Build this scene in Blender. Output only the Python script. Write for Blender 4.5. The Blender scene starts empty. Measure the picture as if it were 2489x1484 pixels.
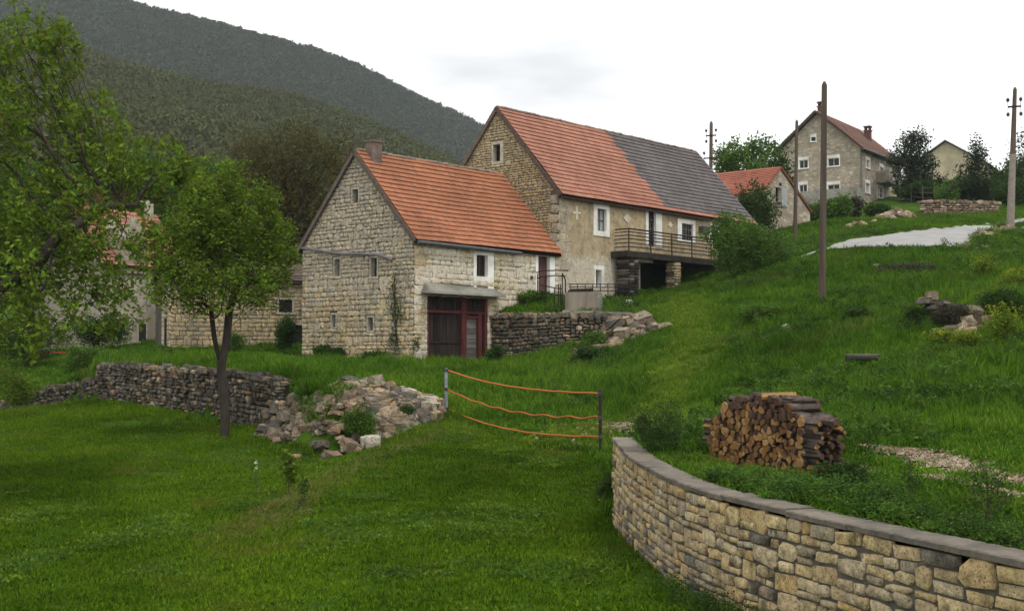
import bpy, math, random
import numpy as np
from math import sin, cos, pi, radians, sqrt, atan2
from mathutils import Vector, Matrix
from mathutils.geometry import tessellate_polygon

S = bpy.context.scene
COL = S.collection
random.seed(11)
RNG = np.random.default_rng(11)

# ------------------------------------------------------------------ camera, sky, sun, exposure
FPX, CX, CY, HORIZON = 3000.0, 1244.0, 742.0, 870.0     # pixel grid 2488 x 1484 used for measuring
PITCH = math.atan((HORIZON - CY) / FPX)
cam_d = bpy.data.cameras.new('camera')
cam_d.sensor_width = 36.0
cam_d.lens = 36.0 * FPX / 2488.0
cam_d.clip_start, cam_d.clip_end = 0.2, 6000.0
cam = bpy.data.objects.new('camera', cam_d)
COL.objects.link(cam)
cam.location = (0, 0, 0)
cam.rotation_euler = (pi / 2 + PITCH, 0, 0)
S.camera = cam

SUN_EL, SUN_AZ = radians(58), radians(148)     # azimuth clockwise from +Y (behind the camera, to the right)
W = bpy.data.worlds.new('World'); S.world = W
W.use_nodes = True
wn, wl = W.node_tree.nodes, W.node_tree.links
wn.clear()
w_out = wn.new('ShaderNodeOutputWorld'); w_bg = wn.new('ShaderNodeBackground')
w_sky = wn.new('ShaderNodeTexSky'); w_sky.sky_type = 'NISHITA'; w_sky.sun_disc = False
w_sky.sun_elevation = SUN_EL; w_sky.sun_rotation = SUN_AZ
w_sky.air_density, w_sky.dust_density = 1.0, 3.0
w_tc = wn.new('ShaderNodeTexCoord'); w_mp = wn.new('ShaderNodeMapping')
w_mp.inputs['Scale'].default_value = (1.3, 1.3, 4.2); w_mp.inputs['Location'].default_value = (1.405, 0.6, 0.328)
w_no = wn.new('ShaderNodeTexNoise'); w_no.inputs['Scale'].default_value = 2.0
w_no.inputs['Detail'].default_value = 5.0; w_no.inputs['Roughness'].default_value = 0.5
w_cr = wn.new('ShaderNodeValToRGB')
w_cr.color_ramp.elements[0].position = 0.30; w_cr.color_ramp.elements[0].color = (0.60, 0.605, 0.615, 1)
w_cr.color_ramp.elements[1].position = 0.52; w_cr.color_ramp.elements[1].color = (1.12, 1.11, 1.08, 1)
w_sc = wn.new('ShaderNodeVectorMath'); w_sc.operation = 'SCALE'; w_sc.inputs['Scale'].default_value = 11.0
w_mx = wn.new('ShaderNodeMix'); w_mx.data_type = 'RGBA'; w_mx.inputs[0].default_value = 0.94
wl.new(w_tc.outputs['Generated'], w_mp.inputs['Vector']); wl.new(w_mp.outputs[0], w_no.inputs['Vector'])
wl.new(w_no.outputs['Fac'], w_cr.inputs['Fac']); wl.new(w_cr.outputs['Color'], w_sc.inputs[0])
wl.new(w_sky.outputs[0], w_mx.inputs[6]); wl.new(w_sc.outputs[0], w_mx.inputs[7])
wl.new(w_mx.outputs[2], w_bg.inputs['Color']); w_bg.inputs['Strength'].default_value = 0.1
wl.new(w_bg.outputs[0], w_out.inputs['Surface'])

sun_d = bpy.data.lights.new('sun', 'SUN'); sun_d.energy = 1.3; sun_d.angle = radians(14); sun_d.color = (1, 0.96, 0.9)
sun = bpy.data.objects.new('sun', sun_d); COL.objects.link(sun)
_sd = Vector((sin(SUN_AZ) * cos(SUN_EL), cos(SUN_AZ) * cos(SUN_EL), sin(SUN_EL)))
sun.rotation_euler = _sd.to_track_quat('Z', 'Y').to_euler(); sun.location = _sd * 80

S.view_settings.view_transform = 'Standard'; S.view_settings.look = 'None'
S.view_settings.exposure = 0.36; S.view_settings.gamma = 1.0; S.view_settings.use_curve_mapping = False
S.render.engine = 'CYCLES'
S.cycles.use_denoising = True
S.cycles.max_bounces = 6; S.cycles.diffuse_bounces = 3; S.cycles.transmission_bounces = 4; S.cycles.transparent_max_bounces = 6

# ------------------------------------------------------------------ measuring helpers
def ray(u, v):
    xc, yc = (u - CX) / FPX, (CY - v) / FPX
    c, s = cos(PITCH), sin(PITCH)
    return Vector((xc, c - yc * s, s + yc * c))

def P(u, v, Y):
    d = ray(u, v)
    return d * (Y / d.y)

def smooth(x):
    x = np.clip(x, 0, 1)
    return x * x * (3 - 2 * x)

# ------------------------------------------------------------------ object helpers
def tag(o, label=None, cat=None, group=None, kind=None):
    if label: o['label'] = label
    if cat: o['category'] = cat
    if group: o['group'] = group
    if kind: o['kind'] = kind
    return o

class MB:
    """collects vertices and faces (with a material slot) for one mesh"""
    def __init__(s): s.v, s.f, s.m = [], [], []
    def add(s, verts, faces, mi=0):
        n = len(s.v)
        s.v.extend([tuple(p) for p in verts])
        for f in faces:
            s.f.append(tuple(i + n for i in f)); s.m.append(mi)
        return s
    def frame_box(s, o, ax, ay, az, x0, x1, y0, y1, z0, z1, mi=0):
        c = [o + ax * x + ay * y + az * z for z in (z0, z1) for y in (y0, y1) for x in (x0, x1)]
        return s.add(c, [(0, 2, 3, 1), (4, 5, 7, 6), (0, 1, 5, 4), (2, 6, 7, 3), (0, 4, 6, 2), (1, 3, 7, 5)], mi)
    def box(s, c, size, rz=0.0, mi=0):
        ax, ay, az = Vector((cos(rz), sin(rz), 0)), Vector((-sin(rz), cos(rz), 0)), Vector((0, 0, 1))
        x, y, z = [k / 2 for k in size]
        return s.frame_box(Vector(c), ax, ay, az, -x, x, -y, y, -z, z, mi)
    def tube(s, pts, rad, k=6, mi=0, cap=True):
        pts = [Vector(p) for p in pts]
        if not hasattr(rad, '__len__'): rad = [rad] * len(pts)
        n0 = len(s.v); prev = None
        for i, p in enumerate(pts):
            d = (pts[min(i + 1, len(pts) - 1)] - pts[max(i - 1, 0)])
            d = d.normalized() if d.length > 1e-9 else Vector((0, 0, 1))
            a = prev if prev is not None else (Vector((1, 0, 0)) if abs(d.x) < .8 else Vector((0, 1, 0)))
            a = (a - d * a.dot(d)).normalized(); b = d.cross(a); prev = a
            for j in range(k):
                t = 2 * pi * j / k
                s.v.append(tuple(p + (a * cos(t) + b * sin(t)) * rad[i]))
        for i in range(len(pts) - 1):
            for j in range(k):
                q = n0 + i * k
                s.f.append((q + j, q + (j + 1) % k, q + k + (j + 1) % k, q + k + j)); s.m.append(mi)
        if cap:
            s.f.append(tuple(n0 + j for j in range(k))[::-1]); s.m.append(mi)
            s.f.append(tuple(n0 + (len(pts) - 1) * k + j for j in range(k))); s.m.append(mi)
        return s
    def mesh(s, name, mats, off=None, smooth_=False):
        me = bpy.data.meshes.new(name)
        vs = s.v if off is None else [(x - off[0], y - off[1], z - off[2]) for x, y, z in s.v]
        me.from_pydata(vs, [], s.f)
        for m in (mats if isinstance(mats, (list, tuple)) else [mats]): me.materials.append(m)
        if any(s.m): me.polygons.foreach_set('material_index', s.m)
        if smooth_: me.polygons.foreach_set('use_smooth', [True] * len(s.f))
        me.update()
        return me

def link(name, me, parent=None):
    o = bpy.data.objects.new(name, me); COL.objects.link(o)
    if parent is not None: o.parent = parent
    return o

class Thing:
    """an Empty at the base of a thing; parts are modelled in world space and stored relative to it"""
    def __init__(s, name, label, cat, loc, group=None):
        s.e = bpy.data.objects.new(name, None); COL.objects.link(s.e)
        s.e.empty_display_size = 0.2
        s.loc = Vector(loc); s.e.location = s.loc
        tag(s.e, label, cat, group)
    def part(s, name, mb, mats, parent=None, smooth_=False, kind=None, label=None):
        o = link(name, mb.mesh(name, mats, s.loc, smooth_), parent if parent is not None else s.e)
        return tag(o, label, None, None, kind)
    def place(s, name, me, mat_world, parent=None):
        o = link(name, me, parent if parent is not None else s.e)
        m = mat_world.copy(); m.translation = m.translation - s.loc
        o.matrix_basis = m
        return o

def solo(name, label, cat, mb, mats, loc, group=None, smooth_=False, kind=None):
    o = link(name, mb.mesh(name, mats, Vector(loc), smooth_)); o.location = loc
    return tag(o, label, cat, group, kind)

def array_mesh(name, verts, quads, mats, smooth_=False, tint=None):
    """fast mesh from numpy arrays: verts (n,3), quads (m,k)"""
    me = bpy.data.meshes.new(name)
    k = quads.shape[1]
    me.vertices.add(len(verts)); me.vertices.foreach_set('co', np.ascontiguousarray(verts, np.float32).ravel())
    me.loops.add(quads.size); me.loops.foreach_set('vertex_index', np.ascontiguousarray(quads, np.int32).ravel())
    me.polygons.add(len(quads)); me.polygons.foreach_set('loop_start', np.arange(0, quads.size, k, dtype=np.int32))
    try: me.polygons.foreach_set('loop_total', np.full(len(quads), k, np.int32))
    except Exception: pass
    for m in (mats if isinstance(mats, (list, tuple)) else [mats]): me.materials.append(m)
    if smooth_: me.polygons.foreach_set('use_smooth', np.ones(len(quads), bool))
    me.update(calc_edges=True); me.validate()
    return me

# ------------------------------------------------------------------ materials
class NT:
    def __init__(s, name, rough=0.9, spec=0.2):
        s.m = bpy.data.materials.new(name); s.m.use_nodes = True
        s.n, s.l = s.m.node_tree.nodes, s.m.node_tree.links
        s.b = s.n['Principled BSDF']; s.b.inputs['Roughness'].default_value = rough
        s.b.inputs['Specular IOR Level'].default_value = spec * .6
        s.pos = s.n.new('ShaderNodeNewGeometry')
    def link(s, a, b): s.l.new(a, b)
    def rnd(s):
        oi = s.n.new('ShaderNodeObjectInfo')
        return s.math('FRACT', s.math('ADD', oi.outputs['Random'], s.pos.outputs['Random Per Island']))
    def math(s, op, a, b=None, clamp=False):
        q = s.n.new('ShaderNodeMath'); q.operation = op; q.use_clamp = clamp
        for i, x in enumerate((a, b)):
            if x is None: continue
            if isinstance(x, (int, float)): q.inputs[i].default_value = x
            else: s.link(x, q.inputs[i])
        return q.outputs[0]
    def coord(s, scale=(1, 1, 1), shift=None):
        mp = s.n.new('ShaderNodeMapping'); mp.inputs['Scale'].default_value = scale
        s.link(s.pos.outputs['Position'], mp.inputs['Vector'])
        if shift is not None:
            c = s.n.new('ShaderNodeCombineXYZ')
            s.link(s.math('MULTIPLY', shift, 37.0), c.inputs[0]); s.link(s.math('MULTIPLY', shift, 91.0), c.inputs[2])
            a = s.n.new('ShaderNodeVectorMath'); a.operation = 'ADD'
            s.link(mp.outputs[0], a.inputs[0]); s.link(c.outputs[0], a.inputs[1])
            return a.outputs[0]
        return mp.outputs[0]
    def noise(s, scale, detail=4, rough=0.55, vec=None, stretch=None, dist=0.0):
        q = s.n.new('ShaderNodeTexNoise'); q.inputs['Scale'].default_value = scale
        q.inputs['Detail'].default_value = detail; q.inputs['Roughness'].default_value = rough
        q.inputs['Distortion'].default_value = dist
        s.link(vec if vec is not None else s.coord(stretch or (1, 1, 1)), q.inputs['Vector'])
        return q.outputs['Fac']
    def ramp(s, fac, stops):
        q = s.n.new('ShaderNodeValToRGB'); e = q.color_ramp.elements
        while len(e) < len(stops): e.new(0.5)
        for k, (p, c) in enumerate(stops):
            e[k].position = p
            e[k].color = (*c, 1) if hasattr(c, '__len__') else (c, c, c, 1)
        s.link(fac, q.inputs['Fac'])
        return q.outputs['Color']
    def mix(s, fac, a, b, mode='MIX'):
        q = s.n.new('ShaderNodeMix'); q.data_type = 'RGBA'; q.blend_type = mode
        for i, x in ((0, fac), (6, a), (7, b)):
            if isinstance(x, (int, float)): q.inputs[i].default_value = x
            elif isinstance(x, tuple): q.inputs[i].default_value = (*x, 1)
            else: s.link(x, q.inputs[i])
        return q.outputs[2]
    def bump(s, h, strength=0.5, dist=0.02):
        q = s.n.new('ShaderNodeBump'); q.inputs['Strength'].default_value = strength; q.inputs['Distance'].default_value = dist
        s.link(h, q.inputs['Height']); s.link(q.outputs[0], s.b.inputs['Normal'])
    def color(s, c):
        s.link(c, s.b.inputs['Base Color']); return s.m

def stone_mat(name, cols, dirt=(0.05, 0.048, 0.045), dirt_amt=0.5, grain=9.0, white=0.0, bump=0.7, big=0.6, stain=0.38):
    t = NT(name, 0.92, 0.15)
    r = t.rnd()
    n = len(cols)
    c = t.ramp(r, [((i + .5) / n, k) for i, k in enumerate(cols)])
    vec = t.coord((1, 1, 1), r)
    fine = t.noise(grain, 8, 0.65, vec)
    c = t.mix(1.0, c, t.ramp(fine, [(0.28, 0.35), (0.42, 0.82), (0.56, 1.08), (0.72, 1.45)]), 'MULTIPLY')
    pits = t.ramp(t.noise(grain * 4.2, 3, 0.6, vec), [(0.33, 0.35), (0.46, 1.0)])
    c = t.mix(1.0, c, pits, 'MULTIPLY')
    med = t.noise(grain * 0.35, 5, 0.6, vec)
    d = t.ramp(med, [(0.62 - 0.28 * dirt_amt, 1.0), (0.74 - 0.18 * dirt_amt, 0.0)])
    # lichen and soot in blotches on a larger scale
    lg = t.ramp(t.noise(big, 4, 0.6), [(0.42, 0.0), (0.62, 1.0)])
    inv = t.math('SUBTRACT', 1.0, d)
    c = t.mix(t.math('MULTIPLY', inv, t.math('ADD', t.math('MULTIPLY', lg, 0.75), 0.2)), c, dirt)
    age = t.noise(.42, 6, .7, None, (1, 1, .6))
    c = t.mix(1.0, c, t.ramp(age, [(.30, (.60,.60,.60)), (.47, (.95,.94,.92)), (.68, (1.16,1.13,1.06))]), 'MULTIPLY')
    grey = t.ramp(t.noise(.75, 6, .7, None, (1, 1, .45)), [(.52, 0.0), (.66, 1.0)])
    c = t.mix(t.math('MULTIPLY', grey, stain), c, (.19,.185,.17))
    if white > 0:
        wm = t.ramp(t.noise(0.55, 5, 0.62, None, (1, 1, 1.3)), [(0.55 - 0.22 * white, 0.0), (0.66 - 0.18 * white, 1.0)])
        c = t.mix(t.math('MULTIPLY', t.math('MULTIPLY', wm, t.ramp(fine, [(0.36, 0.1), (0.5, 1.0)])), 0.85), c, (0.60, 0.555, 0.465))
    t.bump(fine, min(1, bump * 1.35), 0.06)
    return t.color(c)

def plain_mat(name, c, var=0.25, scale=8.0, rough=0.85, bump=0.2, stretch=None, dark=None, metal=0.0, spec=0.25):
    t = NT(name, rough, spec); t.b.inputs['Metallic'].default_value = metal
    n = t.noise(scale, 6, 0.6, None, stretch)
    r = t.rnd()
    a = tuple(k * (1 - var) for k in c); b = tuple(min(1, k * (1 + var)) for k in c)
    col = t.ramp(n, [(0.3, a), (0.7, b)])
    col = t.mix(1.0, col, t.ramp(r, [(0, 1 - var * .7), (1, 1 + var * .7)]), 'MULTIPLY')
    if dark:
        m = t.ramp(t.noise(scale * 0.2, 5, 0.65, None, stretch), [(0.46, 0.0), (0.62, 1.0)])
        col = t.mix(t.math('MULTIPLY', m, 0.8), col, dark)
    t.bump(n, bump, 0.02)
    return t.color(col)

def leaf_mat(name, cols, trans=0.35):
    t = NT(name, 0.75, 0.08)
    c = t.ramp(t.rnd(), [((i + .5) / len(cols), k) for i, k in enumerate(cols)])
    c = t.mix(1.0, c, t.ramp(t.noise(0.9, 3, 0.6), [(0.3, 0.65), (0.7, 1.25)]), 'MULTIPLY')
    t.color(c)
    tr = t.n.new('ShaderNodeBsdfTranslucent'); t.link(c, tr.inputs['Color'])
    mx = t.n.new('ShaderNodeMixShader'); mx.inputs[0].default_value = trans
    out = t.n['Material Output']
    t.link(t.b.outputs[0], mx.inputs[1]); t.link(tr.outputs[0], mx.inputs[2]); t.link(mx.outputs[0], out.inputs['Surface'])
    return t.m

M = {}
M['gable_stone'] = stone_mat('weathered_limestone', [(.38,.33,.25),(.43,.37,.285),(.40,.35,.275),(.47,.395,.275),(.41,.375,.315),(.36,.325,.265)], dirt=(.11,.10,.085), dirt_amt=.35)
M['gable_low_stone'] = stone_mat('warm_limestone', [(.43,.35,.225),(.49,.405,.265),(.45,.385,.275),(.52,.42,.25),(.43,.37,.285),(.46,.35,.19)], dirt=(.13,.115,.09), dirt_amt=.3)
M['front_stone'] = stone_mat('whitewashed_limestone', [(.48,.39,.245),(.54,.45,.295),(.45,.375,.25),(.56,.47,.325),(.50,.38,.215)], dirt=(.14,.12,.09), dirt_amt=.25, white=.7)
M['ochre_stone'] = stone_mat('ochre_limestone', [(.36,.29,.175),(.42,.34,.21),(.38,.32,.215),(.47,.375,.21),(.32,.275,.19)], dirt=(.10,.085,.06), dirt_amt=.35)
M['dry_stone'] = stone_mat('grey_dry_stone', [(.12,.11,.095),(.18,.16,.13),(.09,.085,.075),(.22,.18,.125),(.15,.14,.12),(.19,.145,.10)], dirt=(.035,.034,.03), dirt_amt=.8, grain=7)
M['rubble_stone'] = stone_mat('pale_rubble_stone', [(.33,.26,.185),(.23,.18,.13),(.46,.39,.30),(.34,.24,.14),(.17,.14,.11),(.29,.19,.125)], dirt=(.05,.042,.034), dirt_amt=.55, grain=7, stain=.2)
M['warm_stone'] = stone_mat('warm_squared_stone', [(.56,.43,.225),(.46,.36,.21),(.62,.49,.28),(.48,.39,.245),(.54,.38,.165),(.40,.34,.25),(.60,.49,.30),(.32,.28,.215),(.50,.36,.18),(.50,.43,.32)], dirt=(.045,.04,.03), dirt_amt=.45, grain=11, big=1.1, stain=.12)
M['lichen_stone'] = stone_mat('lichen_stone', [(.25,.225,.175),(.20,.185,.155),(.31,.265,.19),(.23,.21,.18),(.36,.285,.17),(.19,.175,.14)], dirt=(.04,.04,.034), dirt_amt=.75, grain=11, big=1.1)
M['cut_stone'] = stone_mat('cut_frame_stone', [(.42,.39,.32),(.50,.46,.38),(.38,.35,.30)], dirt_amt=.3)
M['mortar'] = plain_mat('grey_mortar', (.10,.09,.076), .35, 9, .95, .6, dark=(.06,.058,.055))
M['wall_joint'] = plain_mat('lime_joint', (.12,.10,.075), .3, 6, .95, .4, dark=(.06,.052,.045))
M['front_joint'] = plain_mat('lime_joint_pale', (.22,.19,.145), .3, 6, .95, .4, dark=(.09,.08,.065))
M['soil_and_shade'] = plain_mat('earth_core', (.025,.022,.017), .4, 6, .95, .6)  # earth fill coloured near black in place of shade between wall stones
M['concrete'] = plain_mat('old_concrete', (.26,.25,.215), .25, 5, .92, .3, dark=(.13,.125,.105))
M['cap_concrete'] = plain_mat('cap_concrete', (.165,.142,.115), .22, 9, .9, .3, dark=(.085,.078,.068))
M['white_plaster'] = plain_mat('white_paint', (.72,.72,.68), .10, 4, .85, .2, dark=(.5,.48,.42))
M['dark_wood'] = plain_mat('dark_boards', (.024,.018,.016), .5, 7, .85, .5, (1, 1, .12))
M['grey_wood'] = plain_mat('grey_boards', (.13,.12,.11), .4, 8, .85, .5, (.2, .2, 1))
M['red_wood'] = plain_mat('faded_red_paint', (.10,.027,.026), .4, 7, .8, .3, (1, 1, .2), dark=(.07,.03,.028))
M['brown_wood'] = plain_mat('brown_door', (.10,.05,.045), .4, 7, .7, .3, (1, 1, .2))
M['dark_glass'] = plain_mat('dark_pane', (.018,.017,.017), .3, 2, .25, .0, spec=.4)
M['black'] = plain_mat('dark_interior', (.012,.011,.010), .2, 2, .95, 0)  # near-black colour standing in for the shade of unlit interiors
M['shutter'] = plain_mat('grey_shutter', (.30,.31,.31), .2, 5, .7, .2)
M['iron'] = plain_mat('rusty_iron', (.022,.017,.015), .4, 14, .75, .3)
M['steel_post'] = plain_mat('grey_post', (.22,.25,.27), .2, 9, .6, .1)
M['orange_rope'] = plain_mat('orange_rope', (.42,.125,.03), .15, 60, .7, .3)
M['zinc'] = plain_mat('dull_gutter', (.11,.11,.115), .3, 5, .6, .1)
M['pole_wood'] = plain_mat('pole_timber', (.10,.078,.06), .35, 6, .9, .4, (1, 1, .06))
M['pole_concrete'] = plain_mat('pole_concrete', (.24,.21,.175), .2, 5, .9, .2)
M['ceramic'] = plain_mat('dark_ceramic', (.05,.05,.05), .2, 5, .4, 0)
M['bark'] = plain_mat('bark', (.05,.041,.032), .4, 12, .95, .8, (1, 1, .3))
M['dark_bark'] = plain_mat('dark_bark', (.035,.029,.024), .4, 12, .95, .8, (1, 1, .3))
M['twig'] = plain_mat('twig_bark', (.075,.06,.045), .3, 12, .95, .2)

def tile_mat(name, cols, dirt=(.09,.06,.05), amt=.35):
    t = NT(name, 0.85, 0.2)
    r = t.rnd()
    c = t.ramp(r, [((i + .5) / len(cols), k) for i, k in enumerate(cols)])
    big = t.ramp(t.noise(.45, 4, .6), [(.35, .85), (.65, 1.1)])
    c = t.mix(1.0, c, big, 'MULTIPLY')
    d = t.ramp(t.noise(2.6, 8, .75), [(.50, 0.0), (.68, 1.0)])
    sp = t.ramp(t.noise(11, 4, .7), [(.56, 0.0), (.66, 1.0)])
    c = t.mix(t.math('MULTIPLY', sp, .35), c, (.16,.13,.095))
    c = t.mix(t.math('MULTIPLY', d, amt), c, dirt)
    t.bump(t.noise(14, 4, .6), .3, .01)
    return t.color(c)
M['tile_orange'] = tile_mat('orange_clay', [(.30,.122,.066),(.325,.135,.074),(.285,.112,.06),(.345,.15,.085),(.31,.125,.064)], amt=.45)
M['tile_pink'] = tile_mat('faded_clay', [(.31,.145,.10),(.335,.155,.11),(.295,.135,.092),(.35,.17,.122)], amt=.3)
M['tile_grey'] = tile_mat('grey_cement', [(.12,.11,.11),(.145,.13,.13),(.105,.095,.10),(.13,.115,.11)], dirt=(.06,.055,.055))
M['tile_ridge'] = tile_mat('mossy_ridge', [(.20,.16,.13),(.15,.13,.11),(.26,.18,.13)], amt=.4)
M['tile_far'] = tile_mat('weathered_clay', [(.22,.125,.10),(.24,.135,.105),(.20,.115,.09)], amt=.3)
M['tile_red'] = tile_mat('red_clay', [(.34,.125,.085),(.37,.14,.095),(.31,.11,.075)], amt=.3)

def plaster_mat():
    t = NT('stained_ochre_plaster', .95, .1)
    n = t.noise(2.0, 8, .68)
    c = t.ramp(n, [(.28, (.23,.17,.10)), (.45, (.36,.285,.175)), (.6, (.43,.35,.225)), (.78, (.50,.43,.31))])
    st = t.ramp(t.noise(.8, 6, .7, None, (1, 1, .25)), [(.47, 0.0), (.70, 1.0)])
    c = t.mix(t.math('MULTIPLY', st, .72), c, (.15,.125,.09))
    cr = t.ramp(t.noise(5, 8, .75, None, None, .6), [(.40, 1.0), (.47, 0.0)])
    c = t.mix(t.math('MULTIPLY', cr, .6), c, (.15,.12,.085))
    # old limewash that survives on the lowest metre and a half
    sep = t.n.new('ShaderNodeSeparateXYZ'); t.link(t.pos.outputs['Position'], sep.inputs[0])
    h = t.math('SUBTRACT', 5.3, sep.outputs[2])
    wn_ = t.math('ADD', t.math('MULTIPLY', t.noise(1.7, 8, .7), 2.4), t.math('MULTIPLY', h, .55))
    wmask = t.ramp(t.math('MULTIPLY', wn_, .5), [(.62, 0.0), (.78, 1.0)])
    c = t.mix(t.math('MULTIPLY', t.math('MULTIPLY', wmask, t.ramp(t.noise(6, 8, .75), [(.40, .15), (.54, 1.0)])), .72), c, (.53,.50,.44))
    t.bump(t.noise(7, 8, .7), .6, .04)
    return t.color(c)
M['plaster'] = plaster_mat()

def masonry_mat(name, cols, mortar, sx=2.2, sz=5.0):
    """masonry seen from more than a hundred metres away: joints as colour and fine relief only"""
    t = NT(name, .92, .1)
    vo = t.n.new('ShaderNodeTexVoronoi'); vo.inputs['Scale'].default_value = 1.0
    t.link(t.coord((sx, sx, sz)), vo.inputs['Vector'])
    sep = t.n.new('ShaderNodeSeparateColor'); t.link(vo.outputs['Color'], sep.inputs[0])
    c = t.ramp(sep.outputs[0], [((i + .5) / len(cols), k) for i, k in enumerate(cols)])
    e = t.n.new('ShaderNodeTexVoronoi'); e.feature = 'DISTANCE_TO_EDGE'; e.inputs['Scale'].default_value = 1.0
    t.link(t.coord((sx, sx, sz)), e.inputs['Vector'])
    j = t.ramp(e.outputs['Distance'], [(.03, 0.0), (.11, 1.0)])
    c = t.mix(j, mortar, c)
    c = t.mix(1.0, c, t.ramp(t.noise(1.2, 6, .65), [(.3, .7), (.7, 1.2)]), 'MULTIPLY')
    t.bump(j, .4, .03)
    return t.color(c)
M['masonry_far'] = masonry_mat('far_masonry', [(.30,.26,.19),(.38,.33,.25),(.44,.39,.31),(.26,.22,.17),(.35,.27,.18)], (.25,.23,.19))
M['masonry_brown'] = masonry_mat('brown_masonry', [(.25,.19,.12),(.31,.25,.17),(.22,.17,.12),(.34,.28,.19)], (.12,.10,.08))
M['beige_wall'] = plain_mat('beige_render', (.40,.35,.24), .12, 2, .9, .1, dark=(.28,.24,.17))
M['grey_render'] = plain_mat('pale_render', (.36,.325,.26), .3, 2, .9, .2, dark=(.17,.145,.11))
# ------------------------------------------------------------------ house frame (both old houses share one axis system)
DF = Vector((0.6631, 0.7485, 0)); DG = Vector((-0.7485, 0.6631, 0)); DN = Vector((0.7485, -0.6631, 0))
H0 = P(1005, 870, 52.0); H0.z = 0.0                     # front corner of the small house at eye level
UP = Vector((0, 0, 1))

def front_at(u, v, out=0.0):
    """pixel -> (t along the front, z) on the front plane moved OUT metres outwards"""
    d = ray(u, v); o = H0 + DN * out
    k = o.dot(DN) / d.dot(DN); p = d * k
    return (p - o).dot(DF), p.z
def gable_at(u, v, t0=0.0):
    d = ray(u, v); o = H0 + DF * t0
    k = o.dot(DF) / d.dot(DF); p = d * k
    return (p - o).dot(DG), p.z

# ------------------------------------------------------------------ terrain
def tps(pts):
    A = np.array(pts, float); n = len(A)
    d = np.sqrt(((A[:, None, :2] - A[None, :, :2]) ** 2).sum(-1))
    K = np.zeros((n + 3, n + 3)); K[:n, :n] = d - 0.05 * np.eye(n) * 0; K[:n, n] = 1; K[:n, n + 1:] = A[:, :2]
    K[n, :n] = 1; K[n + 1:, :n] = A[:, :2].T
    K[:n, :n] -= np.eye(n) * 0.3
    w = np.linalg.solve(K, np.concatenate([A[:, 2], np.zeros(3)]))
    def f(x, y):
        x, y = np.asarray(x, float), np.asarray(y, float)
        sh = x.shape; x = x.ravel(); y = y.ravel(); out = np.empty(len(x))
        for i in range(0, len(x), 20000):
            xx, yy = x[i:i + 20000], y[i:i + 20000]
            dd = np.sqrt((xx[:, None] - A[None, :, 0]) ** 2 + (yy[:, None] - A[None, :, 1]) ** 2)
            out[i:i + 20000] = dd @ w[:n] + w[n] + w[n + 1] * xx + w[n + 2] * yy
        return out.reshape(sh)
    return f

def pts(*uvY): return [tuple(P(*q)) for q in uvY]
GATE = pts((1080,1008,33),(1200,1048,31),(1350,1090,28.2),(1460,1117,26))
CAP = pts((1492,1062,19.5),(1540,1107,17),(1640,1160,14.5),(1760,1200,13),(1944,1242,11.6),(2200,1297,10.2),(2488,1357,9.0)) \
      + [(4.15,8.0,-1.46),(4.7,6.6,-1.46),(5.3,4.8,-1.46)]
def spline(points, n):
    """smooth line through the points (Catmull-Rom)"""
    L = np.array([tuple(p) for p in points], float); L = np.vstack([2 * L[0] - L[1], L, 2 * L[-1] - L[-2]])
    out = []
    for i in range(1, len(L) - 2):
        for t in np.linspace(0, 1, n, endpoint=False):
            p0, p1, p2, p3 = L[i - 1:i + 3]
            out.append(.5 * (2 * p1 + (p2 - p0) * t + (2 * p0 - 5 * p1 + 4 * p2 - p3) * t * t + (3 * p1 - p0 - 3 * p2 + p3) * t ** 3))
    out.append(L[-2]); return [tuple(p) for p in out]

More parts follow.
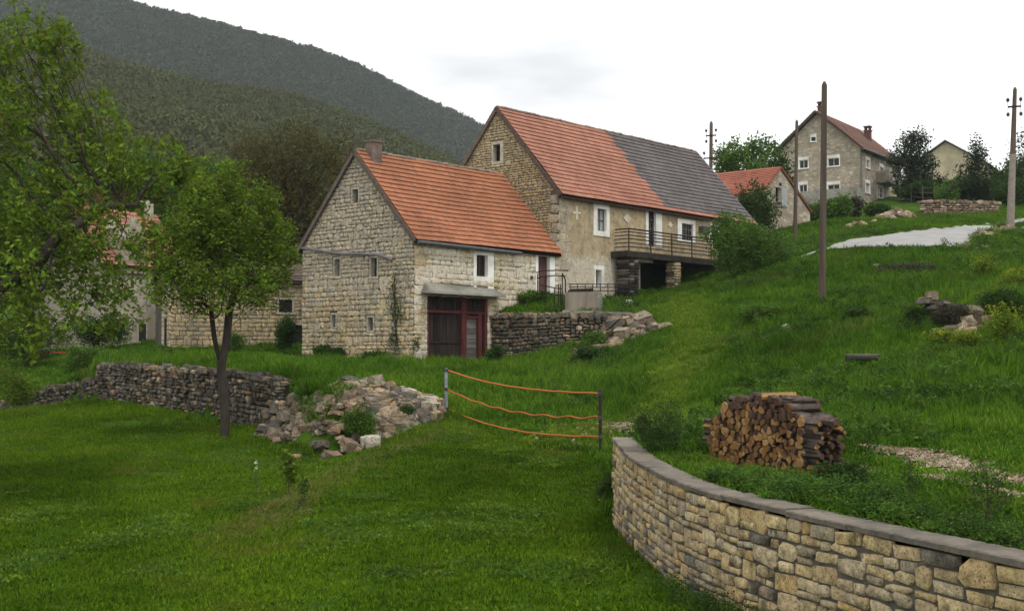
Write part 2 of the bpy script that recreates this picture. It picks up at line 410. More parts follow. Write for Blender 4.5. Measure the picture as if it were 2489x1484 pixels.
capl = spline(CAP, 8)
LAWN_PTS = GATE + pts((0,1484,15),(600,1484,14.2),(1244,1484,13.2),(1800,1484,12.9),(1640,1400,15),(1500,1290,19.3),
    (1440,1200,22.5),(1244,1300,18),(1244,1200,21.5),(1244,1100,26.5),(1080,1035,31),(950,1085,27.5),(820,1145,24),
    (700,1215,21),(600,1300,18.5),(800,1125,30),(740,1140,28.6),(660,1190,25.6),(560,1260,21.8),(600,1080,33.5),
    (560,1035,37.5),(400,995,40.5),(300,980,42.5),(240,970,43.5),(0,1010,48),(300,1100,31),(0,1100,32),(0,1250,22),
    (300,1250,21.5)) + [(-20,30,-2.9),(-10,5,-3.1),(4,5,-2.7),(0,3,-2.8),(-30,45,-2.6),(3.2,9,-2.66),(2.2,12,-2.65)]
MAIN_PTS = GATE + pts((728,872,57.5),(870,878,54),(1005,880,52),(1040,888,51.8),(1185,890,54.5),(1120,893,50),
    (900,900,45),(1100,930,42),(1250,912,44),(1400,900,46),(1400,950,37),(1250,1000,32),
    (1560,1010,33),(1650,900,40),(1600,832,47),(1700,780,50),(1750,722,56),(1640,722,62.5),(1600,770,55),(1560,850,46),
    (1997,722,44),(1908,812,42),(2095,882,32),(2250,790,36),(2400,800,36),(2488,720,38),(2488,900,28),(2300,960,26),
    (2488,1060,20),(2000,1000,26),(1800,1000,27),(1850,900,36),(2200,700,46),(2350,650,50),(2488,610,55),(2000,602,60),
    (2200,604,58),(2340,606,57),(1900,640,62),(1830,680,63),(2030,586,68),(2300,558,74),(2450,551,79),(2400,572,66),
    (2300,534,86),(2300,523,94),(2400,520,95),(2050,540,85),(1930,560,82),(2000,481,128),(2100,481,130),(2250,480,130),
    (2350,476,150),(1800,560,90),(1700,600,95),(2488,520,92),
    (2488,1185,14.5),(2080,1105,19),(1500,1035,30.5),(1680,1072,24),(1560,1075,26.5),(2350,1205,13.5),(1725,1117,17.6),(1840,1146,16.4),(1985,1170,15.5),(1880,1180,14.4),
    (690,905,37),(560,895,40),(400,885,43),(300,880,46),(240,885,46),(100,925,51),(0,962,52),(150,870,62),(395,852,60),
    (560,862,60),(715,865,60),(200,842,75),(0,880,75),(130,944,47.2),(0,984,49.8),(180,938,46.2),(60,970,48.7),(850,925,33.8),(960,935,33.4),(1060,975,33.2),(740,965,34.5)) \
    + [(x, y, z - .06) for x, y, z in CAP] + [(6,9,-1.5),(8,5,-1.5),(10,14,-1.4),(15,20,-.9),(-40,100,2),(-60,140,6),
    (-20,130,4),(0,110,6),(5,80,5),(12,90,7),(60,200,22),(100,140,17),(45,45,3),(0,190,11),(30,15,0),(80,60,8)]
TERR_PTS = pts((1205,769,55.3),(1380,767,53),(1530,769,52.5),(1335,724,58.5),(1260,742,57.3),(1450,738,58),(1530,735,61),
    (1600,745,60),(1640,722,62.5),(1600,770,55)) + [(2,62,3.0),(8,66,3.2)]
f_lawn, f_main, f_terr = tps(LAWN_PTS), tps(MAIN_PTS), tps(TERR_PTS)

DRY = pts((690,1045,36),(560,1030,38),(400,992,41),(300,978,43),(240,968,44))     # foot of the long dry wall
DRY_LOW = pts((240,966,44.6),(130,985,46.5),(0,1008,49),(-120,1030,51))
HEAP_LINE = pts((1060,985,32.6),(930,1010,31.6),(800,1040,31.4),(720,1040,33.0))
LAWN_POLY = [(5.3,3.0)] + [(x, y) for x, y, z in capl[::-1]] + [tuple(GATE[3][:2]), tuple(GATE[0][:2])] \
    + [tuple(p[:2]) for p in HEAP_LINE] + [tuple(p[:2]) for p in DRY] + [tuple(p[:2]) for p in DRY_LOW[1:]] + [(-60,58),(-60,-5),(5.3,-5)]
TERR_FRONT = pts((1195,768,55.6),(1300,767,53.6),(1380,766,52.6),(1530,768,52.2))
_tb = [tuple(p[:2]) for p in TERR_FRONT] + [tuple(P(1585,770,54.5)[:2]), tuple(P(1650,722,62.8)[:2])]
TERR_POLY = _tb + [tuple((H0 + DF * 16.5 - DN * 1.0)[:2]), tuple((H0 + DF * 4.6 - DN * 1.0)[:2])]

def inside(poly, x, y):
    c = np.zeros(x.shape, bool); n = len(poly)
    for i in range(n):
        (x0, y0), (x1, y1) = poly[i], poly[(i + 1) % n]
        k = ((y0 > y) != (y1 > y)) & (x < (x1 - x0) * (y - y0) / ((y1 - y0) if y1 != y0 else 1e-9) + x0)
        c ^= k
    return c
def seg_dist(line, x, y):
    d = np.full(x.shape, 1e9)
    for a, b in zip(line[:-1], line[1:]):
        ax, ay, bx, by = a[0], a[1], b[0], b[1]
        L = (bx - ax) ** 2 + (by - ay) ** 2 + 1e-12
        t = np.clip(((x - ax) * (bx - ax) + (y - ay) * (by - ay)) / L, 0, 1)
        d = np.minimum(d, np.hypot(x - ax - t * (bx - ax), y - ay - t * (by - ay)))
    return d

def vnoise(x, y, s, seed):
    """cheap smooth value noise"""
    r = np.random.default_rng(seed).random((64, 64))
    X, Y = x / s + 1000.3, y / s + 1000.7
    i, j = np.floor(X).astype(int), np.floor(Y).astype(int); fx, fy = X - i, Y - j
    fx = fx * fx * (3 - 2 * fx); fy = fy * fy * (3 - 2 * fy)
    g = lambda a, b: r[a % 64, b % 64]
    return (g(i, j) * (1 - fx) + g(i + 1, j) * fx) * (1 - fy) + (g(i, j + 1) * (1 - fx) + g(i + 1, j + 1) * fx) * fy

ROAD_A = pts((1950,593,61),(2030,585,67),(2300,556.5,75),(2380,551,79),(2452,546.5,83),(2600,535,95))   # far edge
ROAD_B = pts((1945,598,60),(2150,600,59),(2340,602,57.5),(2368,583,63),(2440,557,74),(2600,545,88))   # near edge
ROAD_POLY = [tuple(p[:2]) for p in ROAD_A] + [tuple(p[:2]) for p in ROAD_B[::-1]]
RUT_UP = pts((2640,1205,13.2),(2488,1182,14.5),(2300,1142,16.6),(2080,1100,19.2),(1900,1090,20.3),(1680,1068,24),(1500,1036,30.4))
RUT_LOW = pts((2480,1230,12.7),(2350,1202,13.6),(2210,1175,15),(2095,1152,16.2),(2000,1140,17.2))

def ground_z(x, y):
    x, y = np.asarray(x, float), np.asarray(y, float)
    main, lawn = f_main(x, y), f_lawn(x, y)
    ins = inside(LAWN_POLY, x, y)
    line = LAWN_POLY[1:-3]
    sd = seg_dist(line, x, y) * np.where(ins, 1, -1)
    soft = 0.16 + 1.5 * smooth(1 - seg_dist(HEAP_LINE[:3], x, y) / 2.2) + 3.0 * smooth(1 - seg_dist(GATE[1:3], x, y) / 4.0)
    k = smooth((sd + .2 * (soft < .4)) / (soft - .06 * (soft < .4)) * .5 + .5)
    z = main * (1 - k) + lawn * k
    it = inside(TERR_POLY, x, y)
    st = seg_dist(_tb, x, y) * np.where(it, 1, -1)
    softt = 0.16 + 1.5 * smooth(1 - seg_dist([_tb[-2], _tb[-1]], x, y) / 3.0)
    kt = smooth((st - .2) / softt * .5 + .5) * np.where(it | (st > -2), 1, 0)
    zt = f_terr(x, y)
    z = z * (1 - kt) + zt * kt
    rough = np.where(inside(ROAD_POLY, x, y), 0.0, np.where(sd > 0, 0.035, 0.11)) * smooth((np.abs(sd)) / 1.0)
    rough = rough * (.15 + .85 * smooth((np.hypot(x - 3.3, y - 16.2) - .8) / 2.0))
    z = z + rough * (vnoise(x, y, 1.3, 3) - .5) * 2 + 2.0 * rough * (vnoise(x, y, 4.1, 4) - .5)
    # the road bed is even
    rd = inside(ROAD_POLY, x, y)
    return z
def gz(x, y): return float(ground_z(np.array([x]), np.array([y]))[0])

def axis(breaks):
    out = [breaks[0][0]]
    for (a, _), (b, st) in zip(breaks[:-1], breaks[1:]):
        n = max(1, int(round((b - a) / st)))
        out += list(a + (b - a) * np.arange(1, n + 1) / n)
    return np.array(out)
gx = axis([(-140,0),(-60,6),(-30,1.0),(-14,.5),(1.35,.24),(4.4,.09),(5.5,.2),(14,.4),(30,.8),(70,3),(160,8)])
gy = axis([(0,0),(6,.5),(8,.2),(20.5,.125),(38,.28),(50,.4),(57,.2),(64,.35),(90,.8),(140,2),(240,8)])
GX, GY = np.meshgrid(gx, gy)
GZ = ground_z(GX, GY)
nx, ny = len(gx), len(gy)
idx = np.arange(nx * ny).reshape(ny, nx)
quads = np.stack([idx[:-1, :-1], idx[:-1, 1:], idx[1:, 1:], idx[1:, :-1]], -1).reshape(-1, 4)

def ground_mat():
    t = NT('meadow_soil', .95, .05)
    a = t.ramp(t.noise(.5, 6, .6), [(.3, (.026,.058,.006)), (.55, (.045,.095,.009)), (.75, (.07,.115,.016))])
    b = t.ramp(t.noise(9, 6, .7), [(.3, .55), (.7, 1.3)])
    c = t.mix(1.0, a, b, 'MULTIPLY')
    bare = t.ramp(t.noise(.33, 6, .7), [(.64, 0.0), (.74, 1.0)])
    c = t.mix(t.math('MULTIPLY', bare, .5), c, (.085,.075,.045))
    t.bump(t.noise(14, 5, .7), .8, .05)
    return t.color(c)
M['ground'] = ground_mat()
go = link('ground', array_mesh('ground', np.stack([GX, GY, GZ], -1).reshape(-1, 3), quads, M['ground'], True))
tag(go, kind='structure')

def strip(name, la, lb, mat, lift, nseg=60, nw=6, wob=0.0, seed=1):
    """a sheet draped between two edge lines"""
    def res(l):
        l = np.array([p[:2] for p in l]); d = np.r_[0, np.cumsum(np.hypot(*np.diff(l, axis=0).T))]
        s = np.linspace(0, d[-1], nseg + 1)
        return np.stack([np.interp(s, d, l[:, 0]), np.interp(s, d, l[:, 1])], -1)
    A, B = res(la), res(lb)
    if wob:
        n = vnoise(np.arange(nseg + 1) * 1.0, np.zeros(nseg + 1), 1.7, seed) - .5
        m = vnoise(np.arange(nseg + 1) * 1.0, np.zeros(nseg + 1), 1.9, seed + 5) - .5
        d = B - A
        A, B = A + d * (n * wob)[:, None], B + d * (m * wob)[:, None]
    w = np.linspace(0, 1, nw + 1)
    pt = A[:, None] * (1 - w)[None, :, None] + B[:, None] * w[None, :, None]
    z = ground_z(pt[..., 0], pt[..., 1]) + lift
    v = np.concatenate([pt, z[..., None]], -1).reshape(-1, 3)
    ii = np.arange((nseg + 1) * (nw + 1)).reshape(nseg + 1, nw + 1)
    q = np.stack([ii[:-1, :-1], ii[:-1, 1:], ii[1:, 1:], ii[1:, :-1]], -1).reshape(-1, 4)
    return v, q
road_m = NT('worn_asphalt', .9, .2)
_c = road_m.ramp(road_m.noise(1.2, 7, .65), [(.3, (.22,.215,.21)), (.7, (.33,.325,.315))])
road_m.bump(road_m.noise(30, 3, .6), .2, .01)
M['road'] = road_m.color(_c)
v, q = strip('road', ROAD_A, ROAD_B, M['road'], .05, 60, 14)
tag(link('road', array_mesh('road', v, q, M['road'], True)), kind='structure')

def gravel_mat():
    t = NT('pale_gravel', .95, .1)
    vo = t.n.new('ShaderNodeTexVoronoi'); vo.inputs['Scale'].default_value = 22
    t.link(t.pos.outputs['Position'], vo.inputs['Vector'])
    s = t.n.new('ShaderNodeSeparateColor'); t.link(vo.outputs['Color'], s.inputs[0])
    c = t.ramp(s.outputs[0], [(0, (.20,.16,.11)), (.5, (.34,.28,.20)), (1, (.46,.40,.31))])
    c = t.mix(t.ramp(t.noise(2.5, 6, .7), [(.42, 0.0), (.62, 1.0)]), c, (.12,.11,.06))
    t.bump(vo.outputs['Distance'], .8, .03)
    return t.color(c)
M['gravel'] = gravel_mat()
def around(line, w):
    L = np.array([p[:2] for p in line]); d = np.gradient(L, axis=0); d /= np.hypot(d[:, 0], d[:, 1])[:, None]
    n = np.stack([-d[:, 1], d[:, 0]], -1)
    return [tuple(p) for p in L + n * w], [tuple(p) for p in L - n * w]
vs, qs, off = [], [], 0
for ln, w, sd in ((RUT_UP, .33, 2), (RUT_LOW, .30, 9)):
    a, b = around(ln, w); v, q = strip('track', a, b, None, .022, 160, 5, 1.3, sd)
    vs.append(v); qs.append(q + off); off += len(v)
tag(link('gravel_track', array_mesh('gravel_track', np.concatenate(vs), np.concatenate(qs), M['gravel'], True)), kind='structure')

# ------------------------------------------------------------------ hills
def hill(name, crest, foot_Y, foot_z, fall, mat, u0, u1, nu=140, nv=40, seed=5, amp=.02, shape=1.15):
    """slope that climbs from a foot line to a crest given as (u, v, Y), then falls away behind it"""
    us = np.linspace(u0, u1, nu); cu = np.array([c[0] for c in crest], float)
    cp = np.array([tuple(P(*c)) for c in crest])
    cY = np.interp(us, cu, cp[:, 1]); cz = np.interp(us, cu, cp[:, 2])
    V = []
    for j in range(nv + 1):
        s = j / nv * 1.35
        Y = foot_Y + (cY - foot_Y) * s
        if s <= 1: z = foot_z + (cz - foot_z) * s ** shape
        else: z = cz - (s - 1) * fall * cz
        X = (us - CX) / FPX * Y
        k = amp * cz * min(1, s * 3) * (1 if s < 1 else 0.6)
        z = z + k * ((vnoise(X, Y, 60, seed) - .5) * 2 + (vnoise(X, Y, 22, seed + 1) - .5) * .8)
        V.append(np.stack([X, Y, z], -1))
    V = np.array(V); ii = np.arange((nv + 1) * nu).reshape(nv + 1, nu)
    q = np.stack([ii[:-1, :-1], ii[:-1, 1:], ii[1:, 1:], ii[1:, :-1]], -1).reshape(-1, 4)
    o = link(name, array_mesh(name, V.reshape(-1, 3), q, mat, True)); tag(o, kind='structure')
    return V
def hill_mat(name, a, b, c):
    t = NT(name, .95, .05)
    k = t.ramp(t.noise(.02, 7, .68), [(.3, a), (.5, b), (.7, c)])
    t.bump(t.noise(.3, 4, .7), 1, 2.0)
    return t.color(k)
M['hill_near'] = hill_mat('wooded_slope', (.045,.052,.024), (.06,.068,.029), (.07,.066,.034))
M['hill_far'] = hill_mat('wooded_mountain', (.034,.042,.026), (.044,.05,.032), (.05,.048,.036))
NEAR_CREST = [(-500,120,420),(-100,60,430),(100,80,430),(250,130,430),(500,205,440),(700,240,440),(860,290,450),(1000,345,450),(1110,400,450),(1300,470,440),(1800,600,420)]
FAR_CREST = [(-600,-330,820),(-100,-130,820),(130,-45,820),(280,-2,830),(420,38,840),(560,76,850),(760,118,870),(870,166,890),(1000,228,930),(1090,268,960),(1165,305,980),(1300,365,1000),(1600,470,1050),(2000,560,1100)]
V_NEAR = hill('hill', NEAR_CREST, 120, 0.0, .9, M['hill_near'], -500, 1750, 150, 44, 5, .03)
V_FAR = hill('mountain', FAR_CREST, 520, 20.0, .6, M['hill_far'], -600, 1900, 160, 40, 15, .015, 1.05)
# ------------------------------------------------------------------ stones
def stone_proto(rng, rough=0.05, cut=(.02, .15)):
    c = [rng.uniform(*cut) for _ in range(8)]
    o = [(-.5 + c[0], -.5), (.5 - c[1], -.5), (.5, -.5 + c[2]), (.5, .5 - c[3]), (.5 - c[4], .5), (-.5 + c[5], .5), (-.5, .5 - c[6]), (-.5, -.5 + c[7])]
    o = [(x + rng.uniform(-rough, rough), z + rng.uniform(-rough, rough)) for x, z in o]
    k = rng.uniform(.83, .93)
    v = [(x, 0, z) for x, z in o] + [(x * .99, .74 + rng.uniform(-.1, .1), z * .99) for x, z in o]
    v += [(x * k + rng.uniform(-.02, .02), 1 + rng.uniform(-.14, .08), z * k + rng.uniform(-.02, .02)) for x, z in o]
    f = []
    for r in (0, 8):
        for i in range(8): f.append((r + i, r + (i + 1) % 8, r + 8 + (i + 1) % 8, r + 8 + i))
    f.append(tuple(range(16, 24)))
    return v, f
_r = random.Random(5)
PROTO = [stone_proto(_r) for _ in range(18)]
PROTO_ROUGH = [stone_proto(_r, .09, (.08, .30)) for _ in range(18)]
_pm = {}
def proto_mesh(kind, k, mat):
    key = (kind, k, mat.name)
    if key not in _pm:
        v, f = (PROTO if kind == 0 else PROTO_ROUGH if kind == 1 else BLOCK)[k]
        mb = MB(); mb.add(v, f)
        _pm[key] = mb.mesh('stone', mat, None, kind != 2)
    return _pm[key]

def block_proto(rng):
    """a loose stone seen from all sides (44 triangles)"""
    v, f = stone_proto(rng, .12, (.05, .26))
    k = rng.uniform(.75, .95)
    v = [(x * (k if i < 8 else 1), y - .5, z * (k if i < 8 else 1)) for i, (x, y, z) in enumerate(v)]
    f = f + [tuple(range(7, -1, -1))]
    return v, f
BLOCK = [block_proto(_r) for _ in range(18)]

class Stones:
    """stones of one thing: those that show largest become objects, the rest one joined part"""
    def __init__(s, thing, budget=300, name='stone'): s.t, s.items, s.budget, s.name = thing, [], budget, name
    def put(s, pos, ax, n, up, w, d, h, mat, parent, kind=0, rot=0.0, k=None):
        b = Matrix((ax, n, up)).transposed()
        if rot: b = b @ Matrix.Rotation(rot, 3, 'Y')
        m = (b @ Matrix.Diagonal((w, d, h))).to_4x4(); m.translation = pos
        s.items.append((w * h / max(1, Vector(pos).length_squared), m, kind, random.randrange(18) if k is None else k, mat, parent))
    def emit(s, rest_parent=None):
        s.items.sort(key=lambda q: -q[0])
        for a, m, kind, k, mat, par in s.items[:s.budget]:
            s.t.place(s.name, proto_mesh(kind, k, mat), m, par)
        rest = s.items[s.budget:]
        if rest:
            mats = []; mb = MB()
            for a, m, kind, k, mat, par in rest:
                if mat not in mats: mats.append(mat)
                v, f = (PROTO if kind == 0 else PROTO_ROUGH if kind == 1 else BLOCK)[k]
                mb.add([m @ Vector(p) for p in v], f, mats.index(mat))
            s.t.part(s.name, mb, mats, rest_parent, all(q[2] != 2 for q in rest), 'stuff')

def lay(courses, span, holes, lens, rng, merge=.12):
    """irregular courses: yields (x, z, w, h); span(z) gives the wall's extent at that height"""
    out = []; blocked = []
    for i in range(len(courses) - 1):
        z0, z1 = courses[i], courses[i + 1]
        xa, xb = span((z0 + z1) / 2)
        if xb - xa < .1: continue
        cuts = [(a, b) for a, b, c, d in holes if c < z1 - .03 and d > z0 + .03] + [(a, b) for j, a, b in blocked if j == i]
        segs = [(xa, xb)]
        for a, b in cuts:
            ns = []
            for p, q in segs:
                if b <= p or a >= q: ns.append((p, q)); continue
                if a - p > .05: ns.append((p, a))
                if q - b > .05: ns.append((b, q))
            segs = ns
        for p, q in segs:
            x = p
            while x < q - 1e-6:
                w = rng.uniform(*lens) * (rng.uniform(.55, 1.0) if rng.random() < .3 else 1)
                if q - x - w < lens[0] * .6: w = q - x
                h = z1 - z0; zc = (z0 + z1) / 2
                if i + 2 < len(courses) and rng.random() < merge and q - x > w and w < lens[1]:
                    z2 = courses[i + 2]; s2 = span((z1 + z2) / 2)
                    free = not any(c < z2 and d > z1 and a < x + w and b > x for a, b, c, d in holes) and s2[0] < x and s2[1] > x + w
                    if free:
                        blocked.append((i + 1, x, x + w)); h = z2 - z0; zc = (z0 + z2) / 2
                out.append((x + w / 2, zc, w, h)); x += w
        for a, b, c, d in holes:                                # small stones that close a course below and above an opening
            for p, q in ((z0, min(c, z1)), (max(d, z0), z1)):
                if q - p > .05 and q - p < z1 - z0 - .03 and c < z1 - .03 and d > z0 + .03:
                    m = max(1, int((b - a) / lens[1] + .5)); e0, e1 = max(a, xa), min(b, xb)
                    if e1 - e0 < .1: continue
                    for i2 in range(m): out.append((e0 + (e1 - e0) * (i2 + .5) / m, (p + q) / 2, (e1 - e0) / m, q - p))
    return out

def course_lines(z0, z1, lo, hi, rng):
    z = [z0]
    while z[-1] < z1 - lo * .6: z.append(min(z1, z[-1] + rng.uniform(lo, hi)))
    if len(z) > 2 and z[-1] - z[-2] < lo * .9: z.pop(-2)
    z[-1] = z1
    return z

def wall_sheet(o, ax, outline, holes, mat_i=0, mb=None, up=UP):
    """flat wall with openings, tessellated (outline and holes in wall coordinates)"""
    mb = mb or MB()
    loops = [outline] + [[(a, c), (b, c), (b, d), (a, d)] for a, b, c, d in holes]
    flat = [p for l in loops for p in l]
    tri = tessellate_polygon([[Vector((x, z, 0)) for x, z in l] for l in loops])
    mb.add([o + ax * x + up * z for x, z in flat], [tuple(t) for t in tri], mat_i)
    return mb

def opening(th, kind, o, ax, n, rect, sur, sur_mat, fill, depth=.28, sill=True, proud=.035, reveal_mat=None, bars=None, label=None, legs=None):
    """surround ring with reveals; a pane, shutter or boards set back in the opening"""
    a, b, c, d = rect; l, r, t, bt = sur
    mb = MB(); z = UP
    def bx(x0, x1, z0, z1, y0=-.02, y1=proud, mi=0): mb.frame_box(o, ax, n, z, x0, x1, y0, y1, z0, z1, mi)
    lz = c if legs is None else legs
    if l: bx(a - l, a, (c if not bt else c), d)
    if r: bx(b, b + r, c, d)
    if legs is not None:
        bx(a - l, a - .002, legs, c - .002); bx(b + .002, b + r, legs, c - .002)
    if t: bx(a - l, b + r, d + .001, d + t, -.02, proud + .004)
    if bt and not sill: bx(a - l, b + r, c - bt, c - .001, -.02, proud + .004)
    # reveals
    w = .05
    bx(a - w, a + .002, c, d, -depth - .02, -.021, 1); bx(b - .002, b + w, c, d, -depth - .02, -.021, 1)
    bx(a, b, d - .002, d + w, -depth - .02, -.021, 1); bx(a, b, c - w, c + .002, -depth - .02, -.021, 1)
    body = th.part(kind, mb, [sur_mat, reveal_mat or sur_mat], label=label)
    if sill and bt:
        s = MB(); s.frame_box(o, ax, n, z, a - l - .04, b + r + .04, -.02, proud + .05, c - bt, c - .004)
        th.part('sill', s, sur_mat, body)
    if fill is not None:
        what, fm = fill
        p = MB()
        if what in ('plank', 'cross_plank'):
            k = max(2, int(round((b - a if what == 'plank' else d - c) / .17)))
            for i in range(k):
                q = MB(); e = random.uniform(-.012, .012)
                if what == 'plank': q.frame_box(o, ax, n, z, a + (b - a) * i / k + .006, a + (b - a) * (i + 1) / k - .006, -depth, -depth + .04 + e, c + .01, d - .005)
                else: q.frame_box(o, ax, n, z, a + .01, b - .01, -depth, -depth + .04 + e, c + (d - c) * i / k + .006, c + (d - c) * (i + 1) / k - .006)
                th.part('plank', q, fm, body)
            p.frame_box(o, ax, n, z, a, b, -depth - .06, -depth - .005, c, d); th.part('backing', p, M['black'], body)
        else:
            p.frame_box(o, ax, n, z, a, b, -depth - .03, -depth, c, d)
            th.part(what, p, fm, body)
            if bars:
                g = MB(); nh, nv, bm_ = bars
                for i in range(1, nv): x = a + (b - a) * i / nv; g.frame_box(o, ax, n, z, x - .02, x + .02, -depth + .002, -depth + .05, c, d)
                for i in range(1, nh): y = c + (d - c) * i / nh; g.frame_box(o, ax, n, z, a, b, -depth + .004, -depth + .046, y - .02, y + .02)
                for x0, x1, z0, z1 in ((a, a + .05, c, d), (b - .05, b, c, d), (a + .05, b - .05, c, c + .05), (a + .05, b - .05, d - .05, d)):
                    g.frame_box(o, ax, n, z, x0, x1, -depth + .001, -depth + .055, z0, z1)
                th.part('sash', g, bm_, body)
    return body

# ------------------------------------------------------------------ tiles
def tile_proto(j):
    rng = random.Random(j)
    xs = (0, .10, .30, .50, .70, .90, 1.0); hs = (.022, .004, .014, .002, .014, .004, .022)
    v = []
    for y, z in ((-.06, .0), (1.05, .054)):
        for x, h in zip(xs, hs): v.append((x * .985 + rng.uniform(-.01, .01), y + rng.uniform(-.02, .02), z + h))
    for x, h in zip(xs, hs): v.append((x * .985, 1.05, .032 + h))
    f = [(i, i + 7, i + 8, i + 1) for i in range(6)] + [(7 + i, 14 + i, 15 + i, 8 + i) for i in range(6)]
    f += [(6, 13, 20), (0, 14, 7)]
    return v, f
TILES = [tile_proto(j) for j in range(6)]
_tm = {}
def tile_mesh(k, mat):
    if (k, mat.name) not in _tm:
        mb = MB(); mb.add(*TILES[k]); _tm[(k, mat.name)] = mb.mesh('tile', mat)
    return _tm[(k, mat.name)]

def tile_side(th, parent, ra, rb, ea, eb, rows, cols, mat_of, budget, rng, skip=None):
    """tiles from the ridge (ra-rb) down to the eave (ea-eb)"""
    items = []
    nrm = (rb - ra).cross(ea - ra).normalized()
    if nrm.z < 0: nrm = -nrm
    sag = lambda a, b: .075 * sin(pi * a) * sin(pi * b) + .035 * (vnoise(np.array([a * 9.0]), np.array([b * 5.0]), 1.0, 21)[0] - .5)
    for i in range(rows):
        for j in range(cols):
            if skip and skip(i, j): continue
            a0, a1, b0, b1 = j / cols, (j + 1) / cols, i / rows, (i + 1) / rows
            q = lambda a, b: (ra.lerp(rb, a)).lerp(ea.lerp(eb, a), b) - nrm * sag(a, b)
            p0, p1, p2 = q(a0, b0), q(a1, b0), q(a0, b1)
            ax, dn = p1 - p0, p2 - p0
            m = Matrix((ax, dn, nrm)).transposed() @ Matrix.Rotation(rng.uniform(-.012, .012) if rng.random() > .03 else rng.uniform(-.09, .09), 3, 'Z')
            m = m.to_4x4(); m.translation = p0 + nrm * (.02 + rng.uniform(0, .006))
            items.append((ax.length * dn.length / p0.length_squared, m, rng.randrange(6), mat_of(i, j)))
    items.sort(key=lambda q: -q[0])
    for a, m, k, mat in items[:budget]: th.place('tile', tile_mesh(k, mat), m, parent)
    if items[budget:]:
        mats = []; mb = MB()
        for a, m, k, mat in items[budget:]:
            if mat not in mats: mats.append(mat)
            v, f = TILES[k]; mb.add([m @ Vector(p) for p in v], f, mats.index(mat))
        th.part('tile', mb, mats, parent, kind='stuff')

def ridge_caps(th, parent, a, b, mat, step=.36, r=.11, budget=80):
    d = (b - a); n = int(d.length / step); d.normalize()
    side = d.cross(UP).normalized()
    mb = MB(); vv = []
    for y, rr in ((0, r), (1.08, r * 1.18)):
        for i in range(6):
            t = pi * i / 5; vv.append((cos(t) * rr, y, sin(t) * rr * .9 - .02))
    mb.add(vv, [(i, i + 1, i + 7, i + 6) for i in range(5)] + [(0, 6, 7, 8, 9, 10, 11)[1:]])
    me = mb.mesh('ridge_tile', mat)
    for i in range(n):
        m = (Matrix((side, d * step, UP)).transposed() @ Matrix.Rotation(random.uniform(-.04, .04), 3, 'X')).to_4x4()
        m.translation = a + d * (i * step) + UP * random.uniform(-.012, .02)
        th.place('ridge_tile', me, m, parent)

def hpt(t, s, z): return Vector((H0.x, H0.y, 0)) + DF * t + DG * s + UP * z

# ------------------------------------------------------------------ the small stone house in front
T1, W1, E1, R1 = 9.62, 7.35, 5.17, 9.10
rng = random.Random(3)
h1 = Thing('stone_house', 'old two-storey stone house with orange tiled roof and a chimney on its left gable', 'house', hpt(0, 0, -.3))
def rect_on(fn, x0, y0, x1, y1, *a):
    p, q = fn(x0, y1, *a), fn(x1, y0, *a)
    return (min(p[0], q[0]), max(p[0], q[0]), min(p[1], q[1]), max(p[1], q[1]))
g_wins = [rect_on(gable_at, *q) for q in ((857,459,871,494),(813.9,629,826.4,671.4),(901.5,626,916.7,672.6),(807,764.5,816.5,794),(894.5,771,907,803))]
f_win = rect_on(front_at, 1157,621,1184.6,671)
f_door = rect_on(front_at, 1307,624,1335,722)
f_gate = rect_on(front_at, 1037,722,1184,888)
f_gate = (f_gate[0], f_gate[1], -.75, f_gate[3])
OG, OF = hpt(0, 0, 0), hpt(0, 0, 0)
NG = -DF
gab = MB(); wall_sheet(OG, DG, [(0,-1.0),(W1,-1.0),(W1,E1),(W1/2,R1),(0,E1)], g_wins, 0, gab)
gable1 = h1.part('gable_wall', gab, M['wall_joint'])
fr = MB(); wall_sheet(OF, DF, [(0,-1.0),(T1,-1.0),(T1,E1),(0,E1)], [f_win, f_door, f_gate], 0, fr)
front1 = h1.part('front_wall', fr, M['front_joint'])
bk = MB(); bk.add([hpt(0,W1,-1),hpt(T1,W1,-1),hpt(T1,W1,E1),hpt(0,W1,E1)], [(0,1,2,3)])
bk.add([hpt(T1,0,-1),hpt(T1,W1,-1),hpt(T1,W1,E1),hpt(T1,W1/2,R1),hpt(T1,0,E1)], [(0,1,2,3,4)])
h1.part('rear_wall', bk, M['masonry_brown'])
for i, r in enumerate(g_wins):
    sw = (.10,.09,.10,.10) if i else (.10,.08,.10,0)
    opening(h1, 'window', OG, DG, NG, (r[0], r[1], r[2], r[3]), sw, M['cut_stone'], ('pane', M['dark_glass']), .24, bool(i in (1, 2)), .03)
opening(h1, 'window', OF, DF, DN, f_win, (.20,.40,.17,.20), M['white_plaster'], ('pane', M['dark_glass']), .22, False, .03, bars=(1,2,M['brown_wood']), legs=3.05)
dr = opening(h1, 'door', OF, DF, DN, f_door, (.20,.38,.19,0), M['white_plaster'], ('plank', M['brown_wood']), .2, False, .03)
q = MB(); q.tube([OF+DF*(f_door[1]-.12)-DN*.15+UP*(f_door[2]+.95), OF+DF*(f_door[1]-.12)-DN*.06+UP*(f_door[2]+.95)], .025, 6); h1.part('handle', q, M['iron'], dr)
lamp = MB(); lx, lz = front_at(1288, 674); lamp.tube([OF+DF*lx+UP*lz, OF+DF*lx+UP*lz+DN*.16], [.09,.06], 8); h1.part('electric_box', lamp, M['ceramic'])

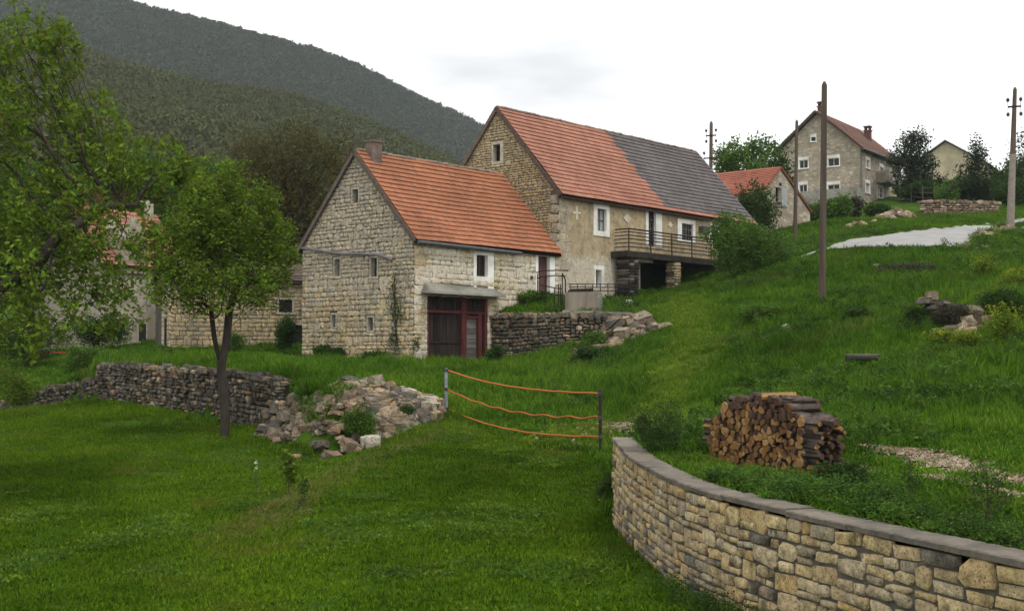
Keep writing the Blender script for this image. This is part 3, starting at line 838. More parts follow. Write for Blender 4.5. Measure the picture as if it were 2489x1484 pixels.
# the red framed gate under the concrete canopy
a, b, c, d = f_gate
mb = MB()
def gb(x0, x1, z0, z1, y0=-.14, y1=-.02, mi=0): mb.frame_box(OF, DF, DN, UP, x0, x1, y0, y1, z0, z1, mi)
xm = front_at(1122, 800)[0]; xm2 = front_at(1134, 800)[0]; zr = front_at(1080, 757)[1]
gb(a, a + .12, c, d - .1); gb(b - .12, b, c, d - .1); gb(a, b, d - .1, d, -.15, -.01); gb(xm, xm2, c, d - .102, -.16, .0); gb(a + .122, xm - .002, zr - .06, zr + .06); gb(xm2 + .002, b - .122, zr - .06, zr + .06)
x3, x4 = front_at(1163, 800)[0], front_at(1172, 800)[0]
gb(x3, x4, c, zr - .062, -.15, -.015); gb(xm2 + .003, x3 - .002, front_at(1140,770)[1] - .05, front_at(1140,770)[1] + .05, -.15, -.03)
gate = h1.part('gate', mb, M['red_wood'])
def planks(x0, x1, z0, z1, w, mat, vert=True, y=-.20):
    k = max(1, int(round(((x1 - x0) if vert else (z1 - z0)) / w)))
    for i in range(k):
        q = MB(); e = random.uniform(-.012, .012)
        if vert: q.frame_box(OF, DF, DN, UP, x0 + (x1 - x0) * i / k + .005, x0 + (x1 - x0) * (i + 1) / k - .005, y, y + .05 + e, z0 + random.uniform(0, .03), z1)
        else: q.frame_box(OF, DF, DN, UP, x0, x1, y, y + .05 + e, z0 + (z1 - z0) * i / k + .008, z0 + (z1 - z0) * (i + 1) / k - .008)
        h1.part('plank', q, mat, gate)
zl = front_at(1140, 770)[1]
planks(a + .12, xm, c + .2, zr - .06, .2, M['dark_wood']); planks(a + .12, xm, zr + .06, d - .1, .19, M['dark_wood'])
planks(xm2, b - .12, zr + .06, d - .1, .17, M['dark_wood']); planks(xm2, x3, c + .25, zl - .05, .22, M['grey_wood'], False); planks(xm2, x3, zl + .05, zr - .06, .2, M['dark_wood'])
planks(x4, b - .12, c + .2, zr - .06, .18, M['dark_wood'])
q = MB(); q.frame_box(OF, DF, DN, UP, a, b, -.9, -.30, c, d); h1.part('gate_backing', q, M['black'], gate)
q = MB(); zz = front_at(1080, 832)[1]; q.frame_box(OF, DF, DN, UP, a + .15, xm - .05, -.14, -.11, zz - .03, zz + .03); h1.part('gate_bar', q, M['iron'], gate)
# canopy: sloping concrete slab
ca, cb = front_at(1020, 722)[0], front_at(1205, 722)[0]
cz = f_gate[3]
cv = [OF + DF * x + DN * y + UP * z for x, y, z in ((ca,0,cz+.03),(cb+.08,0,cz+.03),(cb+.02,.62,cz-.0),(ca,.62,cz-.0),(ca+.25,0,cz+.52),(cb-.1,0,cz+.40),(cb+.0,.6,cz+.08),(ca+.02,.6,cz+.10))]
mb = MB(); mb.add(cv, [(0,1,2,3)[::-1],(4,5,6,7),(0,1,5,4)[::-1],(1,2,6,5)[::-1],(2,3,7,6)[::-1],(3,0,4,7)[::-1]]); h1.part('canopy', mb, M['concrete'])

# stones of both walls
st = Stones(h1, 300)
def grow(r, l, rr, t, b): return (r[0] - l, r[1] + rr, r[2] - b, r[3] + t)
gh = [grow(g_wins[0], .11,.09,.11,.01)] + [grow(r, .13,.12,.12,.11) for r in g_wins[1:]]
def span_g(z):
    if z <= E1: return (.0, W1)
    k = (z - E1) / (R1 - E1) * W1 / 2
    return (k + .03, W1 - k - .03)
for x, z, w, h in lay(course_lines(-.7, 3.55, .15, .29, rng), span_g, gh, (.20,.56), rng, .16) + lay(course_lines(3.55, R1 - .1, .12, .22, rng), span_g, gh, (.18,.48), rng, .12):
    st.put(OG + DG * x + UP * z + NG * .0, DG, NG, UP, w - .012, .05 + rng.uniform(0, .03), h - .012, M['gable_low_stone'] if z + .5 * rng.gauss(0, 1) < 2.6 else M['gable_stone'], gable1, rng.choice((0, 1, 1)), rng.gauss(0, .04))
fh = [grow(f_win, .21,.41,.18,.22), (f_win[0]-.21, f_win[0]+.0, 3.05, f_win[2]), (f_win[1], f_win[1]+.41, 3.05, f_win[2]), grow(f_door,.21,.39,.2,.02), (f_gate[0]-.02,f_gate[1]+.02,-1,f_gate[3]+.02), (ca, cb+.1, cz, cz+.48)]
for i, z in enumerate(np.arange(-.7, E1 - .3, .42)):            # larger corner stones
    wq = .62 if i % 2 else .42; fh.append((0, wq, z, z + .42))
    st.put(OF + DF * wq / 2 + UP * (z + .21), DF, DN, UP, wq - .02, .07, .40, M['front_stone'], front1, 0, 0)
for x, z, w, h in lay(course_lines(-.7, E1 - .02, .19, .34, rng), lambda z: (0, T1), fh, (.28,.60), rng, .16):
    st.put(OF + DF * x + UP * z, DF, DN, UP, w - .012, .045 + rng.uniform(0, .03), h - .012, M['front_stone'], front1, rng.choice((0, 0, 1)), rng.gauss(0, .03))
st.emit()

# roof
ov = .22
def roof_slab(th, t0, t1, W_, e, r, mat, over=.25, thick=.09, x=hpt):
    mb = MB(); k = (r - e) / (W_ / 2)
    for s0, s1, z0, z1 in ((-over, W_/2, e - over * k, r), (W_ + over, W_/2, e - over * k, r)):
        p = [x(t0, s0, z0) - UP * .08, x(t1, s0, z0) - UP * .08, x(t1, s1, z1) - UP * .08, x(t0, s1, z1) - UP * .08]
        mb.add(p + [v - UP * thick for v in p], [(0,1,2,3),(7,6,5,4),(0,4,5,1),(1,5,6,2),(2,6,7,3),(3,7,4,0)])
    return th.part('roof', mb, mat)
M['under_tile'] = plain_mat('roof_batten', (.05,.03,.025), .3, 6)
roof1 = roof_slab(h1, -.10, T1 - .01, W1, E1 + .06, R1 + .10, M['under_tile'], .2)
k1 = (R1 + .04 - E1) / (W1 / 2)
o1 = rng.random
tile_side(h1, roof1, hpt(-.14, W1/2, R1 + .12), hpt(T1 - .02, W1/2, R1 + .12), hpt(-.14, -.26, E1 + .06 - .24 * k1), hpt(T1 - .02, -.26, E1 + .06 - .24 * k1), 19, 46, lambda i, j: M['tile_orange'], 300, rng)
tile_side(h1, roof1, hpt(T1 - .02, W1/2, R1 + .12), hpt(-.14, W1/2, R1 + .12), hpt(T1 - .02, W1 + .26, E1 + .06 - .24 * k1), hpt(-.14, W1 + .26, E1 + .06 - .24 * k1), 19, 23, lambda i, j: M['tile_orange'], 0, rng)
ridge_caps(h1, roof1, hpt(-.1, W1/2, R1 + .12), hpt(T1, W1/2, R1 + .12), M['tile_ridge'])
def verge(th, parent, t, W_, e, r, mat, over=.26, w=.10, hgt=.15):
    k = (r - e) / (W_ / 2)
    for sg in (0, 1):
        s0 = -over if sg == 0 else W_ + over
        a, b = hpt(t, s0, e - over * k), hpt(t, W_ / 2, r)
        d = (b - a).normalized(); nn = d.cross(DF).normalized()
        if nn.z < 0: nn = -nn
        mb = MB(); L = (b - a).length
        mb.frame_box(a, d, DF, nn, 0, L, -w / 2, w / 2, -hgt, .035); th.part('verge_board', mb, mat, parent)
M['verge'] = plain_mat('verge_mortar', (.10,.075,.06), .3, 6)
verge(h1, roof1, -.15, W1, E1 + .06, R1 + .11, M['verge'])
mb = MB(); ge = E1 - .24 * k1 + .0
mb.tube([hpt(-.1, -.36, ge - .03), hpt(3, -.37, ge - .06), hpt(6.4, -.37, ge - .10), hpt(6.5, -.37, ge - .11)], .075, 8); h1.part('gutter', mb, M['zinc'], roof1)
mb = MB(); mb.frame_box(hpt(0, 0, 0), DF, DN, UP, -.1, T1 - .05, .10, .20, ge - .06, ge + .10); h1.part('fascia_board', mb, M['dark_wood'], roof1)
# chimney on the ridge behind the gable
mb = MB()
cx0 = hpt(.72, W1/2 - .30, 0)
mb.frame_box(cx0, DF, DG, UP, -.27, .27, -.27, .27, R1 - .6, R1 + .50)
mb.frame_box(cx0, DF, DG, UP, -.32, .32, -.32, .32, R1 + .501, R1 + .57)
ch = h1.part('chimney', mb, plain_mat('chimney_render', (.16,.12,.10), .3, 4, .95, .4, dark=(.07,.055,.05)), roof1)
# sagging pipe across the gable
mb = MB(); pp = []
for u, v in ((728,602),(765,607),(800,613),(835,617),(880,617),(918,619),(954,631)):
    s_, z_ = gable_at(u, v, -.14); pp.append(hpt(-.14, s_, z_))
mb.tube(pp, .055, 8); h1.part('drainpipe', mb, M['zinc'])

# ------------------------------------------------------------------ the long house behind it
T2a, T2b, W2, E2, R2 = 9.64, 27.55, 7.88, 8.06, 12.52
h2 = Thing('long_house', 'long stone house with a roof half pink and half grey tiles and a balcony', 'house', hpt(18, 0, 2.5))
g2 = [rect_on(gable_at, 1195.5+3, 350, 1216, 394, T2a)]
O2 = hpt(T2a, 0, 0)
mb = MB(); wall_sheet(O2, DG, [(0,2.0),(W2,2.0),(W2,E2),(W2/2,R2),(0,E2)], g2, 0, mb)
gable2 = h2.part('gable_wall', mb, M['wall_joint'])
F2 = {k: rect_on(front_at, *q) for k, q in dict(win=(1450.5,509.5,1472,560.5), door=(1574.8,513,1592.7,598), grid=(1656,546,1683,583), end=(1730,538,1741,590), low=(1447.5,656,1461.3,697)).items()}
cave = rect_on(front_at, 1556, 633, 1752, 722); cave = (cave[0], cave[1], 2.0, cave[3])
mb = MB(); wall_sheet(OF, DF, [(T2a,1.2),(T2b,1.2),(T2b,E2),(T2a,E2)], list(F2.values()) + [cave], 0, mb)
front2 = h2.part('front_wall', mb, M['plaster'])
mb = MB(); mb.add([hpt(T2a,W2,1),hpt(T2b,W2,1),hpt(T2b,W2,E2),hpt(T2a,W2,E2)], [(0,1,2,3)])
mb.add([hpt(T2b,0,1),hpt(T2b,W2,1),hpt(T2b,W2,E2),hpt(T2b,W2/2,R2),hpt(T2b,0,E2)], [(0,1,2,3,4)])
h2.part('rear_wall', mb, M['masonry_brown'])
opening(h2, 'window', O2, DG, NG, g2[0], (.22,.10,.16,.14), M['cut_stone'], ('pane', M['black']), .25, False, .03)
opening(h2, 'window', OF, DF, DN, F2['win'], (.30,.26,.28,.26), M['white_plaster'], ('pane', M['shutter']), .16, False, .04, bars=(2,2,M['grey_wood']))
opening(h2, 'balcony_door', OF, DF, DN, F2['door'], (.22,.55,.24,0), M['white_plaster'], ('pane', M['dark_glass']), .16, False, .04, bars=(4,2,M['grey_wood']))
opening(h2, 'window', OF, DF, DN, F2['grid'], (.40,.22,.22,.1), M['white_plaster'], ('pane', M['dark_glass']), .12, False, .035, bars=(3,4,M['grey_wood']))
opening(h2, 'window', OF, DF, DN, F2['end'], (.34,.9,.28,.1), M['white_plaster'], ('pane', M['black']), .16, False, .035)
opening(h2, 'window', OF, DF, DN, F2['low'], (.12,.22,.20,.0), M['white_plaster'], ('pane', M['black']), .28, False, .02)
# plaster emblems between the openings
def emblem(pts2, name):
    mb = MB(); n = len(pts2)
    v = [hpt(t, 0, z) + DN * .003 for t, z in pts2] + [hpt(t, 0, z) + DN * .035 for t, z in pts2]
    mb.add(v, [tuple(range(n, 2 * n))] + [(i, (i + 1) % n, n + (i + 1) % n, n + i) for i in range(n)])
    h2.part(name, mb, M['emblem'], front2)
M['emblem'] = plain_mat('pale_relief', (.55,.52,.42), .15, 6, .9, .2, dark=(.42,.37,.28))
fa = lambda u, v: front_at(u, v)
emblem([fa(*q) for q in ((1398,500),(1403,500.5),(1403,515),(1410,515.5),(1410,520.5),(1403,520),(1403.5,534),(1398.5,534),(1398,520),(1391.5,519.5),(1391.5,514.5),(1398,514.5))], 'cross_relief')
emblem([fa(*q) for q in ((1524,518),(1533,531),(1524,543),(1514,530))], 'diamond_relief')
emblem([fa(*q) for q in ((1628,537),(1634,548),(1628,553),(1622,547))], 'diamond_relief')
st2 = Stones(h2, 300)
def span_g2(z):
    if z <= E2: return (.45, W2)
    k = (z - E2) / (R2 - E2) * W2 / 2
    return (k + .03, W2 - k - .03)
# only the part above the lower roof shows
def low_cut(z): return max(0.0, (R1 - z) / (R1 - E1) * W1 / 2) if z < R1 else 0
gh2 = [grow(g2[0], .24,.12,.17,.15)]
for x, z, w, h in lay(course_lines(4.6, R2 - .08, .10, .17, rng), span_g2, gh2, (.20,.46), rng, .06):
    if z < R1 - .25 and abs(x - W1/2) < (R1 - .25 - z) / k1: continue
    st2.put(O2 + DG * x + UP * z, DG, NG, UP, w - .02, .05 + rng.uniform(0, .03), h - .02, M['ochre_stone'], gable2, rng.choice((0, 1)), rng.gauss(0, .04))
for i, z in enumerate(np.arange(4.2, E2 - .4, .46)):
    wq = .60 if i % 2 else .44
    st2.put(O2 + DG * (wq / 2 - .02) + UP * (z + .23), DG, NG, UP, wq, .07, .44, M['gable_stone'], gable2, 1, 0)
    st2.put(OF + DF * (T2a + .5 - (i % 2) * .1) + UP * (z + .23), DF, DN, UP, .9 - (i % 2) * .3, .02, .44, M['gable_stone'], front2, 1, 0)

# cave under the balcony
a, b, c, d = cave
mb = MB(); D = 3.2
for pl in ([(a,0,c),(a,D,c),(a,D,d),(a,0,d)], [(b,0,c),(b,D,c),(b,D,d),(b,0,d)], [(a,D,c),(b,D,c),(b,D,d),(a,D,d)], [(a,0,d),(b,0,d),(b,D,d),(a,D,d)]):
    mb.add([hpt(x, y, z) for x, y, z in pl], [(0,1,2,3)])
M['soot_shade'] = plain_mat('soot_shade_stone', (.022,.019,.016), .5, 4, .95, .6)  # soot on pillar stones; on cellar walls, shade put into the colour
h2.part('cellar', mb, M['soot_shade'])
# balcony
BO = 1.05
bt0, bz0 = front_at(1527, 606, BO); bt1, _ = front_at(1738, 622, BO)
bz = (870 - 612) / 3000 * 62.6
mb = MB(); mb.frame_box(OF, DF, DN, UP, bt0 - .1, bt1, .02, BO, bz - .30, bz)
n0 = len(mb.v)
balc = h2.part('balcony', mb, plain_mat('blackened_slab', (.045,.04,.034), .5, 3, .95, .5, dark=(.02,.018,.016)))
mb = MB(); mb.frame_box(OF, DF, DN, UP, bt0 + .3, bt0 + 2.3, .2, BO - .12, bz - .50, bz - .302); h2.part('beam', mb, M['dry_stone'], balc)
rl = MB(); rz = bz + 1.12
p0, p1 = bt0 + .15, bt1 - .3
for k, hgt in enumerate((.22, .42, .62, .80, .97, 1.12)):
    rl.tube([hpt(p0, 0, bz + hgt) + DN * (BO - .08), hpt(p1, 0, bz + hgt) + DN * (BO - .08)], .030 if k < 5 else .042, 5)
    rl.tube([hpt(p0, 0, bz + hgt) + DN * (BO - .08), hpt(p0, 0, bz + hgt) + DN * .1], .026 if k < 5 else .036, 5)
npost = 5
h2.part('railing', rl, M['iron'], balc)
for i in range(npost):
    q = MB(); t_ = p0 + (p1 - p0) * i / (npost - 1); q.tube([hpt(t_, 0, bz) + DN * (BO - .08), hpt(t_, 0, bz + 1.14) + DN * (BO - .08)], .032, 6); h2.part('railing_post', q, M['iron'], balc)
bx_t, bx_z = front_at(1711, 560, BO + .05)
mb = MB(); mb.frame_box(hpt(bx_t, 0, bx_z) + DN * BO, DF, DN, UP, -.34, .30, -.1, .22, -.16, .2); mb.frame_box(hpt(bx_t, 0, bx_z) + DN * BO, DF, DN, UP, -.38, .9, -.02, .06, -.2, -.165); h2.part('hanging_box', mb, M['ceramic'], balc)
# pillars of rough stone that carry the balcony
def pillar(u, vt, vb, w, o, mats, dep=.6):
    t, zb = front_at(u, vb, o); zt = bz - .31
    core = MB(); core.frame_box(OF, DF, DN, UP, t - w / 2 + .05, t + w / 2 - .05, o - dep + .05, o - .05, zb - .6, zt)
    pl = h2.part('pillar', core, M['mortar'], balc)
    z = zb - .4
    while z < zt - .02:
        h = min(rng.uniform(.12, .2), zt - z)
        n = 2 if w > .7 else 1
        for i in range(n):
            ww = w / n
            st2.put(OF + DF * (t - w / 2 + ww * (i + .5)) + DN * (o - .07) + UP * (z + h / 2), DF, DN, UP, ww * rng.uniform(.9, 1.04), .09, h - .015, random.choice(mats), balc, 1, rng.gauss(0, .03))
        st2.put(OF + DF * (t + w / 2 - .07) + DN * (o - dep / 2) + UP * (z + h / 2), -DN, DF, UP, dep, .09, h - .015, random.choice(mats), balc, 1, 0)
        st2.put(OF + DF * (t - w / 2 + .07) + DN * (o - dep / 2) + UP * (z + h / 2), DN, -DF, UP, dep, .09, h - .015, random.choice(mats), balc, 1, 0)
        z += h
pillar(1541, 640, 722, .8, BO - .05, [M['soot_shade'], M['soot_shade'], M['dry_stone']], .8)
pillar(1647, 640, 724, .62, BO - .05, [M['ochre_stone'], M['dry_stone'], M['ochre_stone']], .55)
pillar(1752, 640, 706, .8, BO - .1, [M['soot_shade'], M['soot_shade']], .8)
st2.emit()

roof2 = roof_slab(h2, T2a - .10, T2b + .1, W2, E2 + .08, R2 + .1, M['under_tile'], .25)
k2 = (R2 + .02 - E2) / (W2 / 2)
rt = [18.55 + .14 * math.sin(i * 1.7) + rng.uniform(-.1, .1) for i in range(21)]
def mat2(i, j):
    t = T2a + (j + .5) / 82 * (T2b - T2a)
    return M['tile_grey'] if (t > rt[i] and i < 19) else M['tile_pink']
ea = E2 + .08 - .26 * k2
tile_side(h2, roof2, hpt(T2a - .14, W2/2, R2 + .12), hpt(T2b + .14, W2/2, R2 + .12), hpt(T2a - .14, -.3, ea), hpt(T2b + .14, -.3, ea), 20, 82, mat2, 300, rng)
tile_side(h2, roof2, hpt(T2b + .14, W2/2, R2 + .12), hpt(T2a - .14, W2/2, R2 + .12), hpt(T2b + .14, W2 + .3, ea), hpt(T2a - .14, W2 + .3, ea), 20, 40, lambda i, j: M['tile_pink'], 0, rng)
ridge_caps(h2, roof2, hpt(T2a - .1, W2/2, R2 + .12), hpt(T2b + .1, W2/2, R2 + .12), M['tile_ridge'])
verge(h2, roof2, T2a - .15, W2, E2 + .08, R2 + .11, M['verge'])
verge(h2, roof2, T2b + .17, W2, E2 + .08, R2 + .15, M['concrete'], w=.16)
mb = MB(); mb.frame_box(hpt(0, 0, 0), DF, DN, UP, T2a - .05, T2b, .02, .10, E2 - .28, E2 - .02); h2.part('fascia_board', mb, M['dark_wood'], roof2)
# ------------------------------------------------------------------ generic gabled house from its gable plane
def on_plane(u, v, o, n):
    d = ray(u, v); return d * (o.dot(n) / d.dot(n))

def gable_house(name, label, o, ga, back, depth, pts_, base, wall_mat, roof_mat, over=.35, tile_rows=0, tile_cols=0, wins=(), th_roof=.14, fascia=None):
    """o: apex; ga: horizontal direction of the gable; back: direction of the ridge; pts_: left eave and right eave as (along, dz)"""
    (la, lz), (ra, rz) = pts_
    th = Thing(name, label, 'house', o + back * (depth / 2) + UP * (base - o.z))
    n = -back if back.y > 0 else back
    n = -back
    q = lambda a, z, k: o + ga * a + UP * z + back * k
    zb = base - o.z
    holes = [w[1] for w in wins if w[0] == 'g']
    mb = MB(); wall_sheet(o, ga, [(la, zb), (ra, zb), (ra, rz), (0, 0), (la, lz)], holes, 0, mb)
    th.part('gable_wall', mb, wall_mat)
    sh = [w[1] for w in wins if w[0] == 's']
    mb = MB(); wall_sheet(q(ra, 0, 0), back, [(0, zb), (depth, zb), (depth, rz), (0, rz)], sh, 0, mb)
    th.part('side_wall', mb, wall_mat)
    mb = MB(); mb.add([q(la, zb, 0), q(la, zb, depth), q(la, lz, depth), q(la, lz, 0)], [(0,1,2,3)])
    mb.add([q(la, zb, depth), q(ra, zb, depth), q(ra, rz, depth), q(0, 0, depth), q(la, lz, depth)], [(0,1,2,3,4)])
    th.part('rear_wall', mb, wall_mat)
    mb = MB(); e = over
    sides = []
    for a, z in ((la, lz), (ra, rz)):
        L = sqrt(a * a + z * z); ux, uz = a / L, z / L
        a2, z2 = ux * (L + over), uz * (L + over)
        lift = .08
        p = [q(a2, z2 + lift, -e), q(a2, z2 + lift, depth + e), q(0, lift, depth + e), q(0, lift, -e)]
        mb.add(p + [x + UP * th_roof for x in p], [(3,2,1,0),(4,5,6,7),(0,1,5,4),(1,2,6,5),(2,3,7,6),(3,0,4,7)])
        sides.append([x + UP * th_roof for x in p])
    roof = th.part('roof', mb, fascia or roof_mat)
    if tile_rows:
        for p in sides:
            tile_side(th, roof, p[3] + UP * .01, p[2] + UP * .01, p[0] + UP * .01, p[1] + UP * .01, tile_rows, tile_cols, lambda i, j: roof_mat, 0, rng)
    return th, roof, q, n

def fit_gable(apex, Y, ga, left, right):
    o = P(apex[0], apex[1], Y); nrm = Vector((-ga.y, ga.x, 0))
    L, R = on_plane(*left, o, nrm), on_plane(*right, o, nrm)
    return o, ((L - o).dot(ga), L.z - o.z), ((R - o).dot(ga), R.z - o.z), lambda u, v: ((on_plane(u, v, o, nrm) - o).dot(ga), on_plane(u, v, o, nrm).z - o.z)

def rect_px(f, x0, y0, x1, y1):
    p, q = f(x0, y1), f(x1, y0); return (min(p[0], q[0]), max(p[0], q[0]), min(p[1], q[1]), max(p[1], q[1]))

# small house with the red roof beside the long house
o, L, R, fg = fit_gable((1895, 411), 84, DF, (1853, 470), (1968, 517))
wD = rect_px(fg, 1883, 457, 1897, 490)
hD, roofD, qD, nD = gable_house('small_house', 'small low stone house with red tiled roof and one open grey shutter in its gable', o, DF, DG, 9.5, (L, R), P(1930, 566, 84).z - .8, M['masonry_far'], M['tile_red'], .12, 14, 36, [('g', wD)], .06)
opening(hD, 'window', o, DF, -DG * -1 if False else DN, wD, (.08,.08,.12,.1), M['cut_stone'], ('pane', M['black']), .25, True, .04)
mb = MB(); mb.frame_box(o, DF, DN, UP, wD[1] + .02, wD[1] + .80, .03, .07, wD[2] - .25, wD[3] + .1); sh = hD.part('shutter', mb, M['shutter'])
mb = MB(); mb.frame_box(o + UP * -1.0, DF, DN, UP, -.12, .18, -.1, .02, -.25, .05); hD.part('vent', mb, M['black'])

# big house on the hill
rE = Vector((.58, .8146, 0)).normalized(); gE = Vector((rE.y, -rE.x, 0))
o, L, R, fg = fit_gable((1985, 277), 120, gE, (1890, 372), (2091, 360))
zE = P(2000, 482, 124).z - 1.5
fs_o = o + gE * R[0]
def side_px(u, v):
    nrm = Vector((-rE.y, rE.x, 0)); p = on_plane(u, v, fs_o, nrm); return (p - fs_o).dot(rE), p.z - o.z
gw = [rect_px(fg, *q) for q in ((2011,447,2040,467),(2012,383,2039,405),(1942,448,1961,467),(1942,388,1963,410),(1971,333,1982,344))]
swn = [rect_px(side_px, *q) for q in ((2103,447,2113,467),(2104,391,2113,407),(2137,408,2147,438),(2131,458,2145,478))]
hE, roofE, qE, nE = gable_house('hilltop_house', 'large two-storey stone house on the hill with a faded red roof and two chimneys', o, gE, rE, 11.5, (L, R), zE, M['masonry_far'], M['tile_far'], .55, 16, 30, [('g', r) for r in gw] + [('s', r) for r in swn], .16, M['verge'])
def side_window(th, kind, oo, ax, n, r, fill, **k): return opening(th, kind, oo, ax, n, r, (.08,.08,.30,.1), M['white_plaster'], fill, .12, True, .05, **k)
for i, r in enumerate(gw): side_window(hE, 'window', o, gE, -rE, r, ('pane', M['dark_glass']), bars=(1,2,M['white_plaster']) if i < 4 else None)
for i, r in enumerate(swn[:2]): side_window(hE, 'window', fs_o, rE, gE, r, ('pane', M['shutter']))
for r in swn[2:]: side_window(hE, 'door', fs_o, rE, gE, r, ('pane', M['dark_glass']), bars=(2,2,M['white_plaster']))
t0, z0 = side_px(2128, 440); t1, _ = side_px(2158, 440)
mb = MB(); mb.frame_box(fs_o, rE, gE, UP, t0, t1, .0, 1.3, z0 - o.z + o.z - .2 - 0, z0)
bl = hE.part('balcony', mb, M['concrete'])
mb = MB(); mb.frame_box(fs_o, rE, gE, UP, t0 + .02, t1 - .02, 1.22, 1.28, z0 + .001, z0 + 1.0); mb.frame_box(fs_o, rE, gE, UP, t0 + .02, t0 + .08, .02, 1.219, z0 + .001, z0 + 1.0); mb.frame_box(fs_o, rE, gE, UP, t1 - .08, t1 - .02, .02, 1.219, z0 + .001, z0 + 1.0)
hE.part('parapet', mb, M['grey_render'], bl)
M['brick_dark'] = plain_mat('dark_brick', (.10,.055,.045), .3, 6)
for k, z_, a_ in ((1.2, 1.3, .0), (9.0, 1.3, 1.9)):
    mb = MB(); c0 = qE(a_, -a_ * .75, k)
    mb.frame_box(c0, gE, rE, UP, -.3, .3, -.3, .3, -.8, z_ - .45); mb.frame_box(c0, gE, rE, UP, -.38, .38, -.38, .38, z_ - .449, z_ - .36)
    mb.frame_box(c0, gE, rE, UP, -.36, .36, -.36, .36, z_ - .359 + .3, z_ + .08)
    mb.frame_box(c0, gE, rE, UP, -.28, -.14, -.28, .28, z_ - .359, z_ - .06); mb.frame_box(c0, gE, rE, UP, .14, .28, -.28, .28, z_ - .359, z_ - .06)
    hE.part('chimney', mb, M['brick_dark'], roofE)
mb = MB(); pv = [fs_o + gE * .45 + rE * x + UP * (R[1] - .15) for x in (-.5, 11.9)]; mb.tube(pv, .12, 6); hE.part('gutter', mb, M['zinc'], roofE)
vp = fg(2092, 415)
mb = MB(); mb.tube([fs_o - rE * .1 + gE * .08 + UP * R[1], fs_o - rE * .1 + gE * .08 + UP * (zE - o.z)], .09, 6); hE.part('drainpipe', mb, M['zinc'])
mb = MB(); mb.frame_box(o, gE, -rE, UP, L[0] * .2, R[0] + .4, .02, 2.4, zE - o.z - 1, P(2060, 474, 121).z - o.z); hE.part('plinth', mb, M['concrete'])

# ochre house behind the conifers
o, L, R, fg = fit_gable((2298, 345), 150, Vector((.86, -.51, 0)), (2270, 363), (2366, 392))
hF, roofF, qF, nF = gable_house('ochre_house', 'plain ochre rendered house half hidden behind the dark trees', o, Vector((.86, -.51, 0)), Vector((.51, .86, 0)), 10, ((-4.6, -3.0), (4.6, -3.0)), P(2300, 482, 150).z - 1, M['beige_wall'], M['tile_ridge'], .5)
mb = MB(); mb.frame_box(o, Vector((.86, -.51, 0)), -Vector((.51, .86, 0)), UP, -.7, .7, -.1, .05, -6.5, -5.0); hF.part('window', mb, M['dark_glass'])

# houses on the left behind the trees
oA = P(165, 503, 72); oA2 = P(372, 512, 77); rA = (Vector((oA2.x - oA.x, oA2.y - oA.y, 0))).normalized()
def ridge_house(name, label, a, b, wall_mat, roof_mat, run, eave_dz, base, rows, cols, holes=()):
    """house seen on its long side: a-b is the ridge, the near slope falls RUN metres towards the camera"""
    ax = Vector((b.x - a.x, b.y - a.y, 0)); Lr = ax.length; ax.normalize(); n = Vector((ax.y, -ax.x, 0))
    th = Thing(name, label, 'house', (a + b) / 2 * 1 + UP * (base - a.z))
    r0 = Vector((a.x, a.y, a.z)); 
    ev = r0 + n * run + UP * eave_dz
    mb = MB(); wall_sheet(Vector((ev.x, ev.y, 0)) - n * .3, ax, [(0, base), (Lr, base), (Lr, ev.z + .1), (0, ev.z + .1)], holes, 0, mb); fw = th.part('front_wall', mb, wall_mat)
    mb = MB()
    for k in (0, Lr):
        p = r0 + ax * k; f = p + n * (run - .3); g = p - n * (run - .3)
        mb.add([Vector((f.x, f.y, base)), Vector((g.x, g.y, base)), Vector((g.x, g.y, ev.z + .1)), Vector((p.x, p.y, a.z - .05)), Vector((f.x, f.y, ev.z + .1))], [(0,1,2,3,4)])
    g = r0 - n * (run - .3); mb.add([Vector((g.x, g.y, base)), Vector((g.x, g.y, base)) + ax * Lr, Vector((g.x, g.y, ev.z)) + ax * Lr, Vector((g.x, g.y, ev.z))], [(0,1,2,3)])
    th.part('end_wall', mb, wall_mat)
    mb = MB(); rr = []
    for sg in (1, -1):
        p = [r0 - ax * .2, r0 + ax * (Lr + .2), r0 + ax * (Lr + .2) + n * run * sg + UP * eave_dz, r0 - ax * .2 + n * run * sg + UP * eave_dz]
        mb.add(p + [x + UP * .1 for x in p], [(3,2,1,0),(4,5,6,7),(0,1,5,4),(1,2,6,5),(2,3,7,6),(3,0,4,7)]); rr.append([x + UP * .1 for x in p])
    roof = th.part('roof', mb, M['under_tile'])
    p = rr[0]; tile_side(th, roof, p[0], p[1], p[3], p[2], rows, cols, lambda i, j: roof_mat, 0, rng)
    p = rr[1]; tile_side(th, roof, p[1], p[0], p[2], p[3], rows // 2, cols // 2, lambda i, j: roof_mat, 0, rng)
    return th, roof, Vector((ev.x, ev.y, 0)) - n * .3, ax, n, Lr, fw
evA = 4.2
hA, roofA, fo, fx, fn, LA, _ = ridge_house('plastered_house', 'pale plastered house with red roof and a dormer seen through the walnut branches', oA, oA2, M['grey_render'], M['tile_pink'], 3.4, -3.6, -1.0, 16, 30)
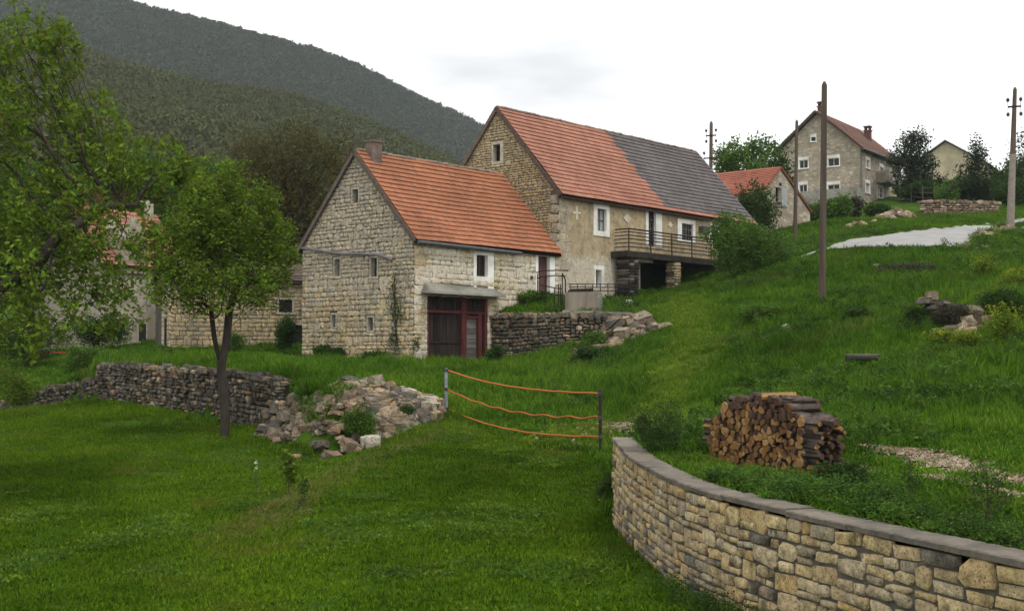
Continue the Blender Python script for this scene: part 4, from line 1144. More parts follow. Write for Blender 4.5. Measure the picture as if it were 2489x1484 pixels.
# dormer with its own small gable
mb = MB(); dm = oA + fx * 1.3 + fn * 1.2
mb.frame_box(dm, fx, fn, UP, 0, 1.7, 0, 2.1, -3.9, -1.3)
mb.add([dm + UP * -1.3, dm + fx * 1.7 + UP * -1.3, dm + fn * 2.1 + UP * -1.3, dm + fx * 1.7 + fn * 2.1 + UP * -1.3, dm + fx * .85 + UP * -.5 , dm + fx * .85 + fn * 2.1 + UP * -.5], [(2,3,5),(0,4,1)])
hA.part('dormer', mb, M['grey_render'])
mb = MB(); mb.frame_box(dm + fn * 2.1, fx, fn, UP, .55, 1.15, .0, .05, -3.0, -2.2); hA.part('window', mb, M['shutter'])
mb = MB(); mb.frame_box(oA2 + fx * -.8 , fx, fn, UP, 0, .6, -.3, .3, -1.4, .55); hA.part('chimney', mb, M['grey_render'], roofA)
for k, (x0, x1) in enumerate(((.8, 1.5), (2.6, 3.3))):
    mb = MB(); mb.frame_box(fo, fx, fn, UP, x0, x1, .0, .05, .9, 2.1); hA.part('window', mb, M['cut_stone'])
    mb = MB(); mb.frame_box(fo, fx, fn, UP, x0 + .1, x1 - .1, .051, .07, 1.0, 2.0); hA.part('pane', mb, M['dark_glass'], hA.e.children[-1])
hB, roofB, fo, fx, fn, LB, _ = ridge_house('far_village_house', 'far house with orange roof ridge showing above the plastered house', P(165, 450, 94), P(452, 428, 98), M['white_plaster'], M['tile_red'], 3.6, -3.0, 0, 12, 30)

# low stone building behind the rounded tree
a, b = P(397, 640, 63), P(726, 648, 66)
hC, roofC, foC, fxC, fnC, LC, fwC = ridge_house('low_barn', 'long low brown stone barn with a small window behind the rounded tree', a, b, M['wall_joint'], M['tile_ridge'], 2.6, -1.0, -.8, 10, 26)
rngC = random.Random(8); sC = Stones(hC, 300)
zt = (foC.z + a.z - 1.0)
wz = [(5.4, 6.1, 2.35, 3.0), (6.0, 6.7, .0, 1.7)]
for x, z, w, h in lay(course_lines(-.6, a.z - 1.0, .16, .28, rngC), lambda z: (0, LC), [(p - .1, q + .1, c - .1, d + .1) for p, q, c, d in wz], (.25,.6), rngC, .1):
    sC.put(foC + fxC * x + UP * z, fxC, fnC, UP, w - .02, .05 + rngC.uniform(0, .03), h - .02, M['ochre_stone'], fwC, 0, rngC.gauss(0, .025))
cp = a + fnC * 0
for x, z, w, h in lay(course_lines(-.6, a.z - 1.0, .18, .3, rngC), lambda z: (0, 2.3), [(.75, 1.5, -1, 2.0)], (.25,.6), rngC, .1):
    sC.put(foC - fnC * x + UP * z, fnC, -fxC, UP, w - .02, .06, h - .02, M['front_stone'], fwC, 0, 0)
sC.emit()
for i, (p, q, c, d) in enumerate(wz):
    mb = MB(); 
    for x0, x1, z0, z1 in ((p - .1, p, c, d), (q, q + .1, c, d), (p - .1, q + .1, d + .001, d + .12), (p - .14, q + .14, c - .1, c - .001)): mb.frame_box(foC, fxC, fnC, UP, x0, x1, .01, .10, z0, z1)
    wd = hC.part('window' if i == 0 else 'door', mb, M['cut_stone']); mb = MB(); mb.frame_box(foC, fxC, fnC, UP, p, q, .005, .02, c, d); hC.part('pane', mb, M['black'], wd)
mb = MB(); mb.frame_box(foC - fnC * .75, fnC * -1, -fxC, UP, 0, .75, .02, .05, -.5, 2.0); hC.part('door', mb, M['dark_wood'])

# ------------------------------------------------------------------ stone walls
def wall_line(points, step=.25):
    L = np.array([tuple(p) for p in points], float)
    d = np.r_[0, np.cumsum(np.hypot(np.diff(L[:, 0]), np.diff(L[:, 1])))]
    return L, d
def ruin_wall(name, label, cat, foot, top, thick, face, crs, lens, mat, core, budget=300, kind=1, rotj=.05, coping=True, merge=.15, depth=(.10,.2), gap=.02, seed=1, bury=.35, jag=.0, both=False, name_stone='stone', coremat2=None):
    """foot: points (x,y,z); top: heights per point. FACE=+1: the seen face lies to the right of the walking direction"""
    rg = random.Random(seed)
    L, d = wall_line(foot); tz = np.array(top, float)
    at = lambda s: (np.interp(s, d, L[:, 0]), np.interp(s, d, L[:, 1]), np.interp(s, d, L[:, 2]), np.interp(s, d, tz))
    def frame(s):
        x, y, zb, zt = at(s); x2, y2, _, _ = at(min(s + .15, d[-1])); x1, y1, _, _ = at(max(s - .15, 0))
        ax = Vector((x2 - x1, y2 - y1, 0)).normalized(); n = Vector((ax.y, -ax.x, 0)) * face
        return Vector((x, y, 0)), ax, n, zb, zt
    mid = len(L) // 2
    th = Thing(name, label, cat, (L[mid][0], L[mid][1], L[mid][2]))
    mb = MB(); ss = np.linspace(0, d[-1], max(3, int(d[-1] / .3))); vv = []
    for s in ss:
        p, ax, n, zb, zt = frame(s)
        for o, z in ((.0, zb - bury), (0, zt - .06), (-thick, zt - .06), (-thick, zb - bury)): vv.append(p + n * o + UP * z)
    f = []
    for i in range(len(ss) - 1):
        for j in range(3): f.append((4 * i + j, 4 * i + 4 + j, 4 * i + 5 + j, 4 * i + 1 + j))
    f += [(0, 1, 2, 3), tuple(4 * (len(ss) - 1) + j for j in (3, 2, 1, 0))]
    mb.add(vv, f); body = th.part('core', mb, core)
    st = Stones(th, budget, name_stone)
    H = max(t - l[2] for t, l in zip(tz, L)) + bury
    crs_n = course_lines(0, H, *crs, rg)
    for x, zc, w, h in lay([c / H for c in crs_n], lambda z: (0, d[-1]), [], lens, rg, merge):
        p, ax, n, zb, zt = frame(x); hh = zt - zb + bury
        z = zb - bury + zc * hh; h2 = h * hh
        st.put(p + UP * (z + rg.uniform(-.01, .01)) - n * .03, ax, n, UP, (w - gap) * rg.uniform(.92, 1.02), rg.uniform(*depth), (h2 - gap) * rg.uniform(.88, 1.04), (mat(zc) if callable(mat) else mat if not isinstance(mat, list) else rg.choice(mat)), body, kind if kind is not None else rg.choice((0, 0, 0, 1)), rg.gauss(0, rotj))
        if both: st.put(p + UP * z - n * (thick - .03), -ax, -n, UP, w, rg.uniform(*depth), h2, mat if not isinstance(mat, list) else rg.choice(mat), body, kind, rg.gauss(0, rotj))
    if coping:
        s = 0
        while s < d[-1]:
            p, ax, n, zb, zt = frame(s); w = rg.uniform(lens[0], lens[1]) * 1.05; h = rg.uniform(crs[0], crs[1] * 1.25)
            for o in (0.02, -thick * .5, -thick):
                a2 = Matrix.Rotation(rg.uniform(-.5, .5), 3, 'Z') @ ax
                st.put(p + n * (o + rg.uniform(-.05, .05)) + UP * (zt - .03 + rg.uniform(-jag, jag)), a2, Vector((a2.y, -a2.x, 0)) * face, UP, w, rg.uniform(.22, .34), h * 1.1, mat if not isinstance(mat, list) else rg.choice(mat), body, 2, rg.gauss(0, .15))
            s += w * .9
    st.emit()
    return th, body, frame, d[-1], st

# long dry wall on the left and its low dark end
dry_top = [P(690, 928, 36).z, P(600, 908, 37.2).z, P(520, 900, 39).z, P(400, 893, 41).z, P(300, 884, 43).z, P(240, 886, 44).z]
dry_foot = pts((690,1046,36),(600,1036,37.2),(520,1020,39),(400,992,41),(300,977,43),(240,968,44))
ruin_wall('dry_stone_wall', 'long grey dry stone wall along the back of the lawn behind the tree trunk', 'wall', dry_foot, dry_top, .6, -1, (.09,.17), (.12,.32), [M['dry_stone'], M['dry_stone'], M['dry_stone'], M['dry_stone'], M['rubble_stone']], M['soil_and_shade'], 300, 1, .12, True, .12, (.12,.24), .012, 4, .25, .06)
low_foot = pts((236,968,44.3),(180,978,45.5),(130,987,46.5),(60,998,48),(0,1009,49),(-120,1030,51))
low_top = [P(236,922,44.3).z, P(180,934,45.5).z, P(130,940,46.5).z, P(60,966,48).z, P(0,979,49).z, P(-120,1000,51).z]
ruin_wall('dry_stone_wall', 'low dark dry stone wall running down to the far corner below the bushes', 'wall', low_foot, low_top, .6, -1, (.09,.17), (.14,.36), M['dry_stone'], M['soil_and_shade'], 220, 1, .12, True, .1, (.12,.22), .012, 5, .25, .05)

# retaining wall of the terrace
tf = spline([tuple(Vector(p)) for p in TERR_FRONT], 5)
t_foot = []; t_top = []
for (x, y, z) in tf:
    Lp = Vector((x, y, 0)); t_top.append(z + .02); t_foot.append((x, y, min(z - .5, gz(x + .35 * DN.x * .6, y + .8 * DN.y))))
ruin_wall('terrace_wall', 'mossy rubble retaining wall of the terrace beside the red gate', 'wall', t_foot, t_top, .5, 1, (.11,.22), (.15,.40), [M['dry_stone'], M['rubble_stone'], M['dry_stone']], M['soil_and_shade'], 300, 1, .09, True, .2, (.08,.16), .03, 6, .4, .04)
a, b = P(1368, 762, 53.0), P(1532, 768, 52.4)
ax_ = (b - a); Ls = ax_.length; ax_.normalize(); n_ = Vector((ax_.y, -ax_.x, 0))
mb = MB(); mb.frame_box(a, ax_, n_, UP, 0, Ls, -.9, .12, .03, .16); terr_slab = solo('coping_slab', 'pale concrete slab along the top of the terrace retaining wall', 'slab', mb, M['concrete'], a)

# wall and ruins by the road
wf = pts((2236,523,95),(2290,524,94),(2350,524,94),(2425,519,95)); wt = [P(2236,490,95).z, P(2290,488,94).z, P(2350,490,94).z, P(2425,492,95).z]
ruin_wall('roadside_wall', 'pale dry stone wall above the road in front of the conifers', 'wall', wf, wt, .5, 1, (.14,.24), (.25,.55), M['rubble_stone'], M['soil_and_shade'], 200, 1, .1, True, .1, (.12,.2), .015, 7, .3, .05)
def heap(name, label, cat, spots, n, size, mat, seed, budget=300, flat=.55):
    """loose stones lying on the ground around SPOTS (x, y, radius, height)"""
    rg = random.Random(seed); c = spots[0]
    th = Thing(name, label, cat, (c[0], c[1], gz(c[0], c[1])))
    st = Stones(th, budget)
    tot = sum(s[2] ** 2 for s in spots)
    for x, y, r, hgt in spots:
        for i in range(max(3, int(n * r * r / tot))):
            a_, q = rg.uniform(0, 2 * pi), sqrt(rg.random()); px, py = x + cos(a_) * q * r, y + sin(a_) * q * r
            w = rg.uniform(*size) * (1.4 if rg.random() < .12 else 1); z = gz(px, py) + hgt * (1 - q) * rg.uniform(.5, 1) + w * .12
            e = Matrix.Rotation(rg.uniform(0, 6.28), 3, 'Z') @ Matrix.Rotation(rg.uniform(-.5, .5), 3, 'X') @ Matrix.Rotation(rg.uniform(-.5, .5), 3, 'Y')
            st.put(Vector((px, py, z)), e.col[0], e.col[1], e.col[2], w, w * rg.uniform(.6, 1), w * rg.uniform(.35, .35 + flat), mat if not isinstance(mat, list) else rg.choice(mat), th.e, 2)
    st.emit(); return th
s1 = P(2185, 514, 90); s2 = P(2165, 520, 88)
heap('stone_heap', 'loose heap of pale stones beside the end of the roadside wall', 'stones', [(s1.x, s1.y, 1.1, .9), (s2.x - .4, s2.y, .8, .5)], 60, (.3,.6), M['rubble_stone'], 12)
s1 = P(2080, 548, 80); s2 = P(2105, 542, 81)
heap('stone_heap', 'flat pale stones lying in the grass below the big house', 'stones', [(s1.x, s1.y, .8, .1), (s2.x, s2.y, .7, .1)], 14, (.3,.6), M['rubble_stone'], 13)
e1, e2, e3 = P(2348, 596, 57), P(2400, 583, 62), P(2455, 572, 67)
heap('stone_heap', 'row of pale edging stones along the bend of the road', 'stones', [(e1.x + .4, e1.y, .7, .1), (e2.x, e2.y, .8, .1), (e3.x, e3.y, .9, .1)], 40, (.2,.5), M['rubble_stone'], 14)

# ruin in the meadow on the right
rf = pts((2248,772,36.5),(2300,770,36.2),(2352,776,35.8)); rt_ = [P(2248,728,36.5).z, P(2300,738,36.2).z, P(2352,750,35.8).z]
ruin_wall('ruined_wall', 'short ruined wall of layered stones overgrown by a dark bush in the meadow', 'wall', rf, rt_, .5, 1, (.12,.2), (.25,.6), [M['rubble_stone'], M['dry_stone']], M['soil_and_shade'], 120, 1, .06, True, .1, (.1,.2), .02, 9, .2, .05)
mb = MB(); c0 = P(2264, 718, 36.6); mb.add([tuple(c0 + Vector((x * .15, y * .15, z * .13))) for x, y, z in ((-1,-1,-1),(1,-1,-1),(1,1,-1),(-1,1,-1),(-.9,-.9,1),(.95,-.9,.9),(.9,.95,1),(-.95,.9,.9))], [(0,3,2,1),(4,5,6,7),(0,1,5,4),(1,2,6,5),(2,3,7,6),(3,0,4,7)])
solo('stone_block', 'single squared reddish block standing on the ruined meadow wall', 'stone', mb, M['rubble_stone'], c0)
s1, s2, s3 = P(2362, 768, 35.4), P(2385, 745, 36.2), P(2345, 800, 34.8)
heap('stone_heap', 'pale grey fallen stones between the bushes beside the ruined meadow wall', 'stones', [(s1.x, s1.y, .55, .5), (s2.x, s2.y, .5, .3), (s3.x, s3.y, .4, .1)], 34, (.22,.5), M['rubble_stone'], 15)

# collapsed heap in the middle of the dry wall
hs = Thing('rubble_heap', 'collapsed section of dry stone wall spilling pale and brown stones onto the lawn', 'stones', P(830, 1060, 31))
sh_ = Stones(hs, 300); rg = random.Random(23)
ridge = [(655,1000,35.2),(700,985,34.6),(745,962,34.0),(800,940,33.6),(850,921,33.4),(905,930,33.2),(950,940,33.0),(1005,958,32.8),(1062,978,32.6)]
toe = [(635,1062,34.6),(680,1080,33.4),(735,1100,31.6),(800,1120,29.8),(850,1102,29.9),(905,1082,30.4),(960,1062,30.9),(1010,1035,31.6),(1066,1008,32.2)]
RG = np.array([tuple(P(*q)) for q in ridge]); TO = np.array([tuple(P(*q)) for q in toe])
for i in range(760):
    s = rg.random() * 8; k = int(min(7, s)); f_ = s - k
    q = rg.random() ** .8
    p = (RG[k] * (1 - f_) + RG[k + 1] * f_) * (1 - q) + (TO[k] * (1 - f_) + TO[k + 1] * f_) * q
    # bulge of the fill between ridge and toe
    z = p[2] + .25 * sin(pi * q) * sin(pi * s / 8) * .8
    if q > .45 and .30 < s / 8 < .52 and rg.random() < .6: continue
    w = rg.choice((.14, .17, .2, .24, .3, .36)) * rg.uniform(.8, 1.25)
    if q < .16: w *= 1.35
    e = Matrix.Rotation(rg.gauss(.3, .5), 3, 'Z') @ Matrix.Rotation(rg.uniform(-.35, .35), 3, 'X') @ Matrix.Rotation(rg.uniform(-.3, .3), 3, 'Y')
    sh_.put(Vector((p[0] + rg.uniform(-.06, .06), p[1] + rg.uniform(-.1, .1), z)), e.col[0], e.col[1], e.col[2], w * 1.25, w * .9, w * rg.uniform(.45, .8), rg.choice((M['rubble_stone'], M['rubble_stone'], M['dry_stone'], M['lichen_stone'])), hs.e, 2)
for u, v, Y, w, h in ((878,950,33.0,.55,.5),(780,975,33.4,.42,.22),(900,1075,30.2,.45,.42),(1045,985,32.2,.5,.25),(790,1000,33,.35,.3),(925,935,33.2,.6,.22),(990,950,32.8,.6,.2),(1040,970,32.5,.62,.22)):
    e = Matrix.Rotation(rg.uniform(-.3, .3), 3, 'Z') @ Matrix.Rotation(rg.uniform(-.3, .3), 3, 'Y')
    sh_.put(P(u, v, Y), e.col[0], e.col[1], e.col[2], w, w * .7, h, M['cut_stone'], hs.e, 2)
sh_.emit()
# earth under the rubble
mb = MB(); vv = []
for q in (-.25, 0, .35, .7, 1.12):
    for k in range(9):
        p = RG[k] * (1 - q) + TO[k] * q; z = p[2] - .12 + (.2 * sin(pi * min(1, max(0, q))) * sin(pi * k / 8)); vv.append((p[0], p[1], z - (.25 if q in (-.25, 1.12) else 0)))
mb.add(vv, [(r * 9 + k, r * 9 + k + 1, r * 9 + 10 + k, r * 9 + 9 + k) for r in range(4) for k in range(8)]); hs.part('earth', mb, M['ground'], None, True)

# mound at the end of the terrace wall
mo = [P(1500, 800, 50.3), P(1545, 815, 50.6), P(1460, 850, 48.8)]
heap('rubble_mound', 'overgrown stone mound at the end of the terrace wall with pale slabs', 'stones', [(mo[0].x, mo[0].y, 1.35, 1.15), (mo[1].x, mo[1].y, 1.15, .9), (mo[2].x, mo[2].y, 1.0, .35)], 230, (.22,.55), [M['dry_stone'], M['rubble_stone']], 16)
for (u, v, Y, w, d_, h, lab) in ((1462,862,47.2,.75,.4,.36,'pale angular slab leaning at the foot of the overgrown mound'),(1490,878,46.6,.72,.5,.3,'whitish flat stone lying lowest in front of the overgrown mound'),(1583,842,47.6,.8,.35,.12,'thin pale flagstone sticking out on the right side of the mound')):
    c0 = P(u, v, Y); v_, f_ = BLOCK[rg.randrange(18)]; e = Matrix.Rotation(rg.uniform(-.4, .4), 3, 'Z') @ Matrix.Rotation(rg.uniform(-.35, .35), 3, 'Y')
    mb = MB(); mb.add([c0 + e @ Vector((x * w, y * d_, z * h)) for x, y, z in v_], f_); solo('flat_stone', lab, 'stone', mb, M['cut_stone'], c0, smooth_=True)

# ------------------------------------------------------------------ curved garden wall in the foreground
fw_foot, fw_top = [], []
CAPA = np.array(capl); dirs = np.gradient(CAPA[:, :2], axis=0); dirs /= np.hypot(dirs[:, 0], dirs[:, 1])[:, None]
for (x, y, z), (dx, dy) in zip(capl, dirs):
    # the lawn lies to the left of the wall seen from the camera; walking from the far tip towards the camera it is on the right
    nx_, ny_ = dy, -dx
    zb = gz(x + nx_ * .5, y + ny_ * .5)
    fw_foot.append((x, y, min(zb, z - .9))); fw_top.append(z - .075)
M['warm_face'] = M['warm_stone']
thW, bodyW, frW, LW, stW = ruin_wall('garden_wall', 'curved retaining wall of squared yellowish stones with a concrete cap around the woodpile garden', 'wall', fw_foot, fw_top, .30, 1, (.065,.16), (.17,.44), lambda z: M['lichen_stone'] if random.random() < .78 * max(0, .62 - z) / .62 + .03 else M['warm_stone'], M['mortar'], 300, None, .04, False, .12, (.04,.075), .013, 31, .25)
# concrete cap cast in lengths: worn edges, open joints
rgc = random.Random(3); k0 = 0
while k0 < len(capl) - 1:
    k1_ = min(len(capl) - 1, k0 + rgc.choice((5, 6, 7, 8)))
    if len(capl) - 1 - k1_ < 3: k1_ = len(capl) - 1
    dz_, do_ = rgc.uniform(-.008, .008), rgc.uniform(-.010, .010); mb = MB(); vv = []; m_ = 0
    fine = []
    for k in range(k0, k1_):
        for f_ in (0, .25, .5, .75): fine.append((k, f_))
    fine.append((k1_ - 1, 1.0))
    for q_, (k, f_) in enumerate(fine):
        a_, b_ = Vector(capl[k]), Vector(capl[k + 1]); p = a_.lerp(b_, f_); dd = Vector((*(dirs[k] * (1 - f_) + dirs[k + 1] * f_), 0)).normalized(); n = Vector((dd.y, -dd.x, 0))
        if q_ == 0: p = p + dd * .005
        if q_ == len(fine) - 1: p = p - dd * .005
        j_ = lambda s: rgc.uniform(-s, s)
        for o, h in ((.042 + do_ + j_(.004), -.06), (.048 + do_ + j_(.006), -.012 + j_(.004)), (.034 + do_ + j_(.006), j_(.003)), (-.28 + j_(.012), .002 + j_(.003)), (-.30 + j_(.01), -.06)): vv.append(p + n * o + UP * (h + dz_))
        m_ += 1
    mb.add(vv, [(5*i+j, 5*i+5+j, 5*i+5+(j+1)%5, 5*i+(j+1)%5) for i in range(m_-1) for j in range(5)] + [(0,1,2,3,4), tuple(5*(m_-1)+j for j in (4,3,2,1,0))])
    thW.part('cap', mb, M['cap_concrete']); k0 = k1_
mb = MB(); p, ax, n, zb, zt = frW(0.0); mb.frame_box(p, ax, n, UP, -.1, 0, -.26, .0, zb - .3, zt); thW.part('wall_end', mb, M['mortar'], bodyW)

# ------------------------------------------------------------------ rope gate
def post(u, vb, vt, Y, r, mat, label, pl=True):
    a, b = P(u, vb, Y), P(u, vt, Y); a.z = gz(a.x, a.y) - .1; b.x, b.y = a.x, a.y
    mb = MB(); mb.tube([a, b, b + UP * .02], [r, r, r * .6], 8)
    th = Thing('gate_post', label, 'post', a + UP * .1, 'posts of the rope gate')
    th.part('shaft', mb, mat); return th, a, b
pL, la, lb = post(1084, 1004, 896, 33, .045, M['steel_post'], 'grey metal post at the heap end of the orange rope gate')
pR, ra_, rb_ = post(1459, 1113, 948, 26, .034, M['iron'], 'thin rusty post at the garden wall end of the orange rope gate')
for q in ((1459,1000),(1459,1048)):
    pass
def rope(ua, va, ub, vb, sag, label, wav, seed):
    a, b = P(ua, va, 33), P(ub, vb, 26); mb = MB(); pp = []
    rgx = random.Random(seed); ph = rgx.uniform(0, 6)
    for i in range(41):
        t = i / 40; p = a.lerp(b, t); p.z -= sag * 4 * t * (1 - t) * (1.0 - .35 * (t - .5)) + wav * sin(t * 44 + ph) * (.5 + t); pp.append(p)
    mb.tube(pp, .021, 6); solo('rope', label, 'rope', mb, M['orange_rope'], a, 'orange ropes of the gate', True)
rope(1088, 899, 1455, 955, .16, 'top orange rope stretched between the two gate posts', .003, 1)
rope(1086, 945, 1456, 1014, .24, 'middle wavy orange rope stretched between the two gate posts', .018, 2)
rope(1090, 993, 1455, 1060, .22, 'lowest orange rope hanging between the two gate posts', .004, 3)
for k, (pst, base, vs_) in enumerate(((pL, la, (899, 945, 993)), (pR, ra_, (955, 1014, 1060)))):
    for v in vs_:
        mb = MB(); c0 = P(1084 if k == 0 else 1459, v, 33 if k == 0 else 26); c0 = Vector((base.x, base.y, c0.z)); mb.tube([c0 - UP * .04, c0 + UP * .04], .06 if k == 0 else .05, 8); pst.part('insulator', mb, M['ceramic'])

# ------------------------------------------------------------------ poles and wires
def pole(u, vb, vt, Y, r0, r1, mat, label, lean=0.0, arms=(), concrete=0.0):  # CONC
    a, b = P(u, vb, Y), P(u + lean, vt, Y); a = Vector((a.x, a.y, gz(a.x, a.y) - .3))
    th = Thing('utility_pole', label, 'pole', a + UP * .3, 'utility poles')
    mb = MB(); k0 = max(0, concrete - .08); mb.tube([a.lerp(b, k0), a.lerp(b, (1 + k0) / 2), b, b + UP * r1 * 1.3], [r0 + (r1 - r0) * k0, (r0 + r1) / 2 + (r1 - r0) * k0 * .5, r1, r1 * .35], 10); th.part('shaft', mb, mat)
    if concrete:
        mb = MB(); mb.tube([a, a.lerp(b, concrete), a.lerp(b, concrete + .004)], [r0 * 1.05, (r0 + (r1 - r0) * concrete) * 1.12, (r0 + (r1 - r0) * concrete) * .9], 8); th.part('concrete_foot', mb, M['pole_concrete'])
    for h, w in arms:
        mb = MB(); c0 = a.lerp(b, h); mb.frame_box(c0, Vector((.94,-.34,0)), Vector((.34,.94,0)), UP, -w, w, -r1 * 1.2, -r1 * .6, -.05, .05); ar = th.part('crossarm', mb, M['iron'])
        for x in (-w * .95, w * .95):
            for dz in (-.42, .42):
                mb = MB(); q = c0 + Vector((.94,-.34,0)) * x + UP * dz
                mb.tube([q - UP * .11, q - UP * .03, q + UP * .05, q + UP * .11], [.05, .10, .10, .05], 8); mb.tube([q, Vector((q.x, q.y, c0.z))], .018, 4)
                th.part('insulator', mb, M['ceramic'], ar)
    return th, a, b
pole(1997, 722, 207, 44, .135, .10, M['pole_wood'], 'tall bare wooden pole standing in the grass before the hilltop house', 6)
pole(1931, 574, 296, 74, .13, .09, M['pole_wood'], 'thin dark wooden pole at the corner of the small red roofed house', 5)
_, wa, wb = pole(1725, 560, 300, 95, .17, .13, M['pole_wood'], 'dark pole with insulators rising behind the ridge of the long house', 3, ((.72, .55), (.90, .4)))
_, ra2, rb2 = pole(2454, 556, 218, 70, .23, .11, M['pole_wood'], 'pale pole on a concrete foot beside the road with insulators at its top', 12, ((.88, .36),), .55)
mb = MB(); 
def wire(a, b, sag, label, r=.012):
    m_ = MB(); pp = [a.lerp(b, i / 24) - UP * sag * 4 * (i / 24) * (1 - i / 24) for i in range(25)]; m_.tube(pp, r, 4); solo('power_wire', label, 'wire', m_, M['zinc'], a, 'overhead wires')
wire(rb2 - UP * .5, P(2250, 312, 150), .5, 'thin overhead wire running from the roadside pole over the ochre house', .007)
wire(P(1725, 352, 95), P(1560, 372, 110), .3, 'thin overhead wire leaving the insulator pole behind the long house', .007)

# wire fence and white garden door between the hilltop house and the conifers
fa_, fb_ = P(2214, 490, 116), P(2330, 489, 112)
fen = Thing('wire_fence', 'thin wire fence with wooden posts above the roadside wall', 'fence', Vector((fa_.x, fa_.y, gz(fa_.x, fa_.y))))
tops = []
for i in range(5):
    p = fa_.lerp(fb_, i / 4); g_ = gz(p.x, p.y); mb = MB(); mb.tube([(p.x, p.y, g_ - .2), (p.x, p.y, g_ + 1.7)], .06, 6); fen.part('fence_post', mb, M['pole_wood']); tops.append(Vector((p.x, p.y, g_)))
for h in (.5, .95, 1.4):
    mb = MB(); mb.tube([t_ + UP * h for t_ in tops], .02, 4); fen.part('wire', mb, M['zinc'])
dp = P(2197, 486, 118); dp.z = gz(dp.x, dp.y)
dth = Thing('garden_gate', 'white painted garden door standing right of the hilltop house', 'gate', dp)
mb = MB(); mb.box(dp + UP * .95, (.62, .06, 1.9)); dth.part('leaf', mb, M['white_plaster'])
for x_ in (-.42, .42):
    mb = MB(); mb.box(dp + Vector((x_, 0, 1.05)), (.18, .25, 2.2)); dth.part('jamb', mb, M['grey_render'])
mb = MB(); mb.box(dp + UP * 2.25, (1.05, .28, .2)); dth.part('lintel', mb, M['grey_render'])

# ------------------------------------------------------------------ terrace furniture
a = P(1373, 758, 54.2); b = P(1450, 758, 54.0)
ax_ = Vector((b.x - a.x, b.y - a.y, 0)); Lc = ax_.length; ax_.normalize(); n_ = Vector((ax_.y, -ax_.x, 0))
cis = Thing('cistern', 'square concrete cistern block standing on the terrace before the doorway', 'cistern', a)
mb = MB(); mb.frame_box(a, ax_, n_, UP, 0, Lc, -1.2, 0, -.2, .88); cis.part('tank', mb, plain_mat('stained_cistern', (.19,.165,.13), .25, 3, .95, .4, (1,1,.2), dark=(.10,.085,.07)))
mb = MB(); mb.frame_box(a, ax_, n_, UP, Lc + .001, Lc + .16, -1.2, .03, -.2, .88); cis.part('side_face', mb, M['concrete'])  # lighter right side face of the block, built as its own slab
mb = MB(); mb.frame_box(a, ax_, n_, UP, .1, Lc - .3, -1.0, -.2, .881, .97); mb.tube([a + ax_ * .2 + n_ * -.3 + UP * .98, a + ax_ * 1.2 + n_ * -.5 + UP * 1.02], .06, 6); cis.part('lid', mb, M['dark_wood'])
# curved stair railing
def fpt(u, v, o):
    t, z = front_at(u, v, o); return hpt(t, 0, z) + DN * o
st_r = Thing('stair_railing', 'curved dark iron stair railing in front of the small house doorway', 'railing', fpt(1350, 750, 2.2))
mb = MB()
for k, (dv, du) in enumerate(((0, 0), (14, 2), (30, 4), (46, 6))):
    mb.tube([fpt(1303 + du, 662 + dv, .8), fpt(1318, 660 + dv - 2, 1.4), fpt(1345, 657 + dv * .9, 2.0), fpt(1380 - du * 3, 657 + dv, 2.4)] if k < 2 else [fpt(1312, 662 + dv, 1.0), fpt(1340, 668 + dv, 1.8), fpt(1366, 672 + dv, 2.3)], .028, 5)
mb.tube([fpt(1366, 664, 2.4), fpt(1374, 680, 2.4), fpt(1373, 752, 2.4)], .03, 6)
st_r.part('handrail', mb, M['iron'])
for u, v0, v1 in ((1357,690,750),(1362,690,752),(1366,664,754),(1347,700,748),(1325,668,735),(1306,664,724)):
    q = MB(); q.tube([fpt(u, v0, 2.3), fpt(u, v1, 2.3)], .026, 5); st_r.part('baluster', q, M['iron'])
tr = Thing('terrace_railing', 'low rusty iron railing along the wall of the long house terrace', 'railing', fpt(1470, 720, 1.0))
mb = MB()
for v in (690, 697, 706): mb.tube([fpt(1383, v, 1.0), fpt(1534, v + 1, 1.0)], .022, 5)
tr.part('rail', mb, M['iron'])
for i in range(9):
    u = 1385 + i * 18.4; q = MB(); q.tube([fpt(u, 689, 1.0), fpt(u, 724, 1.0)], .022, 5); tr.part('baluster', q, M['iron'])
mb = MB(); mb.tube([fpt(1470, 716, 1.9), fpt(1485, 731, 1.9), fpt(1500, 735, 1.9), fpt(1518, 733, 1.9), fpt(1530, 722, 1.9)], .035, 6); mb.tube([fpt(1488, 733, 1.9), fpt(1488, 758, 1.9)], .035, 6)
solo('bent_pipe', 'bent dark iron pipe standing in the grass beside the cistern', 'pipe', mb, M['iron'], fpt(1488, 758, 1.9))
mb = MB(); mb.tube([fpt(1358, 757, 2.6), fpt(1358, 748, 2.6), fpt(1358, 746, 2.6)], [.16, .18, .10], 10); solo('iron_pot', 'small dark pot on the terrace wall left of the cistern', 'pot', mb, M['ceramic'], fpt(1358, 757, 2.6))

